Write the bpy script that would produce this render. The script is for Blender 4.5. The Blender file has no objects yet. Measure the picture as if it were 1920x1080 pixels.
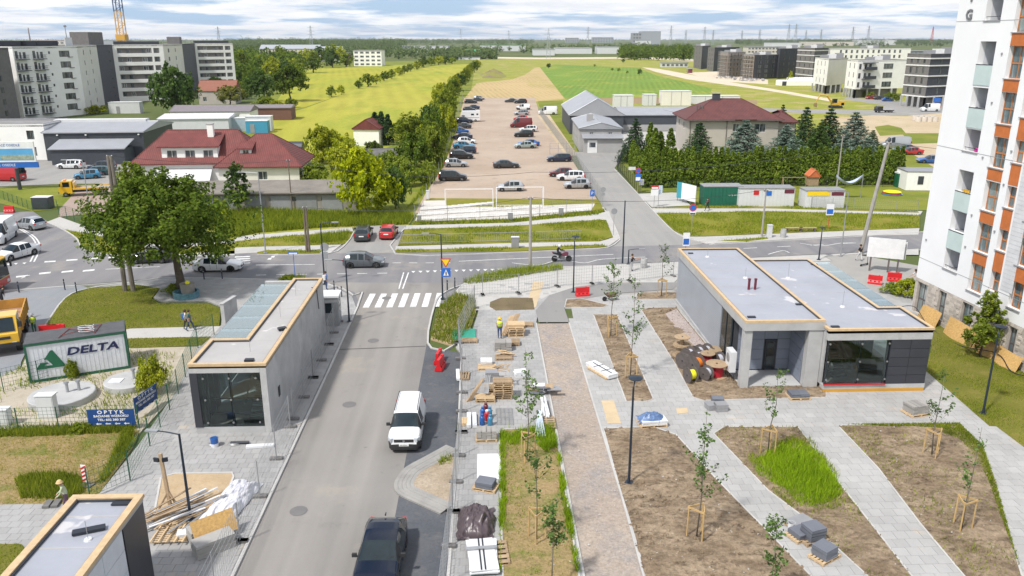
import bpy,math,random
import numpy as np
from mathutils import Vector,Matrix
R=math.radians
scene=bpy.context.scene
C=bpy.context.collection
# ---------------------------------------------------------------- camera (a drone 21.5 m above the street, street runs along +Y)
CAM_H=21.5;FPX=1500.0;PITCH=math.atan((540-72)/FPX);YAW=R(2.0)
cam=bpy.data.cameras.new('camera');cam.sensor_width=36;cam.lens=36*FPX/1920
cam.clip_start=0.5;cam.clip_end=20000
camo=bpy.data.objects.new('camera',cam);C.objects.link(camo)
camo.location=(0,0,CAM_H);camo.rotation_euler=(R(90)-PITCH,0,-YAW);scene.camera=camo
# ---------------------------------------------------------------- sky and sun
SUN=Vector((-0.52,-0.48,1.0)).normalized()
w=bpy.data.worlds.new('World');scene.world=w;w.use_nodes=True
wn=w.node_tree;wn.nodes.clear()
def wnode(t,**k):
    n=wn.nodes.new(t)
    for a,b in k.items():setattr(n,a,b)
    return n
L=wn.links.new
sky=wnode('ShaderNodeTexSky',sky_type='NISHITA',sun_disc=False)
sky.sun_elevation=math.asin(SUN.z);sky.sun_rotation=math.atan2(SUN.x,SUN.y);sky.altitude=100;sky.dust_density=1.5
tc=wnode('ShaderNodeTexCoord');sep=wnode('ShaderNodeSeparateXYZ');L(tc.outputs['Generated'],sep.inputs[0])
zc=wnode('ShaderNodeMath',operation='MAXIMUM');L(sep.outputs[2],zc.inputs[0]);zc.inputs[1].default_value=0.0
za=wnode('ShaderNodeMath',operation='ADD');L(zc.outputs[0],za.inputs[0]);za.inputs[1].default_value=0.07
dv=wnode('ShaderNodeVectorMath',operation='DIVIDE');cb=wnode('ShaderNodeCombineXYZ')
L(tc.outputs['Generated'],dv.inputs[0])
for i in range(3):L(za.outputs[0],cb.inputs[i])
L(cb.outputs[0],dv.inputs[1])
def cloud(scale,detail,a,b,off):
    mp=wnode('ShaderNodeMapping');L(dv.outputs[0],mp.inputs[0]);mp.inputs['Location'].default_value=off
    nz=wnode('ShaderNodeTexNoise');nz.inputs['Scale'].default_value=scale;nz.inputs['Detail'].default_value=detail;nz.inputs['Roughness'].default_value=.58
    L(mp.outputs[0],nz.inputs['Vector'])
    mr=wnode('ShaderNodeMapRange',interpolation_type='SMOOTHSTEP');L(nz.outputs['Fac'],mr.inputs[0]);mr.inputs[1].default_value=a;mr.inputs[2].default_value=b
    return mr.outputs[0]
cov=cloud(0.7,8,0.39,0.55,(3.1,1.7,0.0));shade=cloud(1.0,7,0.34,0.62,(9.0,4.0,2.0))
ccol=wnode('ShaderNodeMix',data_type='RGBA');L(shade,ccol.inputs[0])
ccol.inputs[6].default_value=(9.8,10.1,10.7,1);ccol.inputs[7].default_value=(12.4,12.4,12.5,1)
skm=wnode('ShaderNodeMix',data_type='RGBA',blend_type='MULTIPLY');skm.inputs[0].default_value=1.0
L(sky.outputs[0],skm.inputs[6]);skm.inputs[7].default_value=(1.25,1.4,1.6,1)
hzn=wnode('ShaderNodeMapRange',interpolation_type='SMOOTHSTEP');L(sep.outputs[2],hzn.inputs[0]);hzn.inputs[1].default_value=0.0;hzn.inputs[2].default_value=0.35;hzn.inputs[3].default_value=.85;hzn.inputs[4].default_value=0.0
hmx=wnode('ShaderNodeMix',data_type='RGBA');L(hzn.outputs[0],hmx.inputs[0]);L(skm.outputs[2],hmx.inputs[6]);hmx.inputs[7].default_value=(5.2,7.4,10.2,1)
mixs=wnode('ShaderNodeMix',data_type='RGBA');L(cov,mixs.inputs[0]);L(hmx.outputs[2],mixs.inputs[6]);L(ccol.outputs[2],mixs.inputs[7])
bg=wnode('ShaderNodeBackground');bg.inputs[1].default_value=0.09;L(mixs.outputs[2],bg.inputs[0])
wo=wnode('ShaderNodeOutputWorld');L(bg.outputs[0],wo.inputs[0])
sl=bpy.data.lights.new('sun','SUN');sl.energy=4.0;sl.angle=R(4);sl.color=(1.0,0.96,0.91)
so=bpy.data.objects.new('sun',sl);C.objects.link(so);so.rotation_euler=(-SUN).to_track_quat('-Z','Y').to_euler();so.location=(-60,-20,90)
vs=scene.view_settings;vs.view_transform='Standard';vs.look='None';vs.exposure=0.06;vs.gamma=1;vs.use_curve_mapping=False
scene.cycles.max_bounces=6;scene.cycles.transparent_max_bounces=12;scene.cycles.volume_bounces=0
scene.cycles.caustics_reflective=False;scene.cycles.caustics_refractive=False
# ---------------------------------------------------------------- helpers
def ray(px,py):
    u=(px-960)/FPX;v=(py-540)/FPX
    dx,dy,dz=u,math.cos(PITCH)-v*math.sin(PITCH),-math.sin(PITCH)-v*math.cos(PITCH)
    c,s=math.cos(YAW),math.sin(YAW)
    return dx*c+dy*s,-dx*s+dy*c,dz
def G(px,py,z=0.0):
    """the spot of the (surveyed) ground plan that the photo shows at a pixel, at height z"""
    dx,dy,dz=ray(px,py);t=(z-CAM_H)/dz
    return(dx*t,dy*t)
def GP(pts,z=0.0):return[G(a,b,z)for a,b in pts]
MATS={}
class NT:
    def __init__(s,name):
        s.m=bpy.data.materials.new(name);s.m.use_nodes=True;s.t=s.m.node_tree;s.t.nodes.clear()
        s.out=s.t.nodes.new('ShaderNodeOutputMaterial');s.b=s.n('ShaderNodeBsdfPrincipled');s.link(s.b.outputs[0],s.out.inputs[0])
    def link(s,a,b):s.t.links.new(a,b)
    def n(s,t,ins=None,**k):
        n=s.t.nodes.new(t)
        for a,b in k.items():setattr(n,a,b)
        for a,b in(ins or{}).items():s.set(n.inputs[a],b)
        return n
    def set(s,sock,v):
        if hasattr(v,'is_linked')or isinstance(v,bpy.types.NodeSocket):s.link(v,sock)
        elif isinstance(v,(tuple,list))and len(v)==3 and sock.type=='RGBA':sock.default_value=(*v,1)
        else:sock.default_value=v
    def pos(s,obj=False):
        if obj:return s.n('ShaderNodeTexCoord').outputs['Object']
        return s.n('ShaderNodeNewGeometry').outputs['Position']
    def noise(s,vec,scale,detail=4,rough=.6,stretch=None,rot=None):
        if stretch or rot:
            mp=s.n('ShaderNodeMapping',{'Vector':vec})
            if stretch:mp.inputs['Scale'].default_value=stretch
            if rot:mp.inputs['Rotation'].default_value=(0,0,rot)
            vec=mp.outputs[0]
        return s.n('ShaderNodeTexNoise',{'Vector':vec,'Scale':scale,'Detail':detail,'Roughness':rough}).outputs['Fac']
    def rng(s,v,a,b,c=0.,d=1.):return s.n('ShaderNodeMapRange',{0:v,1:a,2:b,3:c,4:d}).outputs[0]
    def mix(s,f,a,b,mode='MIX'):
        n=s.n('ShaderNodeMix',data_type='RGBA',blend_type=mode);s.set(n.inputs[0],f);s.set(n.inputs[6],a);s.set(n.inputs[7],b);return n.outputs[2]
    def math(s,op,a,b=0.):return s.n('ShaderNodeMath',{0:a,1:b},operation=op).outputs[0]
    def scale(s,col,f):
        n=s.n('ShaderNodeVectorMath',operation='SCALE');s.set(n.inputs[0],col);s.set(n.inputs['Scale'],f);return n.outputs[0]
    def bump(s,h,strength=.3,dist=.05):
        s.link(s.n('ShaderNodeBump',{'Height':h,'Strength':strength,'Distance':dist}).outputs[0],s.b.inputs['Normal'])
    def rand(s):return s.n('ShaderNodeObjectInfo').outputs['Random']
    def island(s):return s.n('ShaderNodeNewGeometry').outputs['Random Per Island']
def mat(name,col,rough=.7,metal=0.,var=.10,scale=1.2,rnd=0.,isl=0.,bump=0.,bscale=30,coat=0.,dirt=0.,spec=.5,obj=True):
    """plain painted / cast / sawn surface with mottling, optional grime and per-piece tint"""
    if name in MATS:return MATS[name]
    t=NT(name);p=t.pos(obj)
    f=t.noise(p,scale,6,.65);c=t.mix(t.rng(f,.3,.7),tuple(x*(1-var)for x in col),tuple(min(1,x*(1+var))for x in col))
    if dirt:c=t.mix(t.math('MULTIPLY',t.rng(t.noise(p,scale*.35,5,.7),.48,.72),dirt),c,tuple(x*.45 for x in col))
    if rnd:c=t.scale(c,t.rng(t.rand(),0,1,1-rnd,1+rnd))
    if isl:c=t.scale(c,t.rng(t.island(),0,1,1-isl,1+isl))
    t.set(t.b.inputs['Base Color'],c);t.b.inputs['Roughness'].default_value=rough;t.b.inputs['Metallic'].default_value=metal
    t.b.inputs['Specular IOR Level'].default_value=spec
    if coat:t.b.inputs['Coat Weight'].default_value=coat;t.b.inputs['Coat Roughness'].default_value=.06
    if bump:t.bump(t.noise(p,bscale,4,.6),bump,.02)
    MATS[name]=t.m;return t.m
def tri_mesh_arrays(name,verts,faces_flat,loop_tot):
    me=bpy.data.meshes.new(name);nv=len(verts);nf=len(loop_tot)
    me.vertices.add(nv);me.vertices.foreach_set('co',np.asarray(verts,np.float32).ravel())
    me.loops.add(len(faces_flat));me.loops.foreach_set('vertex_index',np.asarray(faces_flat,np.int32))
    me.polygons.add(nf);st=np.concatenate(([0],np.cumsum(loop_tot)[:-1])).astype(np.int32)
    me.polygons.foreach_set('loop_start',st);me.polygons.foreach_set('loop_total',np.asarray(loop_tot,np.int32))
    me.update(calc_edges=True);me.validate();return me
def tag(o,label=None,cat=None,group=None,kind=None):
    if label:o['label']=label
    if cat:o['category']=cat
    if group:o['group']=group
    if kind:o['kind']=kind
    return o
def thing(name,label,cat,loc=(0,0,0),rz=0.,group=None):
    o=bpy.data.objects.new(name,None);C.objects.link(o);o.empty_display_size=.2
    o.location=loc if len(loc)==3 else(*loc,0);o.rotation_euler=(0,0,rz);return tag(o,label,cat,group)
def add(name,me,m,parent=None,loc=(0,0,0),rz=0.,rot=None,scale=None):
    """link a mesh as an object; the material sits on the object so that alike pieces share their mesh"""
    if isinstance(m,(list,tuple)):
        if not me.materials:
            for x in m:me.materials.append(x)
        o=bpy.data.objects.new(name,me)
    else:
        if not me.materials:me.materials.append(m)
        o=bpy.data.objects.new(name,me)
        if me.materials[0]!=m:o.material_slots[0].link='OBJECT';o.material_slots[0].material=m
    C.objects.link(o);o.parent=parent;o.location=loc;o.rotation_euler=rot or(0,0,rz)
    if scale:o.scale=scale if hasattr(scale,'__len__')else(scale,)*3
    return o
def dup(o,parent=None,depth=0):
    c=o.copy();C.objects.link(c);c.parent=parent
    for ch in o.children:dup(ch,c)
    return c
class MB:
    def __init__(s):s.v=[];s.f=[];s.mi=[];s.cur=0
    def add(s,vs,fs):
        b=len(s.v);s.v+=[tuple(v)for v in vs];s.f+=[tuple(b+i for i in f)for f in fs];s.mi+=[s.cur]*len(fs);return s
    def mat(s,i):s.cur=i;return s
    def box2(s,x0,y0,z0,x1,y1,z1):
        return s.add([(x0,y0,z0),(x1,y0,z0),(x1,y1,z0),(x0,y1,z0),(x0,y0,z1),(x1,y0,z1),(x1,y1,z1),(x0,y1,z1)],
                     [(3,2,1,0),(4,5,6,7),(0,1,5,4),(1,2,6,5),(2,3,7,6),(3,0,4,7)])
    def box(s,c,d,rz=0.,M=None):
        x,y,z=d[0]/2,d[1]/2,d[2]/2;k=math.cos(rz);q=math.sin(rz);vs=[]
        for dx,dy,dz in((-x,-y,-z),(x,-y,-z),(x,y,-z),(-x,y,-z),(-x,-y,z),(x,-y,z),(x,y,z),(-x,y,z)):
            if M is not None:v=M@Vector((dx,dy,dz));vs.append((c[0]+v.x,c[1]+v.y,c[2]+v.z))
            else:vs.append((c[0]+dx*k-dy*q,c[1]+dx*q+dy*k,c[2]+dz))
        return s.add(vs,[(3,2,1,0),(4,5,6,7),(0,1,5,4),(1,2,6,5),(2,3,7,6),(3,0,4,7)])
    def bar(s,a,b,wd,ht=None,up=(0,0,1)):
        """rectangular bar from a to b"""
        a=Vector(a);b=Vector(b);ht=ht or wd;d=(b-a)
        if d.length<1e-6:return s
        d.normalize();u=Vector(up)
        if abs(d.dot(u))>.98:u=Vector((1,0,0))
        x=d.cross(u).normalized()*wd/2;y=x.cross(d).normalized()*ht/2
        vs=[a-x-y,a+x-y,a+x+y,a-x+y,b-x-y,b+x-y,b+x+y,b-x+y]
        return s.add(vs,[(3,2,1,0),(4,5,6,7),(0,1,5,4),(1,2,6,5),(2,3,7,6),(3,0,4,7)])
    def tube(s,pts,r,n=6,cap=True):
        pts=[Vector(p)for p in pts];rs=r if hasattr(r,'__len__')else[r]*len(pts);vs=[];fs=[]
        for i,p in enumerate(pts):
            d=(pts[min(i+1,len(pts)-1)]-pts[max(i-1,0)])
            d=d.normalized()if d.length>1e-9 else Vector((0,0,1))
            u=Vector((0,0,1))if abs(d.z)<.9 else Vector((1,0,0));x=d.cross(u).normalized();y=x.cross(d)
            for k in range(n):
                a=2*math.pi*k/n;vs.append(p+(x*math.cos(a)+y*math.sin(a))*rs[i])
        for i in range(len(pts)-1):
            for k in range(n):
                k2=(k+1)%n;fs.append((i*n+k,(i+1)*n+k,(i+1)*n+k2,i*n+k2))
        if cap:fs.append(tuple(range(n)));fs.append(tuple((len(pts)-1)*n+k for k in reversed(range(n))))
        return s.add(vs,fs)
    def lathe(s,prof,n=12,o=(0,0,0)):
        vs=[];fs=[]
        for r,z in prof:
            for k in range(n):a=2*math.pi*k/n;vs.append((o[0]+r*math.cos(a),o[1]+r*math.sin(a),o[2]+z))
        for i in range(len(prof)-1):
            for k in range(n):k2=(k+1)%n;fs.append((i*n+k,i*n+k2,(i+1)*n+k2,(i+1)*n+k))
        fs.append(tuple(reversed(range(n))));fs.append(tuple((len(prof)-1)*n+k for k in range(n)))
        return s.add(vs,fs)
    def prism(s,poly,z0,z1,bottom=False):
        n=len(poly);ar=sum(poly[i][0]*poly[(i+1)%n][1]-poly[(i+1)%n][0]*poly[i][1]for i in range(n))
        if ar<0:poly=poly[::-1]
        vs=[(x,y,z0)for x,y in poly]+[(x,y,z1)for x,y in poly]
        fs=[tuple(n+i for i in range(n))]+[(i,(i+1)%n,n+(i+1)%n,n+i)for i in range(n)]
        if bottom:fs.append(tuple(reversed(range(n))))
        return s.add(vs,fs)
    def quad(s,*vs):return s.add(vs,[tuple(range(len(vs)))])
    def mesh(s,name='m',smooth=False):
        me=bpy.data.meshes.new(name);me.from_pydata(s.v,[],s.f)
        if any(s.mi):me.polygons.foreach_set('material_index',s.mi)
        if smooth:me.polygons.foreach_set('use_smooth',[True]*len(s.f))
        me.update();return me
    def build(s,name,m,parent=None,smooth=False,loc=(0,0,0),rz=0.,rot=None,scale=None,crease=None):
        me=s.mesh(name,smooth);o=add(name,me,m,parent,loc,rz,rot,scale)
        if crease:me.set_sharp_from_angle(angle=R(crease))
        return o
def struct(name,me_or_mb,m,parent=None,smooth=False):
    o=me_or_mb.build(name,m,parent,smooth)if isinstance(me_or_mb,MB)else add(name,me_or_mb,m,parent)
    if parent is None:o['kind']='structure'
    return o
def area(p):return .5*sum(p[i][0]*p[(i+1)%len(p)][1]-p[(i+1)%len(p)][0]*p[i][1]for i in range(len(p)))
def inside(poly,x,y):
    """vectorised point in polygon"""
    x=np.asarray(x,float);y=np.asarray(y,float);r=np.zeros(x.shape,bool);n=len(poly);j=n-1
    for i in range(n):
        xi,yi=poly[i];xj,yj=poly[j]
        if yi!=yj:
            c=((yi>y)!=(yj>y))&(x<(xj-xi)*(y-yi)/(yj-yi)+xi);r^=c
        j=i
    return r
def clip_rect(poly,x0,y0,x1,y1):
    def cl(p,ax,v,keep_less):
        out=[]
        for i in range(len(p)):
            a,b=p[i-1],p[i];ia=(a[ax]<=v)==keep_less or a[ax]==v;ib=(b[ax]<=v)==keep_less or b[ax]==v
            if ia!=ib:
                t=(v-a[ax])/(b[ax]-a[ax]);q=[a[0]+t*(b[0]-a[0]),a[1]+t*(b[1]-a[1])];q[ax]=v;out.append(tuple(q))
            if ib:out.append(b)
        return out
    for ax,v,k in((0,x0,False),(0,x1,True),(1,y0,False),(1,y1,True)):
        poly=cl(poly,ax,v,k)
        if len(poly)<3:return[]
    return poly
def offset_line(pts,d):
    """polyline shifted sideways by d (left of travel is positive)"""
    out=[]
    for i,p in enumerate(pts):
        a=pts[max(i-1,0)];b=pts[min(i+1,len(pts)-1)];dx,dy=b[0]-a[0],b[1]-a[1];l=math.hypot(dx,dy)or 1
        out.append((p[0]-dy/l*d,p[1]+dx/l*d))
    return out
def smooth_line(pts,k=4):
    """Catmull-Rom through the points"""
    out=[];n=len(pts)
    for i in range(n-1):
        p0,p1,p2,p3=pts[max(i-1,0)],pts[i],pts[i+1],pts[min(i+2,n-1)]
        for j in range(k):
            t=j/k
            out.append(tuple(.5*(2*p1[c]+(p2[c]-p0[c])*t+(2*p0[c]-5*p1[c]+4*p2[c]-p3[c])*t*t+(3*p1[c]-p0[c]-3*p2[c]+p3[c])*t**3)for c in range(len(p1))))
    out.append(tuple(pts[-1]));return out
rnd=random.Random(7)
def nth(i):return '%d%s'%(i,'th' if 10<i%100<14 else{1:'st',2:'nd',3:'rd'}.get(i%10,'th'))
# ================================================================ GROUND MATERIALS
from mathutils import noise as mnoise
def ground_mat(name,a,b,c=None,s1=.08,s2=.9,fine=.18,stretch=None,rot=None,bump=.25,dist=.03,rough=.95,c_at=(.55,.75),fs=9.0,rows=None):
    """two soils blended by wide noise, a third in patches, fine grain on top"""
    if name in MATS:return MATS[name]
    t=NT(name);p=t.pos()
    col=t.mix(t.rng(t.noise(p,s1,5,.6,stretch,rot),.35,.65),a,b)
    if c:col=t.mix(t.rng(t.noise(p,s2,6,.7,stretch,rot),*c_at),col,c)
    if rows:
        q=t.n('ShaderNodeMapping',{'Vector':p});q.inputs['Rotation'].default_value=(0,0,rows[0]);wv=t.n('ShaderNodeTexWave',{'Vector':q.outputs[0],'Scale':rows[1],'Distortion':2.5,'Detail':3,'Detail Scale':.6}).outputs['Fac'];col=t.scale(col,t.rng(t.math('MULTIPLY',wv,t.rng(t.noise(p,.03,4,.6),.35,.65)),0,1,1.06,1-rows[2]))
    fn=t.noise(p,fs,5,.75);col=t.scale(col,t.rng(fn,.25,.75,1-fine,1+fine))
    t.set(t.b.inputs['Base Color'],col);t.b.inputs['Roughness'].default_value=rough;t.b.inputs['Specular IOR Level'].default_value=.2
    t.bump(fn,bump,dist);MATS[name]=t.m;return t.m
g_land=ground_mat('far_land',(.07,.10,.03),(.12,.14,.04),(.22,.20,.13),.004,.012,.15,bump=0)
g_meadow=ground_mat('sunny_meadow',(.30,.305,.032),(.38,.34,.055),(.20,.26,.025),.03,.05,.22,(1,.3,1),bump=.3,fs=1.2,c_at=(.48,.68),rows=(R(-8),.05,.12))
g_meadow2=ground_mat('bright_meadow',(.24,.28,.03),(.36,.325,.035),(.38,.34,.06),.03,.07,.22,(1,.4,1),fs=1.2,rows=(R(-10),.07,.15))
g_crop=ground_mat('green_crop',(.145,.24,.04),(.17,.25,.035),(.32,.31,.05),.04,.045,.2,(1,.5,1),fs=1.2,c_at=(.52,.68),rows=(R(10),.12,.25))
g_stubble=ground_mat('stubble',(.46,.34,.17),(.42,.32,.15),(.33,.29,.09),.05,.06,.2,(1,.08,1),R(-12),c_at=(.52,.74),fs=1.5,rows=(R(-4),.15,.2))
g_weeds=ground_mat('weedy_waste',(.28,.28,.04),(.22,.25,.04),(.40,.32,.15),.05,.09,.28,fs=1.4,c_at=(.5,.66))
g_dirt=ground_mat('bare_dirt',(.42,.33,.21),(.50,.41,.28),(.27,.25,.09),.05,.16,.18)
g_track=ground_mat('sand_track',(.55,.47,.35),(.62,.54,.42),None,.1,.3,.12)
g_lot=ground_mat('gravel_lot',(.36,.28,.215),(.43,.345,.27),(.30,.235,.17),.06,.35,.16,bump=.4)
g_lawn=ground_mat('lawn',(.115,.125,.018),(.17,.16,.03),(.24,.19,.06),.25,.8,.3,bump=.6,dist=.05,c_at=(.52,.8))
g_verge=ground_mat('verge_grass',(.155,.175,.018),(.22,.205,.025),(.29,.22,.06),.12,.45,.3,bump=.6,dist=.06,c_at=(.5,.78))
g_yardgrass=ground_mat('yard_grass',(.13,.17,.02),(.21,.22,.03),(.27,.21,.08),.12,.4,.3,bump=.6)
g_dry=ground_mat('dry_cut_grass',(.33,.235,.12),(.25,.195,.085),(.14,.165,.035),.35,.8,.45,bump=.7,dist=.06,c_at=(.48,.66))
g_soil=ground_mat('raked_sandy_soil',(.20,.145,.095),(.35,.27,.185),(.125,.092,.06),.55,1.9,.42,(1,1.8,1),R(25),bump=1.0,dist=.12,c_at=(.5,.68),fs=4.5)
g_sand=ground_mat('building_sand',(.42,.31,.19),(.48,.37,.24),(.33,.24,.14),.6,2,.16,bump=.5)
g_yard=ground_mat('sandy_yard',(.40,.35,.28),(.45,.40,.32),(.30,.26,.18),.25,.8,.16,bump=.4)
g_path=ground_mat('aggregate_path',(.33,.275,.23),(.40,.335,.275),(.265,.245,.235),.3,.6,.38,(1,.6,1),bump=.8,c_at=(.46,.70),fs=7)
g_paver=ground_mat('dark_block_paving',(.085,.092,.105),(.11,.115,.125),(.15,.148,.145),.4,1.2,.2,bump=.3)
g_concrete=ground_mat('pale_concrete',(.52,.49,.45),(.60,.57,.53),(.38,.36,.32),.12,.6,.12)
g_walk=ground_mat('pale_footway',(.42,.41,.385),(.47,.455,.43),(.35,.335,.31),.2,.7,.12)
g_joint=ground_mat('joint_sand',(.31,.30,.28),(.34,.325,.30),None,.5,1,.15)
g_redpave=ground_mat('pinkish_block_drive',(.33,.25,.21),(.36,.28,.24),None,.3,1,.15)
def asphalt_mat(name,a,b,streak,rot=0.,wheel=True):
    t=NT(name);p=t.pos()
    col=t.mix(t.rng(t.noise(p,.11,5,.6),.35,.65),a,b)
    col=t.mix(t.math('MULTIPLY',t.rng(t.noise(p,.55,3,.5,(1,.03,1),rot),.42,.68),.75),col,streak)
    col=t.mix(t.rng(t.noise(p,.35,6,.7),.60,.72,0,.45),col,tuple(x*.70 for x in a));col=t.mix(t.rng(t.noise(p,.16,6,.72),.55,.72,0,.5),col,(.40,.35,.28));col=t.mix(t.rng(t.noise(p,1.7,3,.5),.72,.76,0,.45),col,tuple(x*.55 for x in a))
    g=t.noise(p,28,3,.8);col=t.scale(col,t.rng(g,.2,.8,.88,1.12))
    t.set(t.b.inputs['Base Color'],col);t.b.inputs['Roughness'].default_value=.88;t.b.inputs['Specular IOR Level'].default_value=.3
    t.bump(g,.25,.01);MATS[name]=t.m;return t.m
g_asph=asphalt_mat('road_asphalt',(.165,.165,.175),(.20,.195,.20),(.245,.235,.23),R(90))
g_street=asphalt_mat('street_asphalt',(.205,.194,.18),(.25,.237,.22),(.32,.30,.275))
g_side=asphalt_mat('side_asphalt',(.25,.245,.235),(.29,.28,.265),(.32,.31,.29))
g_cycle=asphalt_mat('path_asphalt',(.22,.215,.21),(.25,.245,.235),(.28,.27,.255))
def slab_mat(name,col,v=.07):
    t=NT(name);p=t.pos()
    c=t.mix(t.rng(t.noise(p,.35,5,.6),.3,.7),tuple(x*.88 for x in col),tuple(x*1.08 for x in col))
    c=t.mix(t.rng(t.noise(p,.5,6,.7),.60,.72,0,.5),c,(.50,.40,.27))
    r=t.math('FRACT',t.math('ADD',t.rand(),t.island()));c=t.scale(c,t.rng(r,0,1,1-v,1+v))
    c=t.scale(c,t.rng(t.noise(p,18,4,.7),.25,.75,.92,1.08))
    t.set(t.b.inputs['Base Color'],c);t.b.inputs['Roughness'].default_value=.85;t.b.inputs['Specular IOR Level'].default_value=.25
    MATS[name]=t.m;return t.m
m_slab=slab_mat('grey_paving_slab',(.345,.34,.332));m_slab2=slab_mat('light_paving_slab',(.375,.37,.36),.06)
m_block=slab_mat('blue_grey_block',(.245,.255,.275),.12)
m_kerb=mat('kerb_concrete',(.47,.46,.44),.85,var=.1,scale=.8,obj=False,dirt=.25)
m_mark=mat('road_paint',(.70,.70,.68),.7,var=.12,scale=5,obj=False,dirt=.75)
# ================================================================ GROUND SHEETS
ZL=[0.01]
def sheet(name,poly,m,z=None,px=True):
    p=GP(poly)if px else poly
    if z is None:ZL[0]+=.0015;z=ZL[0]
    mb=MB();n=len(p)
    if area(p)<0:p=p[::-1]
    mb.add([(x,y,z)for x,y in p],[tuple(range(n))]);return struct(name,mb,m)
gm=MB();gm.add([(-9000,-200,0),(9000,-200,0),(9000,14000,0),(-9000,14000,0)],[(0,1,2,3)]);struct('ground',gm,g_land)
sheet('field_grass',[(420,330),(440,250),(520,150),(560,118),(900,112),(900,180),(830,330),(790,400),(700,425),(420,450)],g_yardgrass)
sheet('field_meadow_far',[(500,215),(540,160),(580,129),(725,122),(800,121),(735,147),(655,172),(575,200)],g_meadow2)
sheet('field_meadow',[(492,243),(520,218),(575,202),(650,174),(720,149),(775,131),(828,121),(890,120),(872,150),(848,190),(800,240),(700,290),(570,300)],g_meadow)
sheet('field_waste_land',[(880,190),(893,112),(1010,108),(1215,106),(1300,112),(1420,128),(1800,150),(1820,300),(1640,300),(1330,230),(1130,215),(1010,205)],g_weeds)
sheet('field_stubble',[(872,183),(894,156),(960,149),(985,140),(1003,127),(1012,126),(1058,185),(1000,190),(900,190)],g_stubble)
sheet('field_crop',[(1012,126),(1040,121),(1195,127),(1232,142),(1335,166),(1330,180),(1120,184),(1060,185)],g_crop)
sheet('field_dirt_strip',[(1058,186),(1120,184),(1330,180),(1420,188),(1420,196),(1130,194)],ground_mat('brown_soil',(.25,.17,.10),(.30,.22,.12),(.26,.26,.05),.05,.1,.15))
sheet('sand_track',[(1203,126),(1235,129),(1300,141),(1345,150),(1480,172),(1560,186),(1555,190),(1440,170),(1340,156),(1290,149),(1230,135)],g_track)
sheet('sand_clearing',[(1285,136),(1360,134),(1440,150),(1440,158),(1340,152)],g_track)
sheet('dirt_lot',[(1545,222),(1640,216),(1700,218),(1800,200),(1830,345),(1690,345),(1600,275)],g_dirt)
sheet('grass_patch',[(1640,238),(1665,234),(1690,240),(1700,252),(1650,255)],g_yardgrass)
sheet('grass_patch',[(1690,250),(1760,250),(1770,268),(1710,270)],g_yardgrass)
sheet('far_lane',[(1430,203),(1530,206),(1640,207),(1660,198),(1580,186),(1590,183),(1700,190),(1790,192),(1790,210),(1720,216),(1640,216),(1530,213),(1430,209)],g_side)
sheet('far_road',[(880,106),(1010,108),(1220,107),(1300,111),(1300,115),(1180,110),(1010,111),(880,109)],g_track)
sheet('parking_lot',[(778,400),(800,360),(832,312),(848,270),(862,220),(870,184),(1003,184),(1012,215),(1034,250),(1064,287),(1098,340),(1128,388),(1000,400)],g_lot)
sheet('track_grass',[(1008,190),(1055,188),(1085,292),(1062,292),(1020,225)],g_yardgrass)
sheet('sandy_track',[(1006,215),(1030,215),(1083,292),(1060,292),(1022,236)],g_dirt)
sheet('lot_edge_grass',[(770,425),(800,372),(1120,374),(1140,392),(1120,404),(960,418),(770,424)],g_verge)
slabyard=sheet('slab_yard',[(778,415),(794,377),(834,376),(838,391),(960,388),(1116,382),(1108,395),(1020,404),(960,411),(840,414)],g_concrete)
sheet('yard_asphalt',[(-260,330),(0,312),(60,296),(240,288),(262,305),(240,330),(205,345),(120,345),(0,350),(-260,380)],g_side)
sheet('house_yard',[(262,300),(360,320),(430,345),(440,395),(300,392),(240,340)],g_side)
sheet('driveway_pink',[(150,352),(205,343),(215,390),(190,400),(110,407),(112,392)],g_redpave)
sheet('verge_left',[(-260,372),(0,352),(120,346),(150,352),(112,392),(62,397),(0,382),(-260,392)],g_yardgrass)
sheet('weed_ground',[(360,400),(470,392),(640,398),(760,395),(778,405),(765,424),(680,426),(480,440),(440,452),(380,430)],g_weeds)
sheet('back_paving',[(1196,364),(1271,361),(1295,386),(1222,389)],g_walk)
sheet('villa_garden',[(1150,300),(1250,270),(1680,270),(1760,320),(1760,395),(1300,388),(1275,362),(1195,360)],g_yardgrass)
sheet('depot_yard',[(1062,230),(1330,225),(1320,280),(1172,288),(1100,284)],g_walk)
main_far=[(-260,395),(0,399),(62,397),(89,416),(119,430),(144,447),(155,466),(194,475),(258,481),(400,480),(480,475),(620,475),(745,474),(960,472),(1138,463),(1300,459),(1440,452),(1607,443),(1760,432),(1960,418)]
main_near=[(1960,448),(1760,464),(1607,474),(1440,482),(1290,490),(1120,497),(960,505),(900,517),(868,533),(845,570),(640,575),(624,536),(577,526),(328,520),(255,527),(140,535),(0,545),(-260,562)]
sheet('main_road',main_far+main_near,g_asph)
sheet('street',[(-10.62,18),(-4.35,18),(-4.35,64),(-3.9,67.5),(-2.2,70.5),(-14.5,71),(-11.6,68),(-10.62,64.6)],g_street,px=False)
sheet('side_road',[(1078,285),(1104,344),(1127,383),(1145,420),(1140,463),(1300,460),(1322,457),(1293,447),(1263,433),(1229,399),(1196,363),(1152,316),(1172,286)],g_side)
sheet('driveway_stub',[(663,434),(682,424),(762,423),(758,430),(741,475),(618,476),(650,455)],g_side)
sheet('forecourt',[(-260,562),(0,545),(140,535),(166,540),(122,558),(86,607),(62,634),(40,680),(30,760),(-260,800)],asphalt_mat('forecourt_paving',(.22,.235,.255),(.25,.26,.28),(.27,.275,.285)))
sheet('parking_bay',[(-4.35,20),(-1.75,20),(-1.75,53.2),(-4.35,54.8)],g_paver,px=False)
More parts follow.
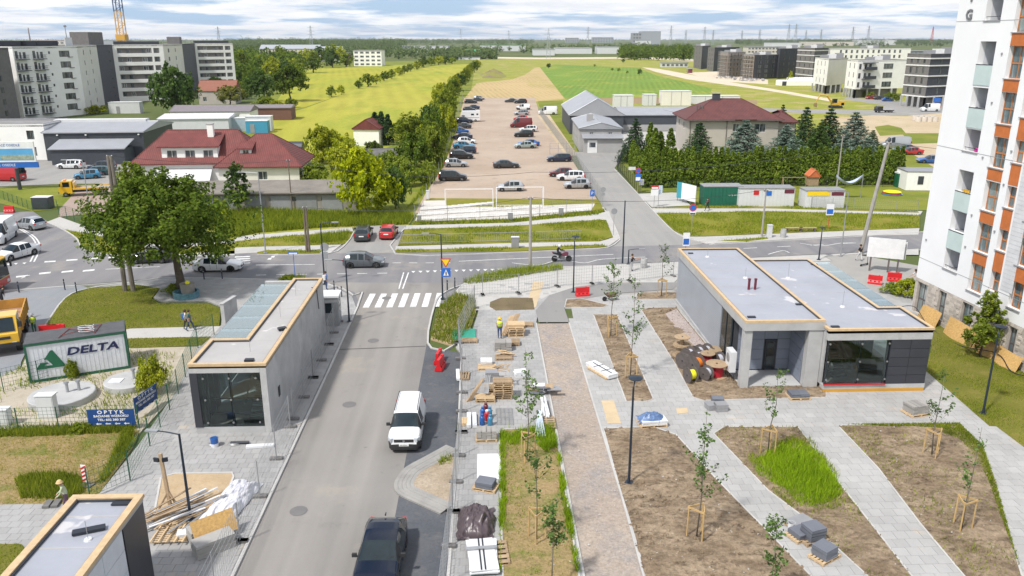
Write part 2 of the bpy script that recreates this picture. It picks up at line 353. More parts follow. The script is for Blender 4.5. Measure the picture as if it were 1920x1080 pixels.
sheet('gravel_path',[(4.02,18),(6.52,18),(6.52,59.2),(4.02,59.2)],g_path,px=False)
# ---- markings
mk=[0]
def mark(px4,name='road_marking'):sheet(name,px4,m_mark,z=ZL[0]+.005)
ZL[0]+=.0015
for i in range(7):
    x=-10.25+i*.98;sheet('zebra_stripe',[(x,63.6),(x+.52,63.6),(x+.62,67.4),(x+.1,67.4)],m_mark,z=ZL[0]+.005,px=False)
def dashes(a,b,n,frac=.5,w=.14):
    A=Vector(G(*a));B=Vector(G(*b));d=(B-A);nn=Vector((-d.y,d.x)).normalized()*w/2
    for i in range(n):
        p=A+d*(i/n);q=A+d*((i+frac)/n);sheet('lane_dash',[tuple(p-nn),tuple(q-nn),tuple(q+nn),tuple(p+nn)],m_mark,z=ZL[0]+.005,px=False)
def solid(pts,w=.14,name='lane_line'):
    p=GP(pts);p=smooth_line(p,4)if len(p)>2 else p
    sheet(name,offset_line(p,w/2)+offset_line(p,-w/2)[::-1],m_mark,z=ZL[0]+.005,px=False)
dashes((705,494),(860,494),5);solid([(480,498),(590,497)]);solid([(860,491),(1150,478)])
dashes((480,517),(745,513),7);solid([(757,512),(748,543)],.12);solid([(766,512),(755,543)],.12)
for i in range(13):
    x=775+i*13.5;y=511-i*.35;mark([(x-4,y-1.6),(x+4,y-1.6),(x,y+2)],'give_way_triangle')
solid([(960,494),(1010,498),(1050,488),(1095,494),(1130,487),(1210,483)],.12,'bus_stop_zigzag')
dashes((1330,470),(1700,452),6,.4);solid([(1500,457),(1540,462),(1575,457),(1600,456)],.12,'bus_stop_zigzag');solid([(1440,478),(1467,471),(1480,475)],.12,'bus_stop_zigzag')
solid([(36,430),(60,446),(68,465),(57,492)],.16);solid([(41,430),(66,446),(75,465),(64,492)],.16)
for x0,y0 in((84,492),(125,489),(164,486),(204,484)):mark([(x0,y0-1),(x0+21,y0-2.2),(x0+20,y0+.2),(x0-1,y0+1.4)],'lane_dash')
for x0,y0 in((31,519),(74,513),(116,510),(156,508)):mark([(x0,y0),(x0+22,y0-2.4),(x0+21,y0+.6),(x0-1,y0+3)],'lane_dash')
solid([(198,506),(300,501)],.14);solid([(40,523),(56,517)],.14)
for x0,y0 in((12,496),(26,495),(42,494)):mark([(x0,y0),(x0+8,y0-1),(x0+4,y0+2.4)],'give_way_triangle')
for i in range(4):mark([(441+i*1.5,482+i*4),(470+i*0,481+i*4),(468,483+i*4),(440+i*1.5,484.2+i*4)],'zebra_stripe')
for i in range(3):mark([(501+i*6,488-i*4),(508+i*6,488-i*4),(510+i*6,485-i*4),(504+i*6,485-i*4)],'zebra_stripe')
# ---- raised verges, footways, lawns
def raised(name,poly,m,z=.12,px=True,edge=True):
    p=GP(poly,z*.8)if px else poly
    mb=MB();mb.prism(p,0,z);o=struct(name,mb,m)
    return p
def kerb(pts,px=True,w=.14,z=.145,closed=False,name='kerb',m=None,sm=True):
    p=GP(pts,z)if px else list(pts)
    if closed:p=p+[p[0]]
    if sm and len(p)>2 and not closed:p=smooth_line(p,3)
    a=offset_line(p,w/2);b=offset_line(p,-w/2);mb=MB();n=len(p)
    vs=[(x,y,0)for x,y in a]+[(x,y,z)for x,y in a]+[(x,y,z)for x,y in b]+[(x,y,0)for x,y in b]
    fs=[]
    for i in range(n-1):
        for k in range(3):fs.append((k*n+i,k*n+i+1,(k+1)*n+i+1,(k+1)*n+i)[::-1])
    fs+=[(0,n,2*n,3*n),(n-1,4*n-1,3*n-1,2*n-1)]
    mb.add(vs,fs);return struct(name,mb,m or m_kerb)
lawn_polys={}
def lawn(name,poly,m,z=.13,px=True):
    p=raised(name,poly,m,z,px);lawn_polys[name if name not in lawn_polys else name+str(len(lawn_polys))]=p;return p
raised('footway',[(742,462),(960,456),(1124,453),(1150,446),(1137,413),(1124,412),(960,424),(758,431),(762,423),(960,418),(1115,402),(1142,396),(1150,418),(1162,447),(1142,461),(960,464),(741,469)],g_walk)
lawn('verge_lawn',[(747,459),(759,430),(960,424),(1124,412.5),(1136,413.5),(1149,444),(1124,452),(960,456)],g_verge)
lawn('verge_strip',[(741,469),(960,464),(1130,459),(1138,462),(1060,467),(960,471),(745,473)],g_verge)
raised('footway',[(440,444),(480,440),(560,434),(660,427),(663,434),(560,441),(480,448),(440,453)],g_walk)
lawn('verge_lawn',[(440,453),(480,448),(560,441),(663,434.5),(650,455),(640,458),(480,463),(440,464)],g_verge)
raised('footway',[(400,466),(480,463),(640,459),(620,474),(480,474),(400,478)],g_walk)
lawn('verge_strip',[(482,473),(500,469),(605,470),(600,474),(482,475)],g_verge)
raised('footway',[(1222,390),(1295,387),(1440,388),(1730,396),(1725,403),(1440,396),(1230,400)],g_walk)
lawn('grass_strip',[(1222,391),(1270,388),(1300,386),(1440,386),(1720,397),(1724,399),(1440,391),(1300,391)],g_verge)
lawn('verge_lawn',[(1230,400),(1440,396),(1725,404),(1724,427),(1540,434),(1440,438),(1320,443),(1288,443),(1264,432)],g_verge)
raised('footway',[(1288,444),(1320,444),(1440,439),(1540,435),(1724,428),(1722,440),(1600,442),(1440,451),(1324,457)],g_walk)
lawn('grass_strip',[(1345,452),(1400,448),(1440,445),(1440,448),(1400,453)],g_verge)
raised('footway',[(89,416),(112,407),(192,436),(300,460),(440,452),(440,478),(300,481),(258,481),(272,469),(192,444),(122,430)],g_walk)
lawn('verge_lawn',[(122,431),(192,445),(290,468),(440,456),(440,470),(300,479),(258,480),(194,475),(155,465),(144,446)],g_verge)
kerb([(84,414),(119,430),(144,447),(155,466),(194,475),(258,481),(440,478)])
kerb([(482,476),(612,475.5),(650,455),(664,433)]);kerb([(760,426),(741,475),(960,472.5),(1080,467),(1140,463),(1163,448)])
kerb([(1152,316),(1196,363),(1229,399),(1263,433),(1293,447),(1340,457)]);kerb([(1130,388),(1147,412),(1162,447)])
kerb([(1330,458),(1440,452),(1607,443),(1760,432)]);kerb([(1960,448),(1760,464),(1607,474),(1440,482),(1290,490),(1120,497),(960,505),(905,516),(872,530),(852,550)])
kerb([(630,541),(624,536),(577,526),(328,520),(255,527),(140,535),(0,545),(-260,562)])
# ---- paving laid slab by slab
SLABM={}
def slab_mesh(a,b,h,g=.007):
    k=(round(a,3),round(b,3),h)
    if k not in SLABM:SLABM[k]=MB().box2(g,g,-h,a-g,b-g,0).mesh('paving_slab')
    return SLABM[k]
def pave(name,poly,m,holes=(),a=.5,b=.5,rot=0.,z=.12,px=True,limit=300,shift=.5,base=None,ymax=1e9):
    p=GP(poly,z)if px else poly
    mb=MB();mb.prism(p,0,z-.02);root=struct(name,mb,base or g_joint)
    c,s=math.cos(rot),math.sin(rot);q=[(x*c+y*s,-x*s+y*c)for x,y in p]
    hq=[[(x*c+y*s,-x*s+y*c)for x,y in h]for h in holes]
    x0=min(v[0]for v in q);x1=max(v[0]for v in q);y0=min(v[1]for v in q);y1=max(v[1]for v in q)
    cells=[]
    ny=int((y1-y0)/b)+1;nx=int((x1-x0)/a)+2
    iy,ix=np.meshgrid(np.arange(ny),np.arange(-1,nx),indexing='ij')
    X=x0+ix*a+(iy%2)*a*shift;Y=y0+iy*b
    cor=[inside(q,X+dx*a,Y+dy*b)for dx,dy in((.02,.02),(.98,.02),(.98,.98),(.02,.98))]
    full=cor[0]&cor[1]&cor[2]&cor[3];part=(cor[0]|cor[1]|cor[2]|cor[3])&~full
    dead=np.zeros(full.shape,bool)
    for h in hq:
        hc=[inside(h,X+dx*a,Y+dy*b)for dx,dy in((.0,.0),(1,.0),(1,1),(.0,1))]
        dead|=hc[0]&hc[1]&hc[2]&hc[3]
    wx=(X+a/2)*c-(Y+b/2)*s;wy=(X+a/2)*s+(Y+b/2)*c
    fx=wx*math.cos(YAW)-wy*math.sin(YAW);fy=wx*math.sin(YAW)+wy*math.cos(YAW)
    cf=fy*math.cos(PITCH)+CAM_H*math.sin(PITCH);cu=fy*math.sin(PITCH)-CAM_H*math.cos(PITCH)
    vis=(np.abs(fx/cf)<960/FPX)&(cu/cf>-545/FPX)
    dist=np.where(vis,wy,1e6+wy)
    order=np.argsort(dist.ravel());cnt=0;st=MB();g=.007
    for k in order:
        i,j=divmod(int(k),full.shape[1])
        if dead[i,j]or not(full[i,j]or part[i,j])or wy[i,j]>ymax or wy[i,j]<20:continue
        xx,yy=X[i,j],Y[i,j];top=z+rnd.uniform(-.003,.003)
        if full[i,j]and cnt<limit and vis[i,j]:
            o=add('paving_slab',slab_mesh(a,b,.03),m,root,(xx*c-yy*s,xx*s+yy*c,top),rot);cnt+=1;continue
        if full[i,j]:cp=[(xx+g,yy+g),(xx+a-g,yy+g),(xx+a-g,yy+b-g),(xx+g,yy+b-g)]
        else:cp=clip_rect(q,xx+g,yy+g,xx+a-g,yy+b-g)
        if len(cp)>2 and abs(area(cp))>.01:st.prism([(u*c-v*s,u*s+v*c)for u,v in cp],z-.03,top)
    if st.f:
        o=st.build('paving_slab_field',m,root);o['kind']='stuff'
    return root
def soil(name,poly,m,z=.13,amp=.06,cell=.45,px=True,freq=1.1,edge=.35,kind='structure'):
    """bed of loose earth, humped and rutted"""
    p=GP(poly,z)if px else poly
    x0=min(v[0]for v in p);x1=max(v[0]for v in p);y0=min(v[1]for v in p);y1=max(v[1]for v in p)
    idx={};vs=[];fs=[]
    segs=[(Vector((*p[i-1],0)),Vector((*p[i],0)))for i in range(len(p))]
    def vert(x,y):
        k=(round(x,3),round(y,3))
        if k not in idx:
            d=9.
            for a,b in segs:
                ab=b-a;t=max(0,min(1,(Vector((x,y,0))-a).dot(ab)/max(ab.length_squared,1e-9)));d=min(d,(a+ab*t-Vector((x,y,0))).length)
            f=min(1,d/edge);h=mnoise.fractal(Vector((x*freq,y*freq,3.3)),.9,2.1,4)*amp+mnoise.noise(Vector((x*.22,y*.22,1)))*amp
            idx[k]=len(vs);vs.append((x,y,z+f*max(-.006,h+amp*.6)))
        return idx[k]
    ny=int((y1-y0)/cell)+1;nx=int((x1-x0)/cell)+1
    for i in range(ny):
        for j in range(nx):
            cp=clip_rect(p,x0+j*cell,y0+i*cell,x0+(j+1)*cell,y0+(i+1)*cell)
            if len(cp)>2:
                ids=[]
                for q in cp:
                    k=vert(*q)
                    if k not in ids:ids.append(k)
                if len(ids)>2:fs.append(tuple(ids))
    mb=MB();mb.add(vs,fs)
    if area(p)<0:mb.f=[f[::-1]for f in mb.f]
    n=len(p);pp=p if area(p)>0 else p[::-1]
    mb.add([(x,y,0)for x,y in pp]+[(x,y,z)for x,y in pp],[(i,(i+1)%n,n+(i+1)%n,n+i)for i in range(n)])
    o=struct(name,mb,m,smooth=True);return p
Z3=lambda x,y:(960+x/3.857,540+y/3.857)
Z4=lambda x,y:(1440+x/3.857,540+y/3.857)
Z7=lambda x,y:(960+x/3.857,800+y/3.857)
Z8=lambda x,y:(1440+x/3.857,800+y/3.857)
BEDS={}
bed_tree_strip=[Z3(588,190),Z3(760,192),Z3(1022,800),Z3(985,818),Z3(825,818)]
bed_kiosk=[Z3(935,160),Z3(985,143),Z3(1190,140),Z3(1500,520),Z3(1640,690),Z3(1851,700),Z4(420,700),Z4(420,790),Z4(0,800),Z3(1380,812),Z3(1310,790),Z3(1280,740),Z3(1180,550)]
bed_big=[(1131,803),(1225,800),(1268,815),(1345,900),(1440,997),(1545,1105),(1640,1210),(1240,1210),(1207,1080)]
bed_mid=[(1338,813),(1357,800),(1496,800),(1564,893),(1621,966),(1710,1080),(1800,1200),(1735,1200),(1627,1080),(1502,966),(1440,919)]
bed_right=[(1573,800),(1580,797),(1798,797),(1844,841),(1865,904),(1891,997),(1914,1072),(1945,1180),(1880,1180),(1808,1080),(1725,981),(1647,878)]
bed_small=[Z3(395,80),Z3(500,75),Z3(695,122),Z3(660,140),Z3(380,140)]
bed_small2=[Z3(900,45),Z3(950,30),Z3(1195,30),Z3(1195,80),Z3(900,82)]
bed_dark=[(919,566),(940,558),(1000,558),(1002,580),(930,582),(918,575)]
bed_near=[(936,812),(944,805),(1041,800),(1086,1080),(1110,1210),(946,1210)]
for k,q in dict(bed_tree_strip=bed_tree_strip,bed_kiosk=bed_kiosk,bed_big=bed_big,bed_mid=bed_mid,bed_right=bed_right,bed_small=bed_small,bed_small2=bed_small2).items():
    BEDS[k]=soil('planting_bed',q,g_soil,cell=.35 if k in('bed_big','bed_mid','bed_right')else .3,amp=.07 if k!='bed_kiosk' else .12)
    kerb(BEDS[k],px=False,w=.08,z=.15,closed=True,name='bed_edging')
BEDS['dark']=soil('planting_bed',bed_dark,ground_mat('dark_soil',(.13,.10,.06),(.18,.14,.08),(.10,.11,.03),.5,1.5,.25),cell=.3)
BEDS['near']=soil('grass_bed',bed_near,g_dry,cell=.3,amp=.05);kerb(BEDS['near'],px=False,w=.08,z=.15,closed=True,name='bed_edging')
lawn('tower_lawn',[Z4(1140,600),Z4(1600,1000),(1868,800),(1920,839),(2040,920),(2100,800),(1920,700),(1790,620),(1722,584),(1728,600),(1747,650)],g_lawn)
plaza=[(6.62,20),(6.62,60.2),G(1075,600),G(1068,560),G(1075,552),G(1130,545),G(1262,535),G(1290,505),G(1440,496),G(1560,490),G(1545,482),G(1600,478),G(1722,500),G(1722,590),G(1745,640),G(*Z4(1140,600)),G(*Z4(1600,1000)),G(1868,800),G(1920,839),G(2040,920),(30,20)]
pave('plaza_pavement',plaza,m_slab2,holes=list(BEDS.values())+[[(16.4,47),(27.4,47),(27.4,64),(16.4,64)]],a=.6,b=.6,px=False,limit=300,ymax=66)
mid=[(-1.68,20),(-1.68,52.6),(-2.2,54.2),(-1.0,58),(-.6,62),(-.6,66.5),(.4,69.5),(5,70.5),(8,67.5),(9,66),(8.5,65),(6,64.2),(4.3,62),(3.95,59),(3.95,20)]
pave('middle_pavement',mid,m_slab,holes=[BEDS['near'],BEDS['dark']],px=False,limit=300)
kerb([(-1.72,18),(-1.72,52.4),(-3,53.6),(-4.28,55.2),(-4.3,63.5),(-3.8,67),(-2.1,69.6),(.4,70.6)],px=False,z=.15)
kerb([(3.98,18),(3.98,59.2)],px=False,w=.1,z=.14,name='path_edging',sm=False);kerb([(6.57,18),(6.57,59.2)],px=False,w=.1,z=.14,name='path_edging',sm=False)
sheet('curved_path',[G(1010,607),G(1067,607),G(1058,580),G(1080,566),G(1150,553),G(1262,545),G(1275,532),G(1150,532),G(1080,540),G(1030,556),G(1004,585)],g_cycle,z=.135,px=False)
sheet('far_plaza_footway',[G(852,552),G(872,532),G(905,518),G(960,507),G(1120,499),G(1290,492),G(1440,484),G(1607,476),G(1722,468),G(1722,480),G(1600,479),G(1545,483),G(1560,491),G(1440,497),G(1290,506),G(1262,534),G(1130,544),G(1030,555),G(985,580),G(880,585)],g_walk,z=.122,px=False)
left=[(-10.75,20),(-10.75,63.5),(-11.6,66.6),(-13.5,69.2),G(622,537),G(577,528),G(328,522),G(258,529),G(166,540),G(250,540),G(300,545),G(288,560),G(300,567),G(390,567),G(418,578),G(415,612),G(372,650),G(332,735),G(262,835),G(190,925),G(115,945),G(-80,948),G(-200,1150),(-20,20)]
LW=[(-16.4,41.4),(-12.2,41.4),(-12.2,57.9),(-16.4,57.9)]
bedL=[Z for Z in((302,895),(328,888),(435,886),(438,894),(395,1000),(285,985))]
BEDS['left']=soil('sand_bed',bedL,g_sand,cell=.3,amp=.05);kerb(BEDS['left'],px=False,w=.1,z=.16,closed=True,name='bed_edging')
pave('left_pavement',left,m_slab,holes=[LW,BEDS['left']],px=False,limit=300)
kerb([(-10.68,18),(-10.68,63.6),(-11.5,66.8),(-13.4,69.5),(-15.6,70.6)],px=False,z=.16)
lawnL=lawn('front_lawn',[(166,541),(255,534),(300,541),(284,560),(298,569),(390,569),(414,579),(411,611),(245,616),(100,640),(62,636),(86,607),(122,558)],g_lawn,z=.15)
kerb([(62,636),(86,607),(122,558),(166,540),(255,528)],z=.17)
raised('walkway',[(100,640),(245,616),(413,612),(398,631),(240,635),(110,655)],g_walk)
lawn('front_lawn_strip',[(240,635),(396,632),(378,648),(245,653)],g_lawn,z=.14)
raised('sandy_yard',[(40,690),(62,640),(110,655),(245,653),(375,650),(335,733),(262,812),(-60,818),(-200,780),(-60,730)],g_yard,z=.10)
dryp=soil('dry_meadow',[(-80,812),(262,806),(250,838),(186,925),(120,944),(-80,947),(-200,900)],g_dry,z=.125,amp=.05,cell=.5)
lawn('corner_lawn',[(-60,1020),(40,1021),(52,1035),(10,1080),(-60,1140)],g_lawn,z=.15)
bulb=[G(x,y)for x,y in((836,838),(800,858),(760,880),(743,900),(738,915),(745,930),(775,945),(825,968))]
bs=smooth_line(bulb,3);soil('sand_island',offset_line(bs,.98),ground_mat('island_soil',(.30,.24,.17),(.40,.33,.25),(.22,.18,.12),.6,2,.3,bump=.6),z=.14,amp=.06,cell=.3,px=False)
for k in range(5):kerb(offset_line(bs,.12+.2*k),px=False,w=.19,z=.15+.004*(k%2),name='island_kerb',sm=False,m=mat('island_block',(.30,.29,.27),.85,obj=False,var=.15,dirt=.3))
verge_m=lawn('street_verge',[(-4.1,56),(-2.4,54.6),(-1.2,58),(-.8,62),(-.9,65.5),(-2.6,67),(-3.9,63)],g_sand,z=.125,px=False)
sheet('street_joint',[(-10.6,54.15),(-4.4,54.6),(-4.4,54.72),(-10.6,54.27)],mat('tar_joint',(.09,.085,.08),.9),z=ZL[0]+.003,px=False)
for q in([Z3(645,828),Z3(735,826),Z3(790,995),Z3(690,995)],[Z3(1185,885),Z3(1265,880),Z3(1275,915),Z3(1195,925)],[(985,583),(1005,578),(1020,530),(1000,530)][::-1]):
    sheet('tactile_paving',q,mat('tactile_buff',(.52,.41,.26),.85,obj=False),z=.132)
# ================================================================ VEGETATION
def leaf_mat(name,dark,light,trans=.35,var=.35):
    if name in MATS:return MATS[name]
    t=NT(name);p=t.pos()
    f=t.math('ADD',t.math('MULTIPLY',t.island(),.55),t.math('MULTIPLY',t.noise(p,.55,3,.6),.6))
    c=t.mix(t.rng(f,.25,.9),dark,light);c=t.scale(c,t.rng(t.rand(),0,1,.86,1.14))
    t.t.nodes.remove(t.b)
    d=t.n('ShaderNodeBsdfDiffuse',{'Color':c});tr=t.n('ShaderNodeBsdfTranslucent',{'Color':t.scale(c,1.25)})
    mx=t.n('ShaderNodeMixShader',{0:trans});t.link(d.outputs[0],mx.inputs[1]);t.link(tr.outputs[0],mx.inputs[2])
    t.link(mx.outputs[0],t.out.inputs[0]);MATS[name]=t.m;return t.m
l_ash=leaf_mat('ash_leaves',(.030,.062,.010),(.18,.245,.034))
l_yellow=leaf_mat('golden_leaves',(.17,.24,.012),(.54,.58,.018))
l_bush=leaf_mat('shrub_leaves',(0.0743,0.128,0.0189),(0.324,0.378,0.0473))
l_lime=leaf_mat('lime_leaves',(0.149,0.203,0.0189),(0.486,0.499,0.0405))
l_dark=leaf_mat('dark_leaves',(0.0338,0.0743,0.0216),(0.135,0.203,0.0473))
l_olive=leaf_mat('olive_leaves',(0.121,0.135,0.0338),(0.338,0.338,0.081))
l_spruce=leaf_mat('spruce_needles',(0.0243,0.054,0.0243),(0.0945,0.162,0.0607),.15)
l_silver=leaf_mat('silver_spruce_needles',(0.081,0.128,0.101),(0.27,0.351,0.27),.15)
l_thuja=leaf_mat('thuja_sprays',(.045,.09,.015),(.26,.34,.045),.2)
l_sap=leaf_mat('sapling_leaves',(0.0405,0.0878,0.0243),(0.176,0.27,0.0743))
l_far=leaf_mat('far_wood_leaves',(.045,.075,.03),(.14,.18,.06),.2)
l_purple=leaf_mat('purple_leaves',(0.081,0.0405,0.0473),(0.189,0.101,0.108))
l_grass=leaf_mat('long_grass',(0.135,0.23,0.0108),(0.405,0.567,0.027),.4)
l_straw=leaf_mat('straw_grass',(0.27,0.257,0.0405),(0.513,0.446,0.108),.4)
l_weed=leaf_mat('rank_weeds',(0.0945,0.149,0.0162),(0.365,0.405,0.0405),.4)
m_bark=mat('bark',(.085,.068,.05),.9,var=.25,scale=6,bump=.6)
m_sapbark=mat('young_bark',(.16,.14,.11),.9,var=.15,scale=8)
def leaf_cloud(rs,cen,rad,per,size,out=None,asp=.6,droop=0.):
    """small leaf-shaped faces spread through clumps; faces turn outward from the crown"""
    cen=np.asarray(cen,float);rad=np.asarray(rad,float);n=len(cen)*per
    c=np.repeat(cen,per,0);r=np.repeat(rad,per)
    d=rs.normal(size=(n,3));d/=np.linalg.norm(d,axis=1)[:,None]+1e-9
    p=c+d*(r*rs.uniform(.25,1,n)**.6)[:,None]
    o=np.asarray(out if out is not None else cen.mean(0),float)
    nr=(p-o);nr/=np.linalg.norm(nr,axis=1)[:,None]+1e-9
    nr=nr*.55+rs.normal(size=(n,3))*.5+np.array([0,0,.35]);nr/=np.linalg.norm(nr,axis=1)[:,None]+1e-9
    a=np.cross(nr,rs.normal(size=(n,3)));a/=np.linalg.norm(a,axis=1)[:,None]+1e-9
    a[:,2]-=droop;b=np.cross(nr,a)
    s=(size*rs.uniform(.6,1.35,n))[:,None]
    v=np.stack([p-a*s,p+b*s*asp,p+a*s,p-b*s*asp],1).reshape(-1,3)
    return v
def quads_mesh(name,v):
    n=len(v)//4;return tri_mesh_arrays(name,v,np.arange(n*4),np.full(n,4))
def crown_lobed(seed,w,h,z0,lobes=11,clumps=16,per=40,size=.16,egg=.0,rough=.33):
    """uneven crown made of lobes; returns the mesh and the lobe centres for the limbs"""
    rs=np.random.RandomState(seed);L_=[];cen=[];rad=[]
    for k in range(lobes):
        t=(k+.5)/lobes;zz=t**.85;rr=math.sqrt(max(.05,1-(2*zz-.85)**2*.95))*(1-egg*zz)
        a=k*2.4+rs.uniform(-.5,.5);q=rs.uniform(.45,.78)*rr
        lr=w*rs.uniform(.17,.27)*(1.1-.35*zz)
        c=(math.cos(a)*q*w/2,math.sin(a)*q*w/2,z0+lr*.7+zz*(h-lr*1.6));L_.append(c)
        for j in range(clumps):
            d=rs.normal(size=3);d/=np.linalg.norm(d);d[2]=d[2]*.8+.1
            cen.append(np.array(c)+d*lr*rs.uniform(.6,1.12));rad.append(lr*rough*rs.uniform(.6,1.3))
    return quads_mesh('crown',leaf_cloud(rs,cen,rad,per,size,(0,0,z0+h*.35))),L_
def trunk_mesh(h,r,limbs,z0,n=8):
    mb=MB();mb.tube([(0,0,0),(.02*h,.0,z0*.5),(.0,.02*h,z0),(0,0,z0+h*.35),(.03*h,0,z0+h*.62)],[r*1.35,r,r*.85,r*.5,r*.15],n)
    for c in limbs:
        b=Vector((0,0,max(z0*.8,min(c[2]-.3,z0+h*.3))));c=Vector(c);m=b.lerp(c,.55)+Vector((0,0,-.05*h));mb.tube([b,m,c],[r*.42,r*.26,r*.08],5)
    return mb.mesh('trunk',True)
TPL={}
def template(kind):
    """unit-metre templates; trees of a kind share these meshes"""
    if kind in TPL:return TPL[kind]
    k,s=kind.rsplit('_',1);s=int(s);z0=0
    if k=='round':cm,L_=crown_lobed(s,8,7.0,1.6,13,15,34,.21);tm=trunk_mesh(7,.2,L_,1.6);H_,W_=8.6,8.6
    elif k=='bush':cm,L_=crown_lobed(s,5,3.6,.1,10,13,34,.15,rough=.4);tm=trunk_mesh(3,.1,L_,.4);H_,W_=3.8,5.3
    elif k=='tall':cm,L_=crown_lobed(s,6,10,1.4,16,12,32,.22,.25);tm=trunk_mesh(9,.2,L_,1.8);H_,W_=11.4,6.4
    elif k=='far':cm,L_=crown_lobed(s,8,7.2,.8,8,9,11,.5,.1,.5);tm=trunk_mesh(7,.25,[],1.2,5);H_,W_=8.2,8.6
    elif k in('spruce','pine'):
        rs=np.random.RandomState(s);cen=[];rad=[];H_=10.;W_=5.2 if k=='spruce' else 7.4;mb=MB();mb.tube([(0,0,0),(0,0,H_*.96)],[.16,.02],6)
        nl=17 if k=='spruce' else 13
        for i in range(nl):
            t=i/(nl-1);zz=.5+t*(H_-.7);rr=W_/2*(1-t)**(.85 if k=='spruce' else .55)+.12;nb=max(4,int(10*(1-t)+4))
            for j in range(nb):
                a=j*2*math.pi/nb+i*.7+rs.uniform(-.2,.2);L1=rr*rs.uniform(.75,1.15)
                if k=='spruce':mb.tube([(0,0,zz+.1),(math.cos(a)*L1*.8,math.sin(a)*L1*.8,zz-L1*.18)],[.03,.008],3,False)
                for q in(.35,.62,.86,1.0):
                    cen.append((math.cos(a)*L1*q,math.sin(a)*L1*q,zz-L1*q*(.24 if k=='spruce' else-.1)+rs.uniform(-.08,.08)));rad.append(.16+.17*rr*(1.15-q*.6))
        cm=quads_mesh('crown',leaf_cloud(rs,cen,rad,17,.17,(0,0,H_*.4),.28,.25));tm=mb.mesh('trunk',True)
    elif k=='thuja':
        rs=np.random.RandomState(s);cen=[];rad=[];H_=5.;W_=1.5
        for i in range(170):
            t=rs.uniform(0,1)**.8;rr=W_/2*(1-t**3.2)*rs.uniform(.75,1.05);a=rs.uniform(0,6.28);cen.append((math.cos(a)*rr*.8,math.sin(a)*rr*.8,.15+t*4.75));rad.append(.2)
        cm=quads_mesh('crown',leaf_cloud(rs,cen,rad,22,.15,(0,0,2),.45));tm=MB().tube([(0,0,0),(0,0,4.2)],[.08,.02],5).mesh('trunk')
    TPL[kind]=(cm,tm,H_,W_);return TPL[kind]
def depth_of(x,y):return(x*math.sin(YAW)+y*math.cos(YAW))*math.cos(PITCH)+CAM_H*math.sin(PITCH)
def top_z(px,pyb,pyt):
    """height of something that stands at a pixel and whose top shows at row pyt"""
    x,y=G(px,pyb);dx,dy,dz=ray(px,pyt);t=math.hypot(x,y)/math.hypot(dx,dy);return CAM_H+dz*t
def place_tree(name,label,kind,px,pyb,wpx,pyt,m,cat='tree',group=None,dz=0.,rot=None):
    x,y=G(px,pyb);h=top_z(px,pyb,pyt);w=wpx*depth_of(x,y)/FPX
    cm,tm,H_,W_=template(kind);t=thing(name,label,cat,(x,y,dz),rnd.uniform(0,6.28)if rot is None else rot,group)
    sc=(w/W_,w/W_,h/H_);add('crown',cm,m,t,scale=sc);add('trunk',tm,m_bark,t,scale=sc);return t
def blades(name,polys,n,hmin,hmax,wid,m,z=.1,lean=.35,seed=1,holes=(),parent=None,thin=None,fade=0):
    """standing grass blades over polygons, one mass"""
    rs=np.random.RandomState(seed);V=[]
    tot=sum(abs(area(p))for p in polys)
    for p in polys:
        k=max(3,int(n*abs(area(p))/tot));xs=[v[0]for v in p];ys=[v[1]for v in p];acc=np.zeros((0,2))
        while len(acc)<k:
            q=np.stack([rs.uniform(min(xs),max(xs),k*2),rs.uniform(min(ys),max(ys),k*2)],1);ok=inside(p,q[:,0],q[:,1])
            for h in holes:ok&=~inside(h,q[:,0],q[:,1])
            if thin:
                f=np.array([mnoise.noise(Vector((a*thin,b*thin,seed)))for a,b in q]);ok&=rs.uniform(-.35,.35,len(q))<f
            acc=np.concatenate([acc,q[ok]])
        V.append(acc[:k])
    P=np.concatenate(V);k=len(P);h=rs.uniform(hmin,hmax,k)
    if fade:
        c_=P.mean(0);q_=np.linalg.norm((P-c_)/(P.std(0)*2.0),axis=1);h=h*np.clip(1.35-q_**1.5*.85+rs.normal(size=k)*.15,.15,1.1)
    a=rs.uniform(0,6.28,k);l=rs.normal(size=(k,2))*lean*h[:,None]*.5
    b0=np.stack([P[:,0]-np.cos(a)*wid,P[:,1]-np.sin(a)*wid,np.full(k,z)],1);b1=np.stack([P[:,0]+np.cos(a)*wid,P[:,1]+np.sin(a)*wid,np.full(k,z)],1)
    tp=np.stack([P[:,0]+l[:,0],P[:,1]+l[:,1],z+h],1)
    v=np.stack([b0,b1,tp],1).reshape(-1,3);me=tri_mesh_arrays(name,v,np.arange(k*3),np.full(k,3));o=add(name,me,m,parent);o['kind']='stuff';return o
# ---- single trees
x0,y0=G(338,552)
t=thing('ash_tree','big spreading green tree with a forked trunk in the lawn by the road','tree',(x0,y0,.12))
cm,L_=crown_lobed(3,12.6,8.6,2.5,26,19,66,.15,.1,.31);add('crown',cm,l_ash,t,(-.9,.4,0));add('trunk',trunk_mesh(8.5,.36,[(c[0]-.9,c[1]+.4,c[2])for c in L_],2.4,10),m_bark,t)
place_tree('golden_tree','bright yellow green rounded tree beside the grey garages','bush_9',686,402,124,272,l_yellow)
place_tree('roadside_tree','dark slender tree in front of the red roofed house corner','tall_2',449,402,52,302,l_dark)
place_tree('garden_shrub','yellow flowering shrub between big tree and garage row','bush_1',412,412,44,372,l_yellow,'shrub')
place_tree('garden_tree','loose green tree left of the big white chimney house','round_2',252,372,62,300,l_bush)
place_tree('garden_tree','yellow green bushy tree behind the barrel roofed annex','bush_2',604,306,74,226,l_lime)
place_tree('garden_tree','shaggy lime shrub between annex and golden tree','bush_3',648,330,70,258,l_lime)
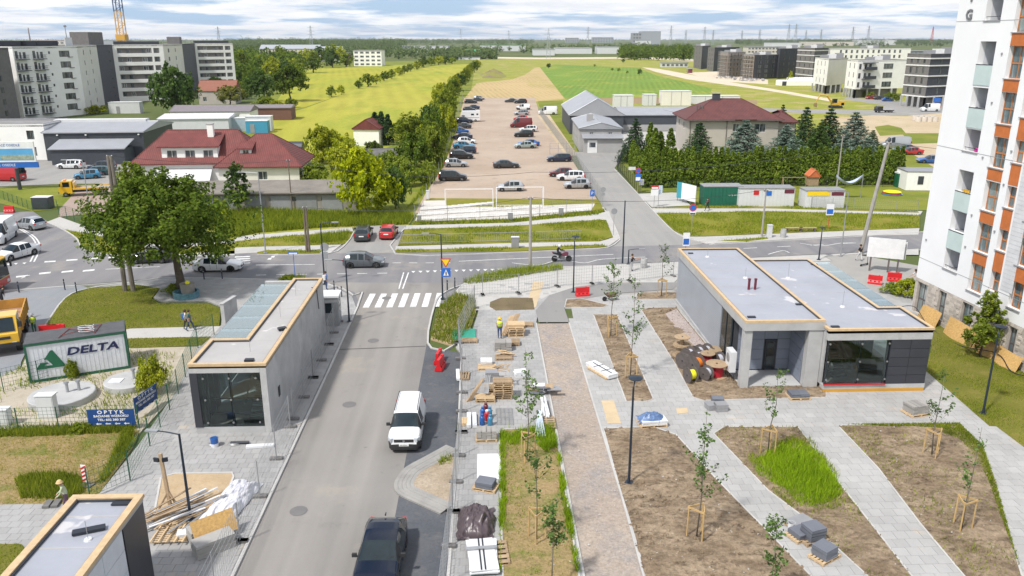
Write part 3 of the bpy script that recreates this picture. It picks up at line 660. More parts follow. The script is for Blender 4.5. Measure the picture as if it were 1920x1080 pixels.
for i,(px,pyb,w_,pyt,kd)in enumerate(((705,268,22,210,1),(717,270,20,208,2),(729,272,22,214,3))):
    place_tree('cypress_tree',['dark pointed conifer touching the small white gable house','middle one of three pointed conifers by white gable house','dark pointed conifer nearest the parking lot hedge'][i],'thuja_%d'%kd,px,pyb,w_,pyt,l_spruce,group='pointed conifers by the white gable house')
place_tree('garden_tree','broad green tree over the ruined grey shed roof','round_6',770,290,84,212,l_bush)
place_tree('garden_tree','dense bush in front of the ruined shed','bush_4',776,318,78,246,l_ash)
place_tree('garden_tree','dark bush right of the golden tree','bush_5',742,392,60,306,l_dark)
place_tree('garden_tree','low dark shrub on the slope below the ruined shed','bush_6',760,350,56,292,l_bush)
row=[(815,310,60,226),(822,285,62,206),(832,262,54,190),(806,250,66,190),(838,236,46,166),(824,225,46,160),(846,210,40,152),(852,194,36,146),(858,180,30,140),(866,170,26,134),(873,160,22,128),(880,151,20,122),(886,143,18,118),(892,136,16,114),(899,131,15,112)]
for i,(px,pyb,w_,pyt)in enumerate(row):
    px+=rnd.uniform(-6,4);w_*=rnd.uniform(.75,1.25);pyt+=rnd.uniform(-9,8)*(pyb-120)/180;place_tree('hedge_tree','shrubby green tree of the row beside the parking lot, %s from the near end'%nth(i+1),'bush_%d'%(i%5+2)if i<5 else 'round_%d'%(i%3+5),px,pyb,w_,pyt,(l_bush,l_ash,l_lime,l_dark,l_bush,l_lime)[i%6],group='trees along the parking lot fence')
row=[(622,182,24,160),(640,178,18,158),(672,166,20,150),(690,163,30,136),(706,158,22,138),(720,152,24,132),(735,148,20,128),(748,142,20,124),(758,139,18,122),(770,134,20,118),(782,131,20,113),(795,127,22,108),(808,123,24,106),(822,122,26,104),(836,121,22,104),(848,120,18,106)]
for i,(px,pyb,w_,pyt)in enumerate(row):
    place_tree('field_shrub','rounded green shrub between the two meadows, %s from the left'%nth(i+1),'far_%d'%(i%4),px,pyb,w_,pyt,(l_bush,l_lime,l_ash)[i%3],'shrub','shrubs between the meadows')
left_trees=[('pine_tree','huge dark conifer in front of the white apartment blocks','bush_8',326,216,98,114,l_dark),('garden_tree','dark round tree behind the small brown roof','round_7',488,196,62,132,l_dark),
    ('garden_tree','tall dark green tree at the edge of the meadow','round_8',545,190,72,118,l_ash),('garden_tree','olive brown tree beside the orange roofed house','round_9',432,200,58,158,l_olive),
    ('garden_tree','low grey green tree right of the purple roofed shed','bush_7',500,205,50,180,l_bush),('poplar_tree','light green tree by the end of the apartment row','tall_3',456,150,34,92,l_bush),
    ('garden_tree','pale lime tree among the dark ones left of the meadow','far_1',510,150,44,112,l_lime)]
for n_,lb,kd,px,pyb,w_,pyt,m in left_trees:place_tree(n_,lb,kd,px,pyb,w_,pyt,m)
for i in range(26):
    px=440+(i*37)%210;pyb=128-(px-440)*.05+(i%5)*4;w_=26+(i*7)%18
    place_tree('grove_tree','green tree of the grove left of the far meadow, %s along'%nth(i+1)if False else 'green tree of the grove left of the far meadow','far_%d'%(i%5),px,pyb,w_,pyb-26-(i*5)%14,(l_ash,l_bush,l_dark,l_lime)[i%4],group='trees in the grove beyond the meadow')
for i,(px,pyb,w_,pyt)in enumerate(((590,345,60,300),(640,300,60,246),(730,330,60,280),(700,300,44,262),(800,345,40,300),(790,275,60,226),(752,262,44,222),(660,345,50,300))):
    place_tree('garden_shrub',['loose shrub behind the garage roof, leftmost','yellow green shrub behind the golden tree, left','shrub beside the ruined shed wall','low shrub by the pointed conifers foot','shrub against the lot fence','shrub crown behind the ruined shed','low shrub right of the pointed conifers','shrub tucked behind the golden tree'][i],'bush_%d'%(i%6+2),px,pyb,w_,pyt,(l_bush,l_lime,l_bush,l_ash)[i%4],'shrub')
for i,(px,pyb,w_,pyt,m)in enumerate(((405,172,40,140,l_dark),(450,186,44,150,l_bush),(470,176,36,136,l_ash),(520,176,40,134,l_dark),(560,160,36,120,l_bush),(520,208,34,186,l_lime),(545,202,30,182,l_bush),(180,214,40,196,l_lime),(148,214,30,200,l_bush))):
    place_tree('estate_tree',['dark tree right of the huge dark tree','tree above the olive brown one','mid green tree behind the brown shed','dark tree left of the tall meadow edge one','tree at the upper meadow edge','lime bush at the sheds near the meadow','green bush at the meadow corner','yellow bush under the cream apartment wing','green bush by the white apartment block foot'][i],'bush_%d'%(i%6+2),px,pyb,w_,pyt,m)
# ---- garden of the villa
sp=[(1189,304,66,222,l_spruce,'dark spruce beside the grey office'),(1308,312,84,230,l_spruce,'dark bluish spruce in front of the villa door'),(1392,314,120,224,l_silver,'broad silver spruce before the villa front'),(1468,312,100,234,l_silver,'silver spruce at the villa corner'),
      (1462,268,44,196,l_spruce,'narrow dark spruce rising behind the villa roof end'),(1503,300,78,200,l_spruce,'tall dark spruce right of the villa'),(1548,302,100,204,l_spruce,'wide dark spruce in the villa garden middle'),(1594,306,110,210,l_silver,'large grey green spruce at the garden end'),(1530,310,76,230,l_dark,'short dark conifer between the tall spruces'),(1630,302,60,244,l_spruce,'small spruce by the leaning pole')]
for i,(px,pyb,w_,pyt,m,lb)in enumerate(sp):place_tree('spruce_tree',lb,'spruce_%d'%(i%3),px,pyb,w_,pyt,m)
for i,(px,pyb,pyt)in enumerate(((1217,306,230),(1236,308,246),(1255,304,240),(1226,310,240))):place_tree('cypress_tree',['columnar green cypress beside dark spruce and office','short columnar cypress between two taller ones','columnar cypress close to the villa wall','slim cypress in front of the pair by the villa'][i],'thuja_%d'%(i%3+1),px,pyb,22,pyt,l_thuja)
place_tree('garden_shrub','round bright green shrub behind the thuja hedge end','bush_2',1232,308,36,284,l_lime,'shrub')
place_tree('garden_shrub','grey green low shrub by the hedge corner','bush_3',1242,320,46,296,l_bush,'shrub')
A=Vector(G(1203,352));B=Vector(G(1690,346));nT=46
for i in range(nT):
    p=A.lerp(B,(i+.5)/nT);t=thing('thuja','columnar thuja of the tall evergreen hedge, %s from the left'%nth(i+1),'hedge plant',(p.x,p.y+rnd.uniform(-.2,.2),0),rnd.uniform(0,6.28),'thujas of the tall hedge')
    cm,tm,H_,W_=template('thuja_%d'%(i%3+1));sc=(1.0,1.0,rnd.uniform(1.04,1.24));add('crown',cm,l_thuja,t,scale=sc);add('trunk',tm,m_bark,t,scale=sc)
for i in range(9):
    p=Vector(G(1203,352)).lerp(Vector(G(1176,310)),(i+.5)/9);t=thing('thuja','columnar thuja along the side road fence, %s from the near corner'%nth(i+1),'hedge plant',(p.x+.8,p.y,0),rnd.uniform(0,6.28),'thujas along the side road')
    cm,tm,H_,W_=template('thuja_%d'%(i%3+1));sc=(1.1,1.1,rnd.uniform(.8,.95));add('crown',cm,l_thuja,t,scale=sc);add('trunk',tm,m_bark,t,scale=sc)
place_tree('purple_tree','dark purple leaved tree before the white apartment block','round_5',1645,178,34,150,l_purple)
for i,(px,pyb,w_,pyt)in enumerate(((1612,182,22,168),(1625,183,26,170),(1668,186,24,172),(1680,190,18,176),(1608,178,18,162))):
    place_tree('estate_shrub',['green shrub left of the red hatchback by the estate','green shrub behind the red hatchback by the estate','green shrub below the purple tree','green shrub right of the purple tree by the estate','small green shrub at the white pillars'][i],'bush_%d'%(i+2),px,pyb,w_,pyt,l_bush,'shrub','shrubs by the white apartments')
place_tree('young_tree','small lime tree by the low white garage ramp','tall_2',1481,160,12,132,l_lime)
for i,(px,pyb,w_,pyt,m)in enumerate(((1199,141,10,128,l_dark),(1028,128,12,118,l_dark),(1169,117,9,110,l_dark),(1148,133,6,127,l_bush),(1160,134,8,127,l_bush),(1176,138,6,132,l_bush),(1115,125,6,120,l_bush))):
    place_tree('field_bush',['lone dark bush at the far edge of green crop','dark bush beside the striped pylon foot','small dark bush by the pale far track','small bush in the weeds, leftmost of a loose trio','middle bush of a loose trio in the weeds','rightmost bush of a loose trio in the weeds','tiny bush above the green crop field'][i],'far_%d'%(i%4),px,pyb,w_,pyt,m,'bush')
# ---- wood on the horizon and groves before it
def wood(name,label,strips,n,m,seed,hs=(7,13)):
    rs=np.random.RandomState(seed);cen=[];rad=[]
    for i in range(n):
        (xa,ya),(xb,yb)=strips[rs.randint(len(strips))];px,py=rs.uniform(xa,xb),rs.uniform(ya,yb);x,y=G(px,py);h=rs.uniform(*hs)*(.6+.4*rs.rand())
        nb=7
        for k in range(nb):cen.append((x+rs.normal()*h*.28,y+rs.normal()*h*.28,h*rs.uniform(.2,.95)));rad.append(h*.26)
    cen=np.array(cen);per=10;me=quads_mesh(name,leaf_cloud(rs,cen,rad,per,.95,(cen[:,0].mean(),cen[:,1].mean()+400,-300),.8));o=add(name,me,m);tag(o,label,'wood',kind='stuff');return o
wood('forest','band of woodland along the horizon',[((-150,74.3),(1960,78)),((420,77),(1000,84)),((1380,76),(1960,85)),((440,80),(760,92))],5200,l_far,4,(14,24))
wood('grove','dark grove right of the far green fields',[((1165,98),(1215,112)),((1190,95),(1295,114)),((1165,90),(1300,100))],330,l_ash,5,(9,15))
wood('grove','scattered trees among the far white sheds',[((620,88),(900,104)),((900,86),(1170,100)),((850,100),(930,112)),((1500,80),(1790,88)),((440,84),(640,96)),((640,92),(880,112))],800,l_far,6,(7,12))
wood('grove','trees behind the white apartment blocks',[((250,78),(440,92)),((0,76),(250,82)),((430,96),(480,160)),((470,100),(560,140))],460,l_ash,8,(8,14))
# ---- grass and weeds standing up
lp=list(lawn_polys.values())
blades('lawn_grass',[lawn_polys['front_lawn'],lawn_polys['front_lawn_strip'],lawn_polys['corner_lawn']],26000,.04,.12,.02,l_weed,.14,seed=2)
blades('tower_lawn_grass',[lawn_polys['tower_lawn']],20000,.04,.12,.02,l_weed,.12,seed=3,thin=.35)
blades('verge_grass',[v for k,v in lawn_polys.items()if k.startswith(('verge','grass'))],42000,.08,.30,.03,l_weed,.12,seed=4,thin=.25)
tall=GP([(1405,870),(1430,862),(1470,838),(1500,828),(1530,850),(1560,893),(1580,930),(1560,945),(1525,958),(1500,955),(1470,925),(1420,895)])
blades('long_grass',[tall],9000,.2,.6,.018,l_grass,.15,.7,seed=5,fade=1.2)
blades('long_grass_fringe',[GP([(1395,860),(1420,850),(1470,828),(1520,826),(1575,900),(1600,945),(1560,962),(1500,970),(1440,920)])],3500,.1,.4,.018,l_weed,.15,.8,seed=25,thin=.7)
blades('long_grass',[GP([(938,810),(948,806),(1040,802),(1046,858),(1020,850),(1000,832),(975,840),(938,838)]),GP([(936,838),(946,838),(950,950),(941,1010),(938,1080),(936,1080)]),GP([(1046,850),(1050,850),(1088,1078),(1080,1078),(1050,930)])],5200,.1,.4,.02,l_grass,.15,.7,seed=6,thin=1.1)
blades('bed_weeds',[BEDS['near'],BEDS['bed_right'],BEDS['bed_mid']],6500,.04,.16,.02,l_weed,.16,.8,seed=7,thin=.5)
blades('path_edge_grass',[GP([(1585,800),(1798,798),(1842,841),(1864,904),(1890,997),(1912,1072),(1880,985),(1850,900),(1800,830),(1740,806)])],9000,.05,.16,.02,l_weed,.15,.6,seed=8)
blades('dry_weeds',[dryp],9000,.04,.14,.02,l_straw,.15,.9,seed=9)
blades('long_grass',[GP([(30,905),(60,895),(120,892),(165,905),(160,930),(120,942),(40,940)]),GP([(-20,812),(200,800),(258,806),(240,815),(100,822),(-20,826)]),GP([(225,830),(250,815),(252,838),(200,905),(185,915)])],9000,.15,.5,.025,l_weed,.12,.6,seed=10)
blades('street_verge_weeds',[verge_m],3800,.15,.6,.025,l_weed,.12,.6,seed=11)
blades('weeds',[GP([(360,402),(470,396),(640,402),(760,400),(776,406),(764,422),(680,425),(600,428),(480,438),(445,448),(400,430)])],26000,.2,1.0,.045,l_weed,.03,.6,seed=12)
blades('weeds',[GP([(530,480),(530,476),(1,1)])]if False else[GP([(520,527),(570,522),(578,528),(540,532)]),GP([(868,532),(900,520),(960,508),(1052,502),(1056,508),(1000,516),(940,528),(880,536)]),GP([(565,455),(600,442),(655,437),(648,452),(600,459)])],5000,.15,.7,.03,l_weed,.12,.6,seed=13)
blades('yard_weeds',[GP([(40,690),(230,660),(330,665),(320,730),(262,808),(-40,812),(-40,730)])],3000,.1,.45,.025,l_weed,.1,.7,seed=14,thin=.5)
blades('lot_edge_weeds',[GP([(772,424),(778,417),(840,416),(960,413),(1020,406),(1112,397),(1138,394),(1120,405),(960,419)]),GP([(755,400),(800,360),(832,312),(848,270),(860,222),(850,222),(822,300),(780,370)])],9000,.15,.6,.05,l_weed,.03,.6,seed=15)
def clods(name,polys,n,s0,s1,m,seed,z=.16):
    rs=np.random.RandomState(seed);V=[];F=[];tot=sum(abs(area(p))for p in polys)
    for p in polys:
        k=int(n*abs(area(p))/tot);q=np.stack([rs.uniform(min(v[0]for v in p),max(v[0]for v in p),k*3),rs.uniform(min(v[1]for v in p),max(v[1]for v in p),k*3)],1);q=q[inside(p,q[:,0],q[:,1])][:k]
        for x,y in q:
            s=s0+(s1-s0)*rs.rand()**3;b=len(V);V+=[(x+s*rs.uniform(.6,1.2),y,z),(x,y+s*rs.uniform(.5,1),z),(x-s*rs.uniform(.6,1.2),y,z),(x,y-s*rs.uniform(.5,1),z),(x+s*.2*rs.normal(),y,z+s*rs.uniform(.5,1))];F+=[(b,b+1,b+4),(b+1,b+2,b+4),(b+2,b+3,b+4),(b+3,b,b+4)]
    o=MB().add(V,F).build(name,m);o['kind']='stuff'
clods('soil_clods',[BEDS[k]for k in('bed_big','bed_mid','bed_right','bed_kiosk','bed_tree_strip')],5000,.03,.13,g_soil,3,.17)
blades('island_weeds',[[(-2.6,37.3),(-1.9,37.4),(-1.9,38.4),(-2.5,38.0)]],160,.1,.35,.02,l_weed,.15,.7,seed=31)
clods('soil_stones',[BEDS[k]for k in('bed_big','bed_mid','bed_right','near','left')]+[GP([(1010,609),(1066,609),(1200,1080),(1090,1080)])],700,.02,.06,m_kerb,4,.17)
# ---- staked saplings
SAPM={}
def sapling(px,pyb,pyt,label,seed,stake=True,dense=1.0,group='staked saplings'):
    x,y=G(px,pyb,.15);h=top_z(px,pyb,pyt);rs=np.random.RandomState(seed)
    t=thing('sapling',label,'young tree',(x,y,.15),0)
    tm=MB();bend=[(rs.normal()*.06,rs.normal()*.06)for _ in range(4)]
    ax=[Vector((0,0,0)),Vector((bend[0][0],bend[0][1],h*.3)),Vector((bend[1][0],bend[1][1],h*.6)),Vector((bend[2][0]*2,bend[2][1]*2,h))]
    tm.tube(ax,[.035,.028,.018,.006],6);cen=[];rad=[]
    for k in range(int(13*dense)):
        f=rs.uniform(.30,.9);a=rs.uniform(0,6.28);b=ax[0].lerp(ax[3],f);L1=h*rs.uniform(.12,.24)*(1.15-f*.7);e=b+Vector((math.cos(a)*L1*.8,math.sin(a)*L1*.8,L1*.9))
        tm.tube([b,b.lerp(e,.5)+Vector((math.cos(a),math.sin(a),0))*L1*.12,e],[.010,.008,.004],4)
        for q in(.35,.6,.8,1.0):cen.append(tuple(b.lerp(e,q)));rad.append(.15+.08*rs.rand())
    for q in(.55,.66,.78,.88,.96):cen.append(tuple(ax[0].lerp(ax[3],q)));rad.append(.13)
    tm.build('trunk',m_sapbark,t,True);add('crown',quads_mesh('crown',leaf_cloud(rs,cen,rad,int(6*dense)+1,.07,None,.75)),l_sap,t)
    if stake:
        s=thing('stake_frame','wooden stakes holding the '+' '.join(label.replace('staked ','').split()[-12:]),'tree stake',(x,y,.13),rs.uniform(0,6.28),'wooden stakes of the saplings')
        P3=[(math.cos(a)*.42,math.sin(a)*.42)for a in(0,2.09,4.19)]
        for p in P3:MB().tube([(p[0]*1.04,p[1]*1.04,-.1),(*p,1.55)],.035,7).build('stake',m_pine,s)
        for i in range(3):p,q=P3[i],P3[(i+1)%3];MB().bar((p[0]*1.12,p[1]*1.12,1.48),(q[0]*1.12,q[1]*1.12,1.48),.03,.09).build('rail',m_pine,s)
        MB().tube([(P3[0][0],P3[0][1],1.38),(0,0,1.36),(P3[1][0],P3[1][1],1.38)],.018,5).build('tie',mat('black_strap',(.03,.03,.03),.8),s)
    return t
m_pine=mat('peeled_pine',(.50,.34,.15),.7,var=.18,scale=3,rnd=.12)
sapling(1145,629,480,'slim staked sapling at the head of the narrow bed, far one',21)
sapling(1182,705,515,'slim staked sapling in the narrow bed near the cable drums',22)
sapling(1240,555,455,'small staked sapling at the kiosk rear corner near the road',23,dense=.7)
sapling(988,862,652,'leafy staked sapling in tall grass at the head of path side bed',24)
sapling(1006,1012,800,'sparse staked sapling in the dry grass bed beside the gravel path',25,dense=.8)
sapling(1034,1100,945,'low leafy sapling at the bottom of the dry grass bed',26,False)
sapling(1306,1006,765,'staked sapling standing alone in the large bare soil bed',27)
sapling(1440,1150,965,'sapling top at the lower end of the large soil bed',28,False)
sapling(1440,850,690,'staked sapling before the kiosk entrance door',29,dense=.8)
sapling(1747,854,690,'staked sapling at the plaza corner of the right hand bed',30,dense=.8)
sapling(1803,990,792,'crooked staked sapling with few leaves in the right hand bed',31,dense=.55)
place_tree('yard_tree','bushy young tree leaning on the tower wall boards','tall_4',1838,672,74,542,l_bush)
place_tree('yard_shrub','leafy shrub at the fence corner beside the container','bush_4',290,740,62,662,l_lime,'shrub')
for i,(px,pyb,w_,pyt)in enumerate(((138,712,30,672),(150,814,44,790),(240,822,30,803),(330,552,50,530),(1700,558,60,520),(1672,552,40,528),(545,530,44,514),(520,300,40,288))):
    place_tree('weed_bush',['weedy bush growing against the white container','weed clump under the blue optician sign','weed clump by the corner fence post','low plants around the flower pot of the big tree','yellow green shrub behind the red barriers by the tower','low shrub between billboard and glass roof','low weeds on the road corner behind the long kiosk','nettles along the house wall'][i],'bush_%d'%(i%5+1),px,pyb,w_,pyt,(l_weed,l_weed,l_weed,l_bush,l_lime,l_bush,l_weed,l_weed)[i],'weeds')
# ================================================================ VEHICLES
def paint(name,col,metal=.25,rough=.32,coat=.7):
    k='paint_'+name
    if k in MATS:return MATS[k]
    t=NT(k);p=t.pos(True)
    c=t.mix(t.rng(t.noise(p,2.2,5,.7),.45,.8,0,.22),col,tuple(.75*x+.02 for x in col))
    t.set(t.b.inputs['Base Color'],c);t.b.inputs['Metallic'].default_value=metal;t.b.inputs['Roughness'].default_value=rough
    t.b.inputs['Coat Weight'].default_value=coat;t.b.inputs['Coat Roughness'].default_value=.07;MATS[k]=t.m;return t.m
m_glass=mat('car_glass',(.012,.022,.027),.04,var=.3,scale=1.5,spec=.55)
m_tyre=mat('tyre_rubber',(.025,.025,.026),.85);m_rim=mat('alloy_rim',(.45,.46,.47),.3,.8);m_trim=mat('black_trim',(.028,.028,.03),.6)
m_lamp=mat('headlamp_glass',(.62,.65,.68),.12,.3,coat=.8);m_tail=mat('tail_lamp',(.45,.015,.012),.2,coat=.8);m_plate=mat('number_plate',(.78,.78,.76),.5)
m_amber=mat('amber_lamp',(.75,.25,.02),.3,coat=.5)
CARS={
 'hatch':dict(L=4.0,W=1.74,wb=2.52,r=.31,top=[(2.0,.60),(1.93,.72),(1.6,.84),(.98,.98),(.18,1.43),(-.4,1.49),(-1.2,1.45),(-1.62,1.36),(-1.9,.98),(-1.97,.9),(-2.0,.55)],cowl=.98,roof=.18,rend=-1.62,tail=-1.9,belt=(.74,.98),panes=[(.1,-.42),(-.5,-1.25)]),
 'sedan':dict(L=4.6,W=1.8,wb=2.7,r=.32,top=[(2.3,.58),(2.22,.7),(1.8,.84),(1.05,.96),(.25,1.40),(-.4,1.45),(-1.0,1.40),(-1.75,1.04),(-2.2,.99),(-2.27,.9),(-2.3,.55)],cowl=1.05,roof=.25,rend=-1.0,tail=-1.75,belt=(.74,.94),panes=[(.15,-.38),(-.46,-1.1)]),
 'estate':dict(L=4.5,W=1.8,wb=2.68,r=.33,top=[(2.25,.6),(2.17,.74),(1.75,.88),(1.05,1.0),(.3,1.47),(-.4,1.53),(-1.5,1.49),(-1.95,1.40),(-2.17,1.0),(-2.23,.9),(-2.25,.55)],cowl=1.05,roof=.3,rend=-1.95,tail=-2.17,belt=(.78,1.0),panes=[(.2,-.36),(-.44,-1.2),(-1.28,-1.8)]),
 'suv':dict(L=4.5,W=1.86,wb=2.66,r=.36,top=[(2.25,.68),(2.17,.85),(1.8,1.0),(1.05,1.12),(.4,1.60),(-.3,1.68),(-1.4,1.63),(-1.85,1.52),(-2.15,1.1),(-2.22,.98),(-2.25,.6)],cowl=1.05,roof=.4,rend=-1.85,tail=-2.15,belt=(.9,1.12),panes=[(.3,-.34),(-.42,-1.2),(-1.28,-1.7)]),
 'cross':dict(L=4.5,W=1.84,wb=2.68,r=.34,top=[(2.25,.62),(2.17,.8),(1.75,.94),(1.05,1.05),(.25,1.46),(-.4,1.54),(-1.0,1.51),(-1.35,1.44),(-2.0,1.08),(-2.2,.95),(-2.25,.55)],cowl=1.05,roof=.25,rend=-1.35,tail=-2.0,belt=(.8,1.02),panes=[(.15,-.4),(-.48,-1.2)]),
 'mpv':dict(L=4.36,W=1.76,wb=2.8,r=.31,top=[(2.18,.62),(2.14,.92),(1.8,1.08),(1.28,1.20),(.70,1.76),(.2,1.85),(-1.6,1.86),(-2.0,1.82),(-2.13,1.1),(-2.16,.9),(-2.18,.55)],cowl=1.28,roof=.70,rend=-2.0,tail=-2.13,belt=(.96,1.10),panes=[(.6,-.15)],tri=[(1.1,.68)]),
 'mpvw':dict(L=4.5,W=1.78,wb=2.8,r=.32,top=[(2.25,.62),(2.19,.8),(1.8,.96),(1.2,1.08),(.5,1.58),(0,1.68),(-1.6,1.66),(-2.0,1.6),(-2.18,1.05),(-2.22,.9),(-2.25,.55)],cowl=1.2,roof=.5,rend=-2.0,tail=-2.18,belt=(.86,1.04),panes=[(.42,-.3),(-.38,-1.2),(-1.28,-1.85)]),
 'van':dict(L=5.6,W=2.0,wb=3.4,r=.35,top=[(2.8,.7),(2.74,1.0),(2.35,1.22),(2.0,1.34),(1.25,2.25),(.8,2.42),(-2.4,2.44),(-2.68,2.4),(-2.76,1.2),(-2.78,.9),(-2.8,.55)],cowl=2.0,roof=1.25,rend=-2.68,tail=-2.76,belt=(1.0,1.24),panes=[(1.15,.45)]),
}
CARM={}
def car_meshes(kind):
    if kind in CARM:return CARM[kind]
    S=CARS[kind];L2,W2,r=S['L']/2,S['W']/2,S['r'];tx=[a for a,b in S['top']][::-1];tz=[b for a,b in S['top']][::-1]
    ax=[S['wb']/2+.02,-S['wb']/2+.02];ar=r+.065;xs=set(a for a,b in S['top'])
    for a in ax:
        for k in range(9):xs.add(round(a+ar*math.cos(math.pi*k/8),4))
    for p in S['panes']:xs|=set(p)
    xs|={round(v,3)for v in np.linspace(S['cowl'],S['roof'],4)}
    xs=sorted(xs,reverse=True);rings=[]
    for x in xs:
        zt=float(np.interp(x,tx,tz));f=(L2-x)/(2*L2);belt=S['belt'][0]+(S['belt'][1]-S['belt'][0])*f
        e=min(1,min(L2-x,x+L2)/.55);b_=.80 if kind in('van','mpv','mpvw')else .72;e=e if kind in('van','mpv','mpvw')else min(1,min(L2-x,x+L2)/.8);ws=W2*(b_+(1-b_)*math.sqrt(max(0,1-(1-e)**2)))
        zs=min(belt,zt-.05);cab=max(0,min(1,(zt-belt)/.45));zb=.20+(.08 if min(L2-x,x+L2)<.25 else 0)
        arch=0
        for a in ax:
            if abs(x-a)<ar-1e-6:arch=max(arch,r+math.sqrt(ar*ar-(x-a)**2)-.0)
        wt=ws-.03-.19*cab-(max(0,-.6-x)*.09*cab if kind not in('mpv','van','mpvw')else 0);zr=zt-(.05 if cab>.3 else .025)
        zlow=max(zb,arch);zm=max((zs+zb)/2+.02,zlow);zl=max(zb+.12,zlow)
        half=[(0,zt),(wt*.55,zt-.006),(wt*.9,zt-.022),(wt,zr),(ws-.015,max(zs,zr-1)),(ws,max(zs-.06,zlow)),(ws-.005+.015,zm),(ws-.03,zl),(ws-.07,zlow)]
        rings.append((x,half))
    parts={}
    def q(nm,*p):parts.setdefault(nm,MB()).add(p,[tuple(range(len(p)))])
    nh=len(rings[0][1])
    for i in range(len(rings)-1):
        (xa,A),(xb,B)=rings[i],rings[i+1];xm=(xa+xb)/2
        for s in(1,-1):
            for k in range(nh-1):
                nm='body'
                if k<3 and S['roof']<xm<S['cowl']:nm='windshield'
                elif k<3 and S['tail']<xm<S['rend']:nm='rear_window'
                elif k==3:
                    for j,(p0,p1)in enumerate(S['panes']):
                        if p1<xm<p0:nm='side_window%d%s'%(j,'a' if s>0 else 'b')
                    if nm=='body' and S['roof']<xm<S['cowl']:nm='pillar'+('a' if s>0 else 'b')
                elif k>=6:nm='body' if kind!='mpv' or(xm<1.55 and xm>-1.85)else 'bumper'
                if kind=='mpv' and xm>1.7 and k>=3 and(A[k][1]+B[k+1][1])/2<.74:nm='bumper'
                P=[(xa,s*A[k][0],A[k][1]),(xb,s*B[k][0],B[k][1]),(xb,s*B[k+1][0],B[k+1][1]),(xa,s*A[k+1][0],A[k+1][1])]
                if s>0:P=P[::-1]
                if len(set(P))>=3:q(nm,*P)
    for(x,h),sg in((rings[0],1),(rings[-1],-1)):
        loop=[(x,y,z)for y,z in h]+[(x,-y,z)for y,z in reversed(h[1:])];parts['bumper' if kind=='mpv' else 'body'].add(loop if sg<0 else loop[::-1],[tuple(range(len(loop)))])
    out={}
    for nm,mb in parts.items():
        me=mb.mesh(nm,True)
        import bmesh
        bm=bmesh.new();bm.from_mesh(me);bmesh.ops.remove_doubles(bm,verts=bm.verts,dist=.0008);bm.to_mesh(me);bm.free();me.set_sharp_from_angle(angle=R(46));out[nm]=me
    def p(nm,mb,m,smooth=False):out[nm]=(mb.mesh(nm,smooth),m)
    u=MB();u.box2(-L2+.2,-W2+.15,.16,L2-.2,W2-.15,.5);p('underbody',u,m_trim)
    hz=float(np.interp(L2-.15,tx,tz))-.10;fz=float(np.interp(-L2+.06,tx,tz))
    for s,nm in((1,'a'),(-1,'b')):
        h=MB();y=s*W2*.70;h.box((L2-(.2 if kind=='mpv' else .15),y,hz-.04),(.34,.40,.2)if kind=='mpv' else(.28,.36,.13),-s*.5);p('headlight'+nm,h,m_lamp)
        tl=MB();vt=kind in('mpv','van','mpvw','estate','suv');tl.box((-L2+.09,s*(W2*(.86 if vt else .70)),fz-(.12 if vt else .1)),(.16,.17 if vt else .34,.42 if vt else .14),s*.25);p('tail_light'+nm,tl,m_tail)
        mr=MB();xb=S['cowl']-.42;zb2=S['belt'][0]+.16;mr.box((xb,s*(W2+.09),zb2+.04),(.11,.2,.15));mr.bar((xb+.02,s*(W2-.06),zb2-.02),(xb,s*(W2+.03),zb2+.01),.05);p('mirror'+nm,mr,m_trim)
    gr=MB();gr.box((L2-.012,0,.47),(.05,W2*1.1,.17));gr.box((L2-.01,0,hz-.07),(.05,W2*.72,.09));p('grille',gr,m_trim)
    for nm,x in(('a',L2+.018),('b',-L2-.012)):pl=MB();pl.box((x,0,.56 if nm=='a' else .72),(.02,.52,.115));p('number_plate'+nm,pl,m_plate)
    sm=MB()
    for s in(1,-1):
        for x in[a for a,b in S['panes']]+[S['panes'][-1][1]]:sm.bar((x-.04,s*(W2+.004),.34),(x-.04,s*(W2-.003),S['belt'][0]+.08),.016,.02)
    p('door_gap',sm,m_trim)
    ty=MB();ty.lathe([(r*.66,-.10),(r*.93,-.11),(r,-.07),(r,.07),(r*.93,.11),(r*.66,.10)],16);rm=MB();rm.lathe([(.03,.075),(r*.2,.09),(r*.66,.06)],12)
    for k in range(5):a=k*2*math.pi/5;rm.bar((0,0,.085),(math.cos(a)*r*.64,math.sin(a)*r*.64,.085),.07,.03)
    rm.lathe([(r*.58,.05),(r*.58,.098),(r*.67,.098),(r*.67,.05)],16)
    out['_tyre']=ty.mesh('tyre',True);out['_rim']=rm.mesh('rim');CARM[kind]=out;return out
def car(kind,col,loc,heading,label,cat='car',group=None,name=None,extra=None,z=.04):
    M_=car_meshes(kind);S=CARS[kind];t=thing(name or 'car',label,cat,(loc[0],loc[1],z),R(heading),group)
    for nm,me in M_.items():
        if nm[0]=='_':continue
        base=nm[:-2]if nm.startswith('side_window')else nm[:-1]if nm.startswith(('headlight','tail_light','mirror','number_plate','pillar'))and nm[-1]in 'ab' else nm
        if isinstance(me,tuple):add(base,me[0],me[1],t)
        else:add(base,me,{'body':col,'pillara':m_trim,'pillarb':m_trim,'bumper':m_trim}.get(nm,m_glass),t)
    for x in(S['wb']/2+.02,-S['wb']/2+.02):
        for s in(1,-1):
            wh=bpy.data.objects.new('wheel',None);C.objects.link(wh);wh.parent=t;wh.location=(x,s*(S['W']/2-.125),S['r']);wh.rotation_euler=(R(-90)*s,0,0)
            add('tyre',M_['_tyre'],m_tyre,wh);add('rim',M_['_rim'],m_rim,wh)
    return t
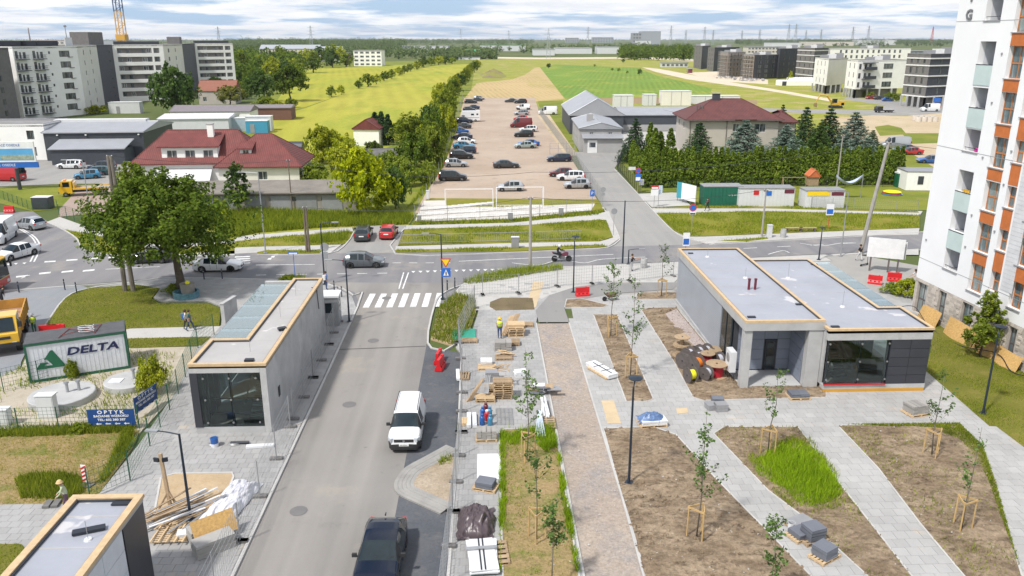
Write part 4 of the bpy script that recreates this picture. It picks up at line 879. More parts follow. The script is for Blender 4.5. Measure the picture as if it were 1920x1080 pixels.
P=paint;white=P('white',(.74,.75,.76),.0);silver=P('silver',(.46,.48,.5),.6);black=P('black',(.014,.015,.018));navy=P('navy',(.012,.025,.06));blue=P('blue',(.02,.11,.38));lblue=P('light_blue',(.06,.25,.42));red=P('red',(.48,.012,.014),.1);dred=P('dark_red',(.16,.02,.025));grey=P('grey',(.14,.16,.175),.5);dgrey=P('dark_grey',(.05,.055,.06),.4);pgreen=P('pale_green',(.36,.44,.43),.5);yellow=P('yellow',(.72,.42,.02),0);orange=P('orange',(.62,.26,.03),0);teal=P('teal',(.03,.10,.11));plum=P('plum',(.17,.03,.06))
V_=[
 ('van',white,(4,452),-78,'tall white delivery van at the frame edge before the left junction'),('sedan',white,(33,483),-112,'white sedan waiting in the left junction lane'),('hatch',silver,(58,429),152,'silver hatchback driving away up the left branch road'),
 ('hatch',dgrey,(284,492),184,'dark hatchback half hidden behind the big tree'),('sedan',white,(410,507),2,'white saloon under the right side of the big tree'),('hatch',grey,(683,500),1,'grey blue hatchback driving along the main road'),
 ('estate',dgrey,(682,447),92,'dark grey car waiting nose away in the driveway mouth'),('hatch',red,(729,444),88,'bright red hatchback standing in the driveway mouth'),
 ('mpvw',black,(849,339),2,'black people carrier, nearest car of the left parking row'),('hatch',silver,(855,313),0,'silver hatchback, second car of the left parking row'),('suv',black,(865,298),2,'black off-roader third in the left parking row'),('estate',navy,(872,288),178,'dark blue estate behind the black off-roader'),
 ('sedan',lblue,(870,278),0,'sky blue saloon in the left parking row'),('hatch',white,(875,270),0,'white hatchback behind the sky blue saloon'),('sedan',navy,(867,261),180,'navy saloon behind the white hatchback'),('hatch',blue,(864,250),0,'vivid blue hatchback in the left parking row'),
 ('sedan',dgrey,(867,241),180,'charcoal saloon behind the vivid blue hatchback'),('suv',navy,(871,231),0,'dark car just before the white motorhome'),('hatch',dgrey,(880,209),0,'dark car peeking out behind the motorhome'),('sedan',navy,(886,205),180,'navy saloon beyond the motorhome'),
 ('estate',black,(883,194),0,'black estate near the far end of the left row'),('sedan',dgrey,(893,190),180,'dark saloon second from the far end of left row'),('hatch',silver,(899,187),0,'pale hatchback at the far end of left row'),
 ('sedan',dgrey,(949,315),3,'dark grey saloon alone in the middle of the lot'),('hatch',silver,(957,358),182,'silver car beside the white goal frame'),('hatch',silver,(1082,353),180,'silver compact, nearest car at the right fence'),('estate',white,(1070,338),175,'white estate behind the silver compact'),('hatch',dred,(1052,331),175,'dark red hatchback behind the white estate'),
 ('estate',navy,(1048,303),180,'navy estate alone by the right fence'),('sedan',pgreen,(985,278),182,'pale green saloon in the right parking row'),('sedan',blue,(991,274),180,'blue saloon hidden behind the pale green one'),('suv',black,(982,257),180,'black off-roader in the right parking row'),('estate',white,(990,247),180,'white estate behind the black off-roader'),
 ('van',dred,(977,239),182,'dark red panel van in the right parking row'),('hatch',red,(976,226),180,'bright red hatchback behind the dark red van'),('estate',silver,(978,216),180,'silver estate behind the red hatchback'),('mpv',white,(981,206),180,'white small van near the far right end'),('suv',black,(976,194),180,'black car with roof load at the far right end'),('sedan',dgrey,(958,192),180,'dark saloon left of the roof load car'),
 ('van',white,(1027,215),178,'white panel van parked on the sandy track by the barn'),
 ('estate',white,(134,316),178,'white estate parked before the dark warehouse'),('hatch',lblue,(165,335),-160,'pale blue hatchback behind the tow truck'),('estate',teal,(179,329),-165,'dark teal estate next to the pale blue hatchback'),('mpvw',navy,(192,320),180,'navy people carrier beneath the grey canopy roof'),('van',red,(14,339),172,'red delivery van below the blue billboard'),
 ('van',silver,(1678,279),172,'silver grey van on the dirt lot'),('sedan',teal,(1697,285),175,'dark green saloon half behind the red one'),('sedan',red,(1706,290),178,'red saloon on the dirt lot'),('sedan',blue,(1744,306),170,'blue car tail beside the tower edge'),('hatch',red,(1633,186),185,'red hatchback parked by the white apartments'),('sedan',dgrey,(1650,187),0,'dark car right of the red hatchback by the apartments'),('hatch',blue,(1664,190),0,'blue car below the apartment sign pole'),('sedan',dgrey,(1476,160),175,'dark saloon by the low white garage ramp'),('van',white,(1743,209),180,'white service van beside the striped apartment block'),
]
for kd,cl,(px,py),hd,lb in V_:
    car(kd,cl,G(px,py),hd,lb,'van' if kd=='van' or 'van' in lb.split()else 'car',name='van' if kd=='van' else 'car')
dk=car('mpv',white,(-4.45,40.95),-90.6,'white small van with roof rails parked at the block paved bay','van',name='van')
for s in(1,-1):MB().tube([(.55,s*.62,1.83),(.5,s*.62,1.91),(-1.75,s*.6,1.94),(-1.82,s*.6,1.86)],.022,6).build('roof_rail',m_trim,dk)
b=MB();b.box((2.155,0,.80),(.06,1.05,.15));b.build('front_panel',m_trim,dk)
MB().prism([(-.06,.05),(.06,.05),(.06,-.02),(0,-.07),(-.06,-.02)],0,.02).build('badge',m_rim,dk,loc=(2.19,0,.80),rot=(R(90),0,R(90)))
MB().tube([(0,0,0),(-.06,0,.22)],.006,4).build('antenna',m_trim,dk,loc=(.35,0,1.82))
for s in(.1,-.55):MB().bar((1.2,s,1.19),(1.05,s+.5,1.33),.02).build('wiper',m_trim,dk)
bl=car('cross',P('midnight',(.004,.009,.022),.0,.12,.0),(-4.52,29.2),-91.5,'glossy midnight blue car cut by the bottom frame edge','car')
for s in(.1,-.6):MB().bar((1.02,s,1.03),(.9,s+.55,1.12),.02).build('wiper',m_trim,bl)
MB().prism([(-.03,-.1),(.03,-.1),(.015,.1),(-.015,.1)],0,.06).build('antenna',m_trim,bl,loc=(-1.6,0,1.47),rz=R(90))
def text(name,s,size,m,parent,loc,rot,extrude=.004,font_shear=0.,align='CENTER',sx=1.0,weight=0.0):
    c=bpy.data.curves.new(name,'FONT');c.body=s;c.size=size;c.extrude=extrude;c.align_x=align;c.align_y='CENTER';c.shear=font_shear;c.offset=weight;c.resolution_u=2
    o=bpy.data.objects.new(name,c);C.objects.link(o);me=bpy.data.meshes.new_from_object(o.evaluated_get(bpy.context.evaluated_depsgraph_get()));bpy.data.objects.remove(o);me.materials.clear()
    return add(name,me,m,parent,loc,rot=rot,scale=(sx,1,1))
m_ink=mat('black_ink',(.02,.02,.025),.6);text('plate_lettering','WE 4S3ST',.1,m_ink,dk,(2.215,0,.56),(R(90),0,R(90)),.001)
x,y=G(880,228);t=thing('motorhome','white motorhome parked in the left row of the lot','motorhome',(x,y,.04),R(180))
mb=MB();mb.prism([(-2.9,.45),(1.3,.45),(1.3,.45),(2.0,.5),(2.75,.6),(2.8,.95),(2.1,1.2),(1.75,1.75),(2.2,2.0),(2.0,2.8),(-2.9,2.85)],-1.1,1.1,True);o=mb.build('body',white,t,rot=(R(90),0,0))
for s in(1,-1):
    MB().box((1.55,s*1.105,1.45),(.7,.02,.55)).build('cab_window',m_glass,t);MB().box((-.9,s*1.105,1.95),(.8,.02,.45)).build('side_window',m_glass,t);MB().box((-2.2,s*1.105,2.0),(.5,.02,.4)).build('side_window',m_glass,t);MB().box((-.6,s*1.106,1.1),(4.2,.02,.1)).build('stripe',grey,t)
MB().box((1.96,0,1.48),(.03,1.8,.6),M=Matrix.Rotation(R(-33),3,'Y')).build('windshield',m_glass,t)
vm=car_meshes('van')
for x in(1.9,-1.7):
    for s in(1,-1):
        wh=bpy.data.objects.new('wheel',None);C.objects.link(wh);wh.parent=t;wh.location=(x,s*1.0,.35);wh.rotation_euler=(R(-90)*s,0,0);add('tyre',vm['_tyre'],m_tyre,wh);add('rim',vm['_rim'],m_rim,wh)
def wheels(t,xs,hw,r=1.,z=.35):
    for x in xs:
        for s in(1,-1):
            wh=bpy.data.objects.new('wheel',None);C.objects.link(wh);wh.parent=t;wh.location=(x,s*hw,z*r);wh.rotation_euler=(R(-90)*s,0,0);wh.scale=(r,r,r*1.3);add('tyre',vm['_tyre'],m_tyre,wh);add('rim',vm['_rim'],m_rim,wh)
def cab(t,x0,L_,W_,H_,m,z0=.55):
    """lorry cab: nose, raked screen, roof"""
    mb=MB();mb.prism([(x0-L_,z0),(x0,z0),(x0+.02,z0+H_*.42),(x0-.08,z0+H_*.48),(x0-.42,z0+H_),(x0-L_,z0+H_*.98)],-W_/2,W_/2,True);mb.build('cab',m,t,rot=(R(90),0,0))
    a=Vector((x0-.06,0,z0+H_*.5));b=Vector((x0-.38,0,z0+H_*.95));n=Vector((.82,0,.57))*.02
    MB().add([a+n+Vector((0,-W_*.44,0)),a+n+Vector((0,W_*.44,0)),b+n+Vector((0,W_*.42,0)),b+n+Vector((0,-W_*.42,0))],[(0,1,2,3)]).build('windshield',m_glass,t)
    for s in(1,-1):
        MB().box((x0-L_*.58,s*(W_/2+.006),z0+H_*.72),(L_*.5,.02,H_*.38)).build('side_window',m_glass,t);MB().box((x0-.25,s*(W_/2+.2),z0+H_*.7),(.12,.22,.42)).build('mirror',m_trim,t);MB().box((x0+.01,s*W_*.38,z0+.2),(.06,.3,.18)).build('headlight',m_lamp,t)
    MB().box((x0+.02,0,z0+.12),(.1,W_,.26)).build('bumper',m_trim,t);MB().box((x0+.02,0,z0+H_*.3),(.04,W_*.6,.2)).build('grille',m_trim,t)
x,y=G(160,366);t=thing('tow_truck','yellow flatbed recovery truck parked on the pink driveway','truck',(x,y,.04),R(197));cab(t,3.1,1.7,2.0,1.75,yellow,.5)
MB().box2(-3.3,-1.05,.95,1.3,1.05,1.08).build('flatbed',mat('bed_alu',(.5,.5,.5),.4,.5),t);[MB().box2(-3.3,s*1.06-.05,1.0,1.3,s*1.06+.05,1.22).build('side_rail',yellow,t)for s in(1,-1)]
MB().box2(-3.1,-.45,.55,2.4,.45,.95).build('chassis',m_trim,t);MB().box2(1.05,-.95,1.08,1.25,.95,2.0).build('head_board',yellow,t);MB().box((2.3,0,2.31),(.25,1.2,.12)).build('light_bar',m_amber,t);wheels(t,(2.3,-1.6),.9)
x,y=G(14,640);t=thing('dump_truck','yellow orange tipper truck at the left frame edge','truck',(x,y,.04),R(-66));cab(t,3.6,1.9,2.45,2.1,yellow,.75)
MB().box2(-3.7,-.5,.7,3.2,.5,1.05).build('chassis',m_trim,t)
db=mat('tipper_orange',(.50,.27,.055),.65,dirt=.7,scale=1.5)
MB().box2(-3.8,-1.2,1.15,1.5,1.2,1.25).build('tipper_floor',db,t)
for s in(1,-1):
    MB().box2(-3.8,s*1.24-.04,1.15,1.5,s*1.24+.04,2.15).build('tipper_side',db,t)
    for k in range(7):MB().box((-3.6+k*.82,s*1.30,1.65),(.09,.06,1.0)).build('side_rib',db,t)
MB().box2(-3.86,-1.2,1.2,-3.78,1.2,2.1).build('tail_gate',db,t);MB().box2(1.46,-1.2,1.2,1.54,1.2,2.4).build('head_board',db,t)
o=MB().box2(-3.7,-1.1,1.27,1.4,1.1,1.38).build('dirt_layer',mat('dirt_load',(.33,.2,.13),.95,var=.3,scale=2),t);o['kind']='stuff';wheels(t,(2.5,-1.6,-2.9),1.05,1.38)
for s in(1,-1):MB().box2(1.55,s*1.16-.1,.75,3.5,s*1.16+.1,1.05).build('fender',m_trim,t)
x,y=G(-62,548);t=thing('city_bus','red and yellow city bus nose entering at the left frame edge','bus',(x,y,.04),R(4));m_bred=P('bus_red',(.5,.02,.015),0)
MB().prism([(-5.8,.35),(3.0,.35),(3.2,.5),(3.2,1.1),(-5.8,1.1)],-1.25,1.25,True).build('lower_body',m_bred,t,rot=(R(90),0,0));MB().prism([(-5.8,1.105),(3.2,1.105),(3.12,2.8),(2.9,2.95),(-5.8,2.95)],-1.25,1.25,True).build('upper_body',yellow,t,rot=(R(90),0,0))
MB().box((3.19,0,1.95),(.04,2.3,1.5),M=Matrix.Rotation(R(-3),3,'Y')).build('windshield',m_glass,t)
for s in(1,-1):
    for k in range(6):MB().box((2.2-k*1.4,s*1.256,1.9),(1.25,.02,1.0)).build('side_window',m_glass,t)
    MB().box((3.45,s*1.28,2.2),(.1,.2,.55)).build('mirror',m_trim,t);MB().box((3.2,s*.9,.75),(.05,.4,.25)).build('headlight',m_lamp,t)
wheels(t,(2.0,-3.6),1.1,1.35)
x,y=G(1655,211);t=thing('pickup_truck','dark pick-up with flat loading bed on the far lane','truck',(x,y,.05),R(185));cab(t,2.4,1.8,1.9,1.35,black,.5);MB().box2(-3.6,-1,.75,.5,1,.9).build('flatbed',mat('bed_alu',(.5,.5,.5)),t);MB().box2(-3.4,-.4,.45,2,.4,.75).build('chassis',m_trim,t);wheels(t,(1.7,-1.4,-2.3),.85)
x,y=G(1566,203);t=thing('excavator','yellow crawler excavator with raised boom on the far waste land','excavator',(x,y,.05),R(180));cat_y=mat('digger_yellow',(.55,.33,.03),.5,dirt=.5)
for s in(1,-1):MB().prism([(-1.9,.35),(-1.5,.02),(1.5,.02),(1.9,.35),(1.6,.8),(-1.6,.8)],-.28,.28,True).build('track',m_trim,t,rot=(R(90),0,0),loc=(0,s*1.1,0))
MB().box2(-2.2,-1.2,.95,1.2,1.2,1.75).build('superstructure',cat_y,t);MB().box2(-2.4,-1.2,.95,-1.3,1.2,2.2).build('counterweight',cat_y,t);MB().box2(.1,.3,1.76,1.4,1.2,3.0).build('cab',m_glass,t)
MB().tube([(1.2,-.2,1.6),(3.0,-.2,3.9),(5.3,-.2,4.1)],[.28,.3,.2],6).build('boom',cat_y,t);MB().tube([(5.2,-.2,4.2),(6.6,-.2,1.6)],[.2,.13],6).build('dipper_arm',cat_y,t);MB().prism([(6.3,1.7),(6.9,1.5),(6.9,.6),(6.2,.3),(6.1,.9)],-.5,.5,True).build('bucket',mat('bucket_steel',(.25,.17,.08),.6),t,rot=(R(90),0,0),loc=(0,-.2,0))
x,y=G(1053,491);mo=thing('motorcycle','dark touring motorcycle riding along the main road','motorcycle',(x,y,.04),0)
for xx in(.72,-.72):
    wh=bpy.data.objects.new('wheel',None);C.objects.link(wh);wh.parent=mo;wh.location=(xx,0,.31);wh.rotation_euler=(R(90),0,0)
    MB().lathe([(.22,-.06),(.3,-.07),(.315,0),(.3,.07),(.22,.06)],18).build('tyre',m_tyre,wh,True);rm=MB();rm.lathe([(.03,-.05),(.03,.05)],8)
    for k in range(5):a=k*1.257;rm.bar((0,0,0),(math.cos(a)*.23,math.sin(a)*.23,0),.04,.03)
    rm.build('rim',m_rim,wh)
MB().tube([(.72,0,.31),(.45,0,1.0)],.035,6).build('fork',m_rim,mo);MB().tube([(-.72,0,.31),(-.1,0,.45)],.04,6).build('swing_arm',m_trim,mo)
MB().box((.05,0,.48),(.5,.3,.42)).build('engine',mat('engine_alu',(.25,.25,.26),.4,.6),mo)
MB().prism([(.62,.62),(.68,.95),(.5,1.02),(.28,1.02),(-.05,.86),(-.1,.7),(.2,.6)],-.17,.17,True).build('fairing',plum,mo,rot=(R(90),0,0));MB().prism([(-.05,.84),(-.75,.95),(-.95,1.02),(-.9,.85),(-.3,.68),(-.05,.68)],-.13,.13,True).build('seat',m_trim,mo,rot=(R(90),0,0))
MB().add([(.66,-.14,.97),(.66,.14,.97),(.48,.11,1.22),(.48,-.11,1.22)],[(0,1,2,3)]).build('windscreen',m_glass,mo);MB().tube([(.42,-.36,1.05),(.45,0,1.02),(.42,.36,1.05)],.018,5).build('handlebar',m_trim,mo);MB().tube([(-.2,-.2,.35),(-.85,-.24,.5)],.06,8).build('exhaust',m_rim,mo);MB().box((.7,0,.82),(.06,.2,.12)).build('headlight',m_lamp,mo);MB().box((-.97,0,.95),(.05,.16,.06)).build('tail_light',m_tail,mo)
# ================================================================ BUILDINGS
m_white=mat('white_render',(.86,.85,.82),.85,var=.05,scale=.3,obj=False,dirt=.12);m_cream=mat('cream_render',(.74,.71,.65),.85,var=.06,scale=.3,obj=False,dirt=.15)
m_brick=mat('charcoal_brick',(.10,.10,.115),.85,var=.15,scale=1.5,obj=False);m_dbrick=mat('black_brick',(.055,.058,.07),.85,var=.15,scale=1.5,obj=False);m_gbrick=mat('grey_brick',(.17,.16,.155),.85,var=.15,scale=1.2,obj=False)
m_frame=mat('window_frame_grey',(.13,.115,.11),.6);m_wframe=mat('window_frame_white',(.7,.7,.69),.6);m_oframe=mat('window_frame_orange',(.45,.17,.05),.55,var=.12,scale=3)
m_roofg=mat('flat_roof_felt',(.22,.215,.21),.9,var=.2,scale=.3,obj=False);m_coping=mat('coping_metal',(.35,.35,.36),.5,.4);m_conc=mat('cast_concrete',(.42,.42,.415),.8,var=.12,scale=.7,obj=False,dirt=.35)
m_louver=mat('dark_metal',(.06,.065,.075),.5,.3);m_pipe=mat('galvanised',(.42,.43,.44),.45,.6,var=.12)
def pane_mat(name,a,b,r=.08):
    t=NT(name);c=t.mix(t.math('GREATER_THAN',t.rand(),.5),a,b);c=t.mix(t.math('MULTIPLY',t.rng(t.noise(t.pos(True),2.5,3,.5,(1,1,.15)),.45,.6),.5),c,tuple(min(.6,x*2.6+.05)for x in b))
    t.set(t.b.inputs['Base Color'],c);t.b.inputs['Roughness'].default_value=r;t.b.inputs['Specular IOR Level'].default_value=.8;MATS[name]=t.m;return t.m
m_pane=pane_mat('window_glass',(.035,.045,.055),(.10,.11,.115));m_pane2=pane_mat('curtained_glass',(.10,.14,.15),(.20,.24,.235))
WINM={}
def window(parent,x,y,z,rz,w_,h_,m=None,style=1,pm=None,name='window'):
    """window unit: frame with mullions (part) and its glass (sub-part)"""
    k=(round(w_,2),round(h_,2),style)
    if k not in WINM:
        f=.06;mb=MB();mb.box2(-w_/2,-.05,0,-w_/2+f,.05,h_);mb.box2(w_/2-f,-.05,0,w_/2,.05,h_);mb.box2(-w_/2+f,-.05,0,w_/2-f,.05,f);mb.box2(-w_/2+f,-.05,h_-f,w_/2-f,.05,h_)
        if style>=1:
            for i in range(1,max(2,int(w_/.75))):xx=-w_/2+w_*i/max(2,int(w_/.75));mb.box2(xx-.035,-.045,f,xx+.035,.045,h_-f)
        if style==2:mb.box2(-w_/2+f,-.048,h_*.45,w_/2-f,.048,h_*.45+.1)
        pn=MB();pn.box2(-w_/2+.03,-.012,.03,w_/2-.03,.012,h_-.03);WINM[k]=(mb.mesh('window'),pn.mesh('pane'))
    a,b=WINM[k];o=add(name,a,m or m_frame,parent,(x,y,z),rz);add('pane',b,pm or m_pane,o);return o
def facade(t,A,B,z0,z1,ops,m,depth=.18,name='wall',frame=None,style=1,pm=None,fill=True,thick=None):
    """wall from A to B (outside on the right hand of travel) with real openings and windows set back in them; ops = (u centre, z sill, w, h)"""
    A=Vector((A[0],A[1]));B=Vector((B[0],B[1]));L1=(B-A).length;u=(B-A)/L1;n=Vector((u.y,-u.x));rz=math.atan2(u.y,u.x)
    rects=[(max(.02,o[0]-o[2]/2),o[1],min(L1-.02,o[0]+o[2]/2),min(z1-.02,o[1]+o[3]))for o in ops]
    us=sorted({0,L1}|{round(v,4)for r in rects for v in(r[0],r[2])});zs=sorted({z0,z1}|{round(v,4)for r in rects for v in(r[1],r[3])});mb=MB()
    def pt(a,zz,d=0):q=A+u*a-n*d;return(q.x,q.y,zz)
    for i in range(len(us)-1):
        run=None
        for j in range(len(zs)-1):
            cu,cz=(us[i]+us[i+1])/2,(zs[j]+zs[j+1])/2;hole=any(r[0]<cu<r[2]and r[1]<cz<r[3]for r in rects)
            if not hole:run=zs[j]if run is None else run
            if run is not None and(hole or j==len(zs)-2):
                e=zs[j]if hole else zs[j+1];mb.quad(pt(us[i],run),pt(us[i+1],run),pt(us[i+1],e),pt(us[i],e));run=None
    for r in rects:
        a,b,c,d=r;mb.quad(pt(a,b),pt(a,b,depth),pt(c,b,depth),pt(c,b));mb.quad(pt(a,d),pt(c,d),pt(c,d,depth),pt(a,d,depth));mb.quad(pt(a,b),pt(a,d),pt(a,d,depth),pt(a,b,depth));mb.quad(pt(c,b),pt(c,b,depth),pt(c,d,depth),pt(c,d))
    mb.build(name,m,t)
    if fill:
        for(a,b,c,d),o in zip(rects,ops):
            q=A+u*((a+c)/2)-n*(depth-.04);st=o[4]if len(o)>4 and o[4]is not None else style;window(t,q.x,q.y,b,rz,c-a,d-b,frame,st,o[5]if len(o)>5 else pm)
    return u,n,L1
def block(name,label,pts,h,m_,ops,roof=m_roofg,group=None,cat='apartment block',z0=0.,frame=None,coping=m_coping,pm=None,style=1):
    """flat roofed block on a counter-clockwise plan; ops[i] lists the openings of side i"""
    t=thing(name,label,cat,(0,0,0),0,group);n=len(pts)
    for i in range(n):
        mm=m_[i%len(m_)]if isinstance(m_,(list,tuple))else m_
        facade(t,pts[i],pts[(i+1)%n],z0,h,ops.get(i,[])if i in ops else[],mm,frame=frame,pm=pm,style=style)
    mb=MB();mb.prism(pts,h-.5,h-.25);mb.build('roof',roof,t);loop=pts+[pts[0]];a=offset_line_closed(pts,.02);b=offset_line_closed(pts,-.35);mb=MB();m2=len(pts)
    vs=[(*p,h)for p in a]+[(*p,h+.06)for p in a]+[(*p,h+.06)for p in b]+[(*p,h-.26)for p in b];fs=[]
    for k in range(3):
        for i in range(m2):j=(i+1)%m2;fs.append((k*m2+i,k*m2+j,(k+1)*m2+j,(k+1)*m2+i))
    mb.add(vs,fs);mb.build('parapet',coping,t);return t
def offset_line_closed(p,d):
    out=[];n=len(p)
    for i in range(n):
        a,b,c=Vector(p[i-1]),Vector(p[i]),Vector(p[(i+1)%n]);u1=(b-a).normalized();u2=(c-b).normalized();n1=Vector((u1.y,-u1.x));n2=Vector((u2.y,-u2.x));k=max(.3,1+n1.dot(n2));q=b+(n1+n2)/k*d;out.append((q.x,q.y))
    return out
def dist2(a,b):return math.hypot(a[0]-b[0],a[1]-b[1])
def back(a,b,dep):
    """far corners of a block whose front runs a to b"""
    u=Vector((b[0]-a[0],b[1]-a[1])).normalized();n=Vector((-u.y,u.x))*dep;return[tuple(a),tuple(b),(b[0]+n.x,b[1]+n.y),(a[0]+n.x,a[1]+n.y)]
def roof_unit(t,x,y,z,sx,sy,sz,m=None,name='roof_unit',rz=0.):return MB().box((x,y,z+sz/2),(sx,sy,sz),rz).build(name,m or m_coping,t)
def balcony(t,A,u,n,uc,z,w_,d_,m_slab,m_rail,glass=None):
    rz=math.atan2(u.y,u.x);c=A+u*uc+n*(d_/2);b=MB().box((0,0,-.08),(w_,d_,.16)).build('balcony',m_slab,t,loc=(c.x,c.y,z),rz=rz)
    mb=MB()
    if glass:MB().box2(-w_/2,-d_/2+.01,.03,w_/2,-d_/2+.04,1.02).build('balustrade',glass,b)
    else:
        for s,L3 in((-d_/2+.03,w_),):
            mb.bar((-w_/2,s,1.05),(w_/2,s,1.05),.05)
            for k in range(int(w_/.22)):mb.bar((-w_/2+.1+k*.22,s,0),(-w_/2+.1+k*.22,s,1.05),.03)
        for sx in(-1,1):mb.bar((sx*w_/2,-d_/2,1.05),(sx*w_/2,d_/2,1.05),.05);mb.bar((sx*w_/2,-d_/2+.3,.5),(sx*w_/2,d_/2,.5),.04)
        mb.build('railing',m_rail,b)
    return b
def loggia(t,A,u,n,u0,u1,z,h_,panes,m_back,dep=.5):
    """long recessed strip: dark back wall with windows in it"""
    rz=math.atan2(u.y,u.x);q=A+u*((u0+u1)/2)-n*dep;b=MB().box((0,0,h_/2),(u1-u0+.1,.1,h_+.1)).build('loggia',m_back,t,loc=(q.x,q.y,z),rz=rz)
    for f,w_ in panes:window(b,(f-.5)*(u1-u0),-.12,.15 if h_>1.8 else .05,0,w_,h_*.82,m_wframe if rnd.random()<.3 else m_frame,1,name='window_unit')
    return b
# ---- left estate
H1=19.4;ZF=[1.4+2.95*k for k in range(6)]
def estate(label,A,B,dep,m_front,ops_fn,h=H1,mats=None,name='apartment_block'):
    A=Vector(A);B=Vector(B);pts=back(A,B,dep);L1=(B-A).length;ops=ops_fn(L1);t=block(name,label,pts,h,mats or m_front,{0:ops},group='white apartment blocks on the left');u=(B-A)/L1;return t,A,u,Vector((u.y,-u.x)),L1
A1,B1=G(47,226),G(163,214);r2=G(197,196);A2,B2=G(225,191),G(318,188);A3,B3=G(374,165),G(444,163)
def o1(L1):
    o=[]
    for z in ZF:
        for c in(.10,.36):
            for d in(-.055,.0,.06):o.append((L1*(c+d),z+.1,.9 if d else .6,2.0 if d<0 else 1.7,1,m_pane))
        o.append((L1*.54,z+1.2,.6,.7))
        o.append((L1*.78,z+.3,L1*.17,1.7,1))
    return o
t,A,u,n,L1=estate('white block with two columns of dark balconies, nearest of the left row',A1,B1,15,m_white,o1)
for z in ZF:
    for c in(.10,.36):balcony(t,A,u,n,L1*c,z,L1*.17,1.3,m_louver,m_louver)
    q=A+u*(L1*.87)+n*.12;MB().box((0,0,0),(1.6,.25,.12)).build('ledge',m_frame,t,loc=(q.x,q.y,z+.25),rz=math.atan2(u.y,u.x))
for f,sx in((.2,9),(.45,5),(.75,7)):p=A+u*(L1*f)-n*7;roof_unit(t,p.x,p.y,H1-.25,sx,4,1.7,m_dbrick,'roof_house',math.atan2(u.y,u.x))
t,A,u,n,L1=estate('cream set back wing with paired windows between white block and grey stair block',B1,r2,14,m_cream,lambda L1:[(L1*f,z+.5,1.5,1.4)for z in ZF for f in(.28,.62)])
p=A+u*(L1*.5)-n*5;roof_unit(t,p.x,p.y,H1-.25,12,.2,2.6,m_wframe,'pergola',math.atan2(u.y,u.x))
t,A,u,n,L1=estate('dark grey brick stair block between two white blocks on the left',r2,A2,14,m_gbrick,lambda L1:[(L1*.75,z+.6,.9,.5)for z in ZF],mats=m_brick)
p=A+u*(L1*.6)-n*6;roof_unit(t,p.x,p.y,H1-.25,11,6,4.4,m_gbrick,'lift_house',math.atan2(u.y,u.x))
def strips(t,A,u,n,L1,spans,zs,m_back=m_gbrick):
    for z in zs:
        for a,b,pn in spans:loggia(t,A,u,n,L1*a,L1*b,z+.35,1.75,pn,m_back)
def ostr(spans):return lambda L1:[(L1*(a+b)/2,z+.35,L1*(b-a),1.75)for z in ZF for a,b,p in spans]
def estate_strips(label,A,B,spans):
    A=Vector(A);B=Vector(B);L1=(B-A).length;u=(B-A)/L1;n=Vector((u.y,-u.x));pts=back(A,B,14);t=thing('apartment_block',label,'apartment block',(0,0,0),0,'white apartment blocks on the left')
    facade(t,A,B,0,H1,ostr(spans)(L1),m_white,depth=.6,fill=False)
    for i in(1,2,3):facade(t,pts[i],pts[(i+1)%4],0,H1,[],m_cream)
    MB().prism(pts,H1-.5,H1-.2).build('roof',m_roofg,t);strips(t,A,u,n,L1,spans,ZF)
    for f in(.2,.5,.8):p=A+u*(L1*f)-n*6;roof_unit(t,p.x,p.y,H1-.2,5,3,1.3,m_louver,'roof_unit',math.atan2(u.y,u.x))
    return t
estate_strips('white block with long dark window strips behind the huge conifer',A2,B2,[(.08,.76,[(.08,1.4),(.32,1.3),(.78,1.6),(.92,1.2)]),(.80,.92,[(.5,1.6)])])
B2b=G(352,176);t,A,u,n,L1=estate('cream wing rising behind the huge conifer',B2,B2b,14,m_cream,lambda L1:[(L1*f,z+.4,w_,1.4)for z in ZF for f,w_ in((.25,2.6),(.6,1.6))])
t,A,u,n,L1=estate('dark grey stair block right of the huge conifer',B2b,A3,14,m_brick,lambda L1:[(L1*.8,z+.6,.9,.5)for z in ZF])
p=A+u*(L1*.6)-n*6;roof_unit(t,p.x,p.y,H1-.25,7,5,3,m_gbrick,'lift_house',math.atan2(u.y,u.x))
estate_strips('white block with dark strips at the far right end of the left row',A3,B3,[(.06,.74,[(.06,1.5),(.3,1.3),(.72,1.6),(.9,1.2)]),(.78,.93,[(.5,2.2)])])
block('apartment_block','dark grey brick block at the very left frame edge',back(G(-60,245),G(40,229),14),19.2,m_gbrick,{0:[(3+4.2*i,z+.6,1.3,1.5)for z in ZF for i in range(4)]})
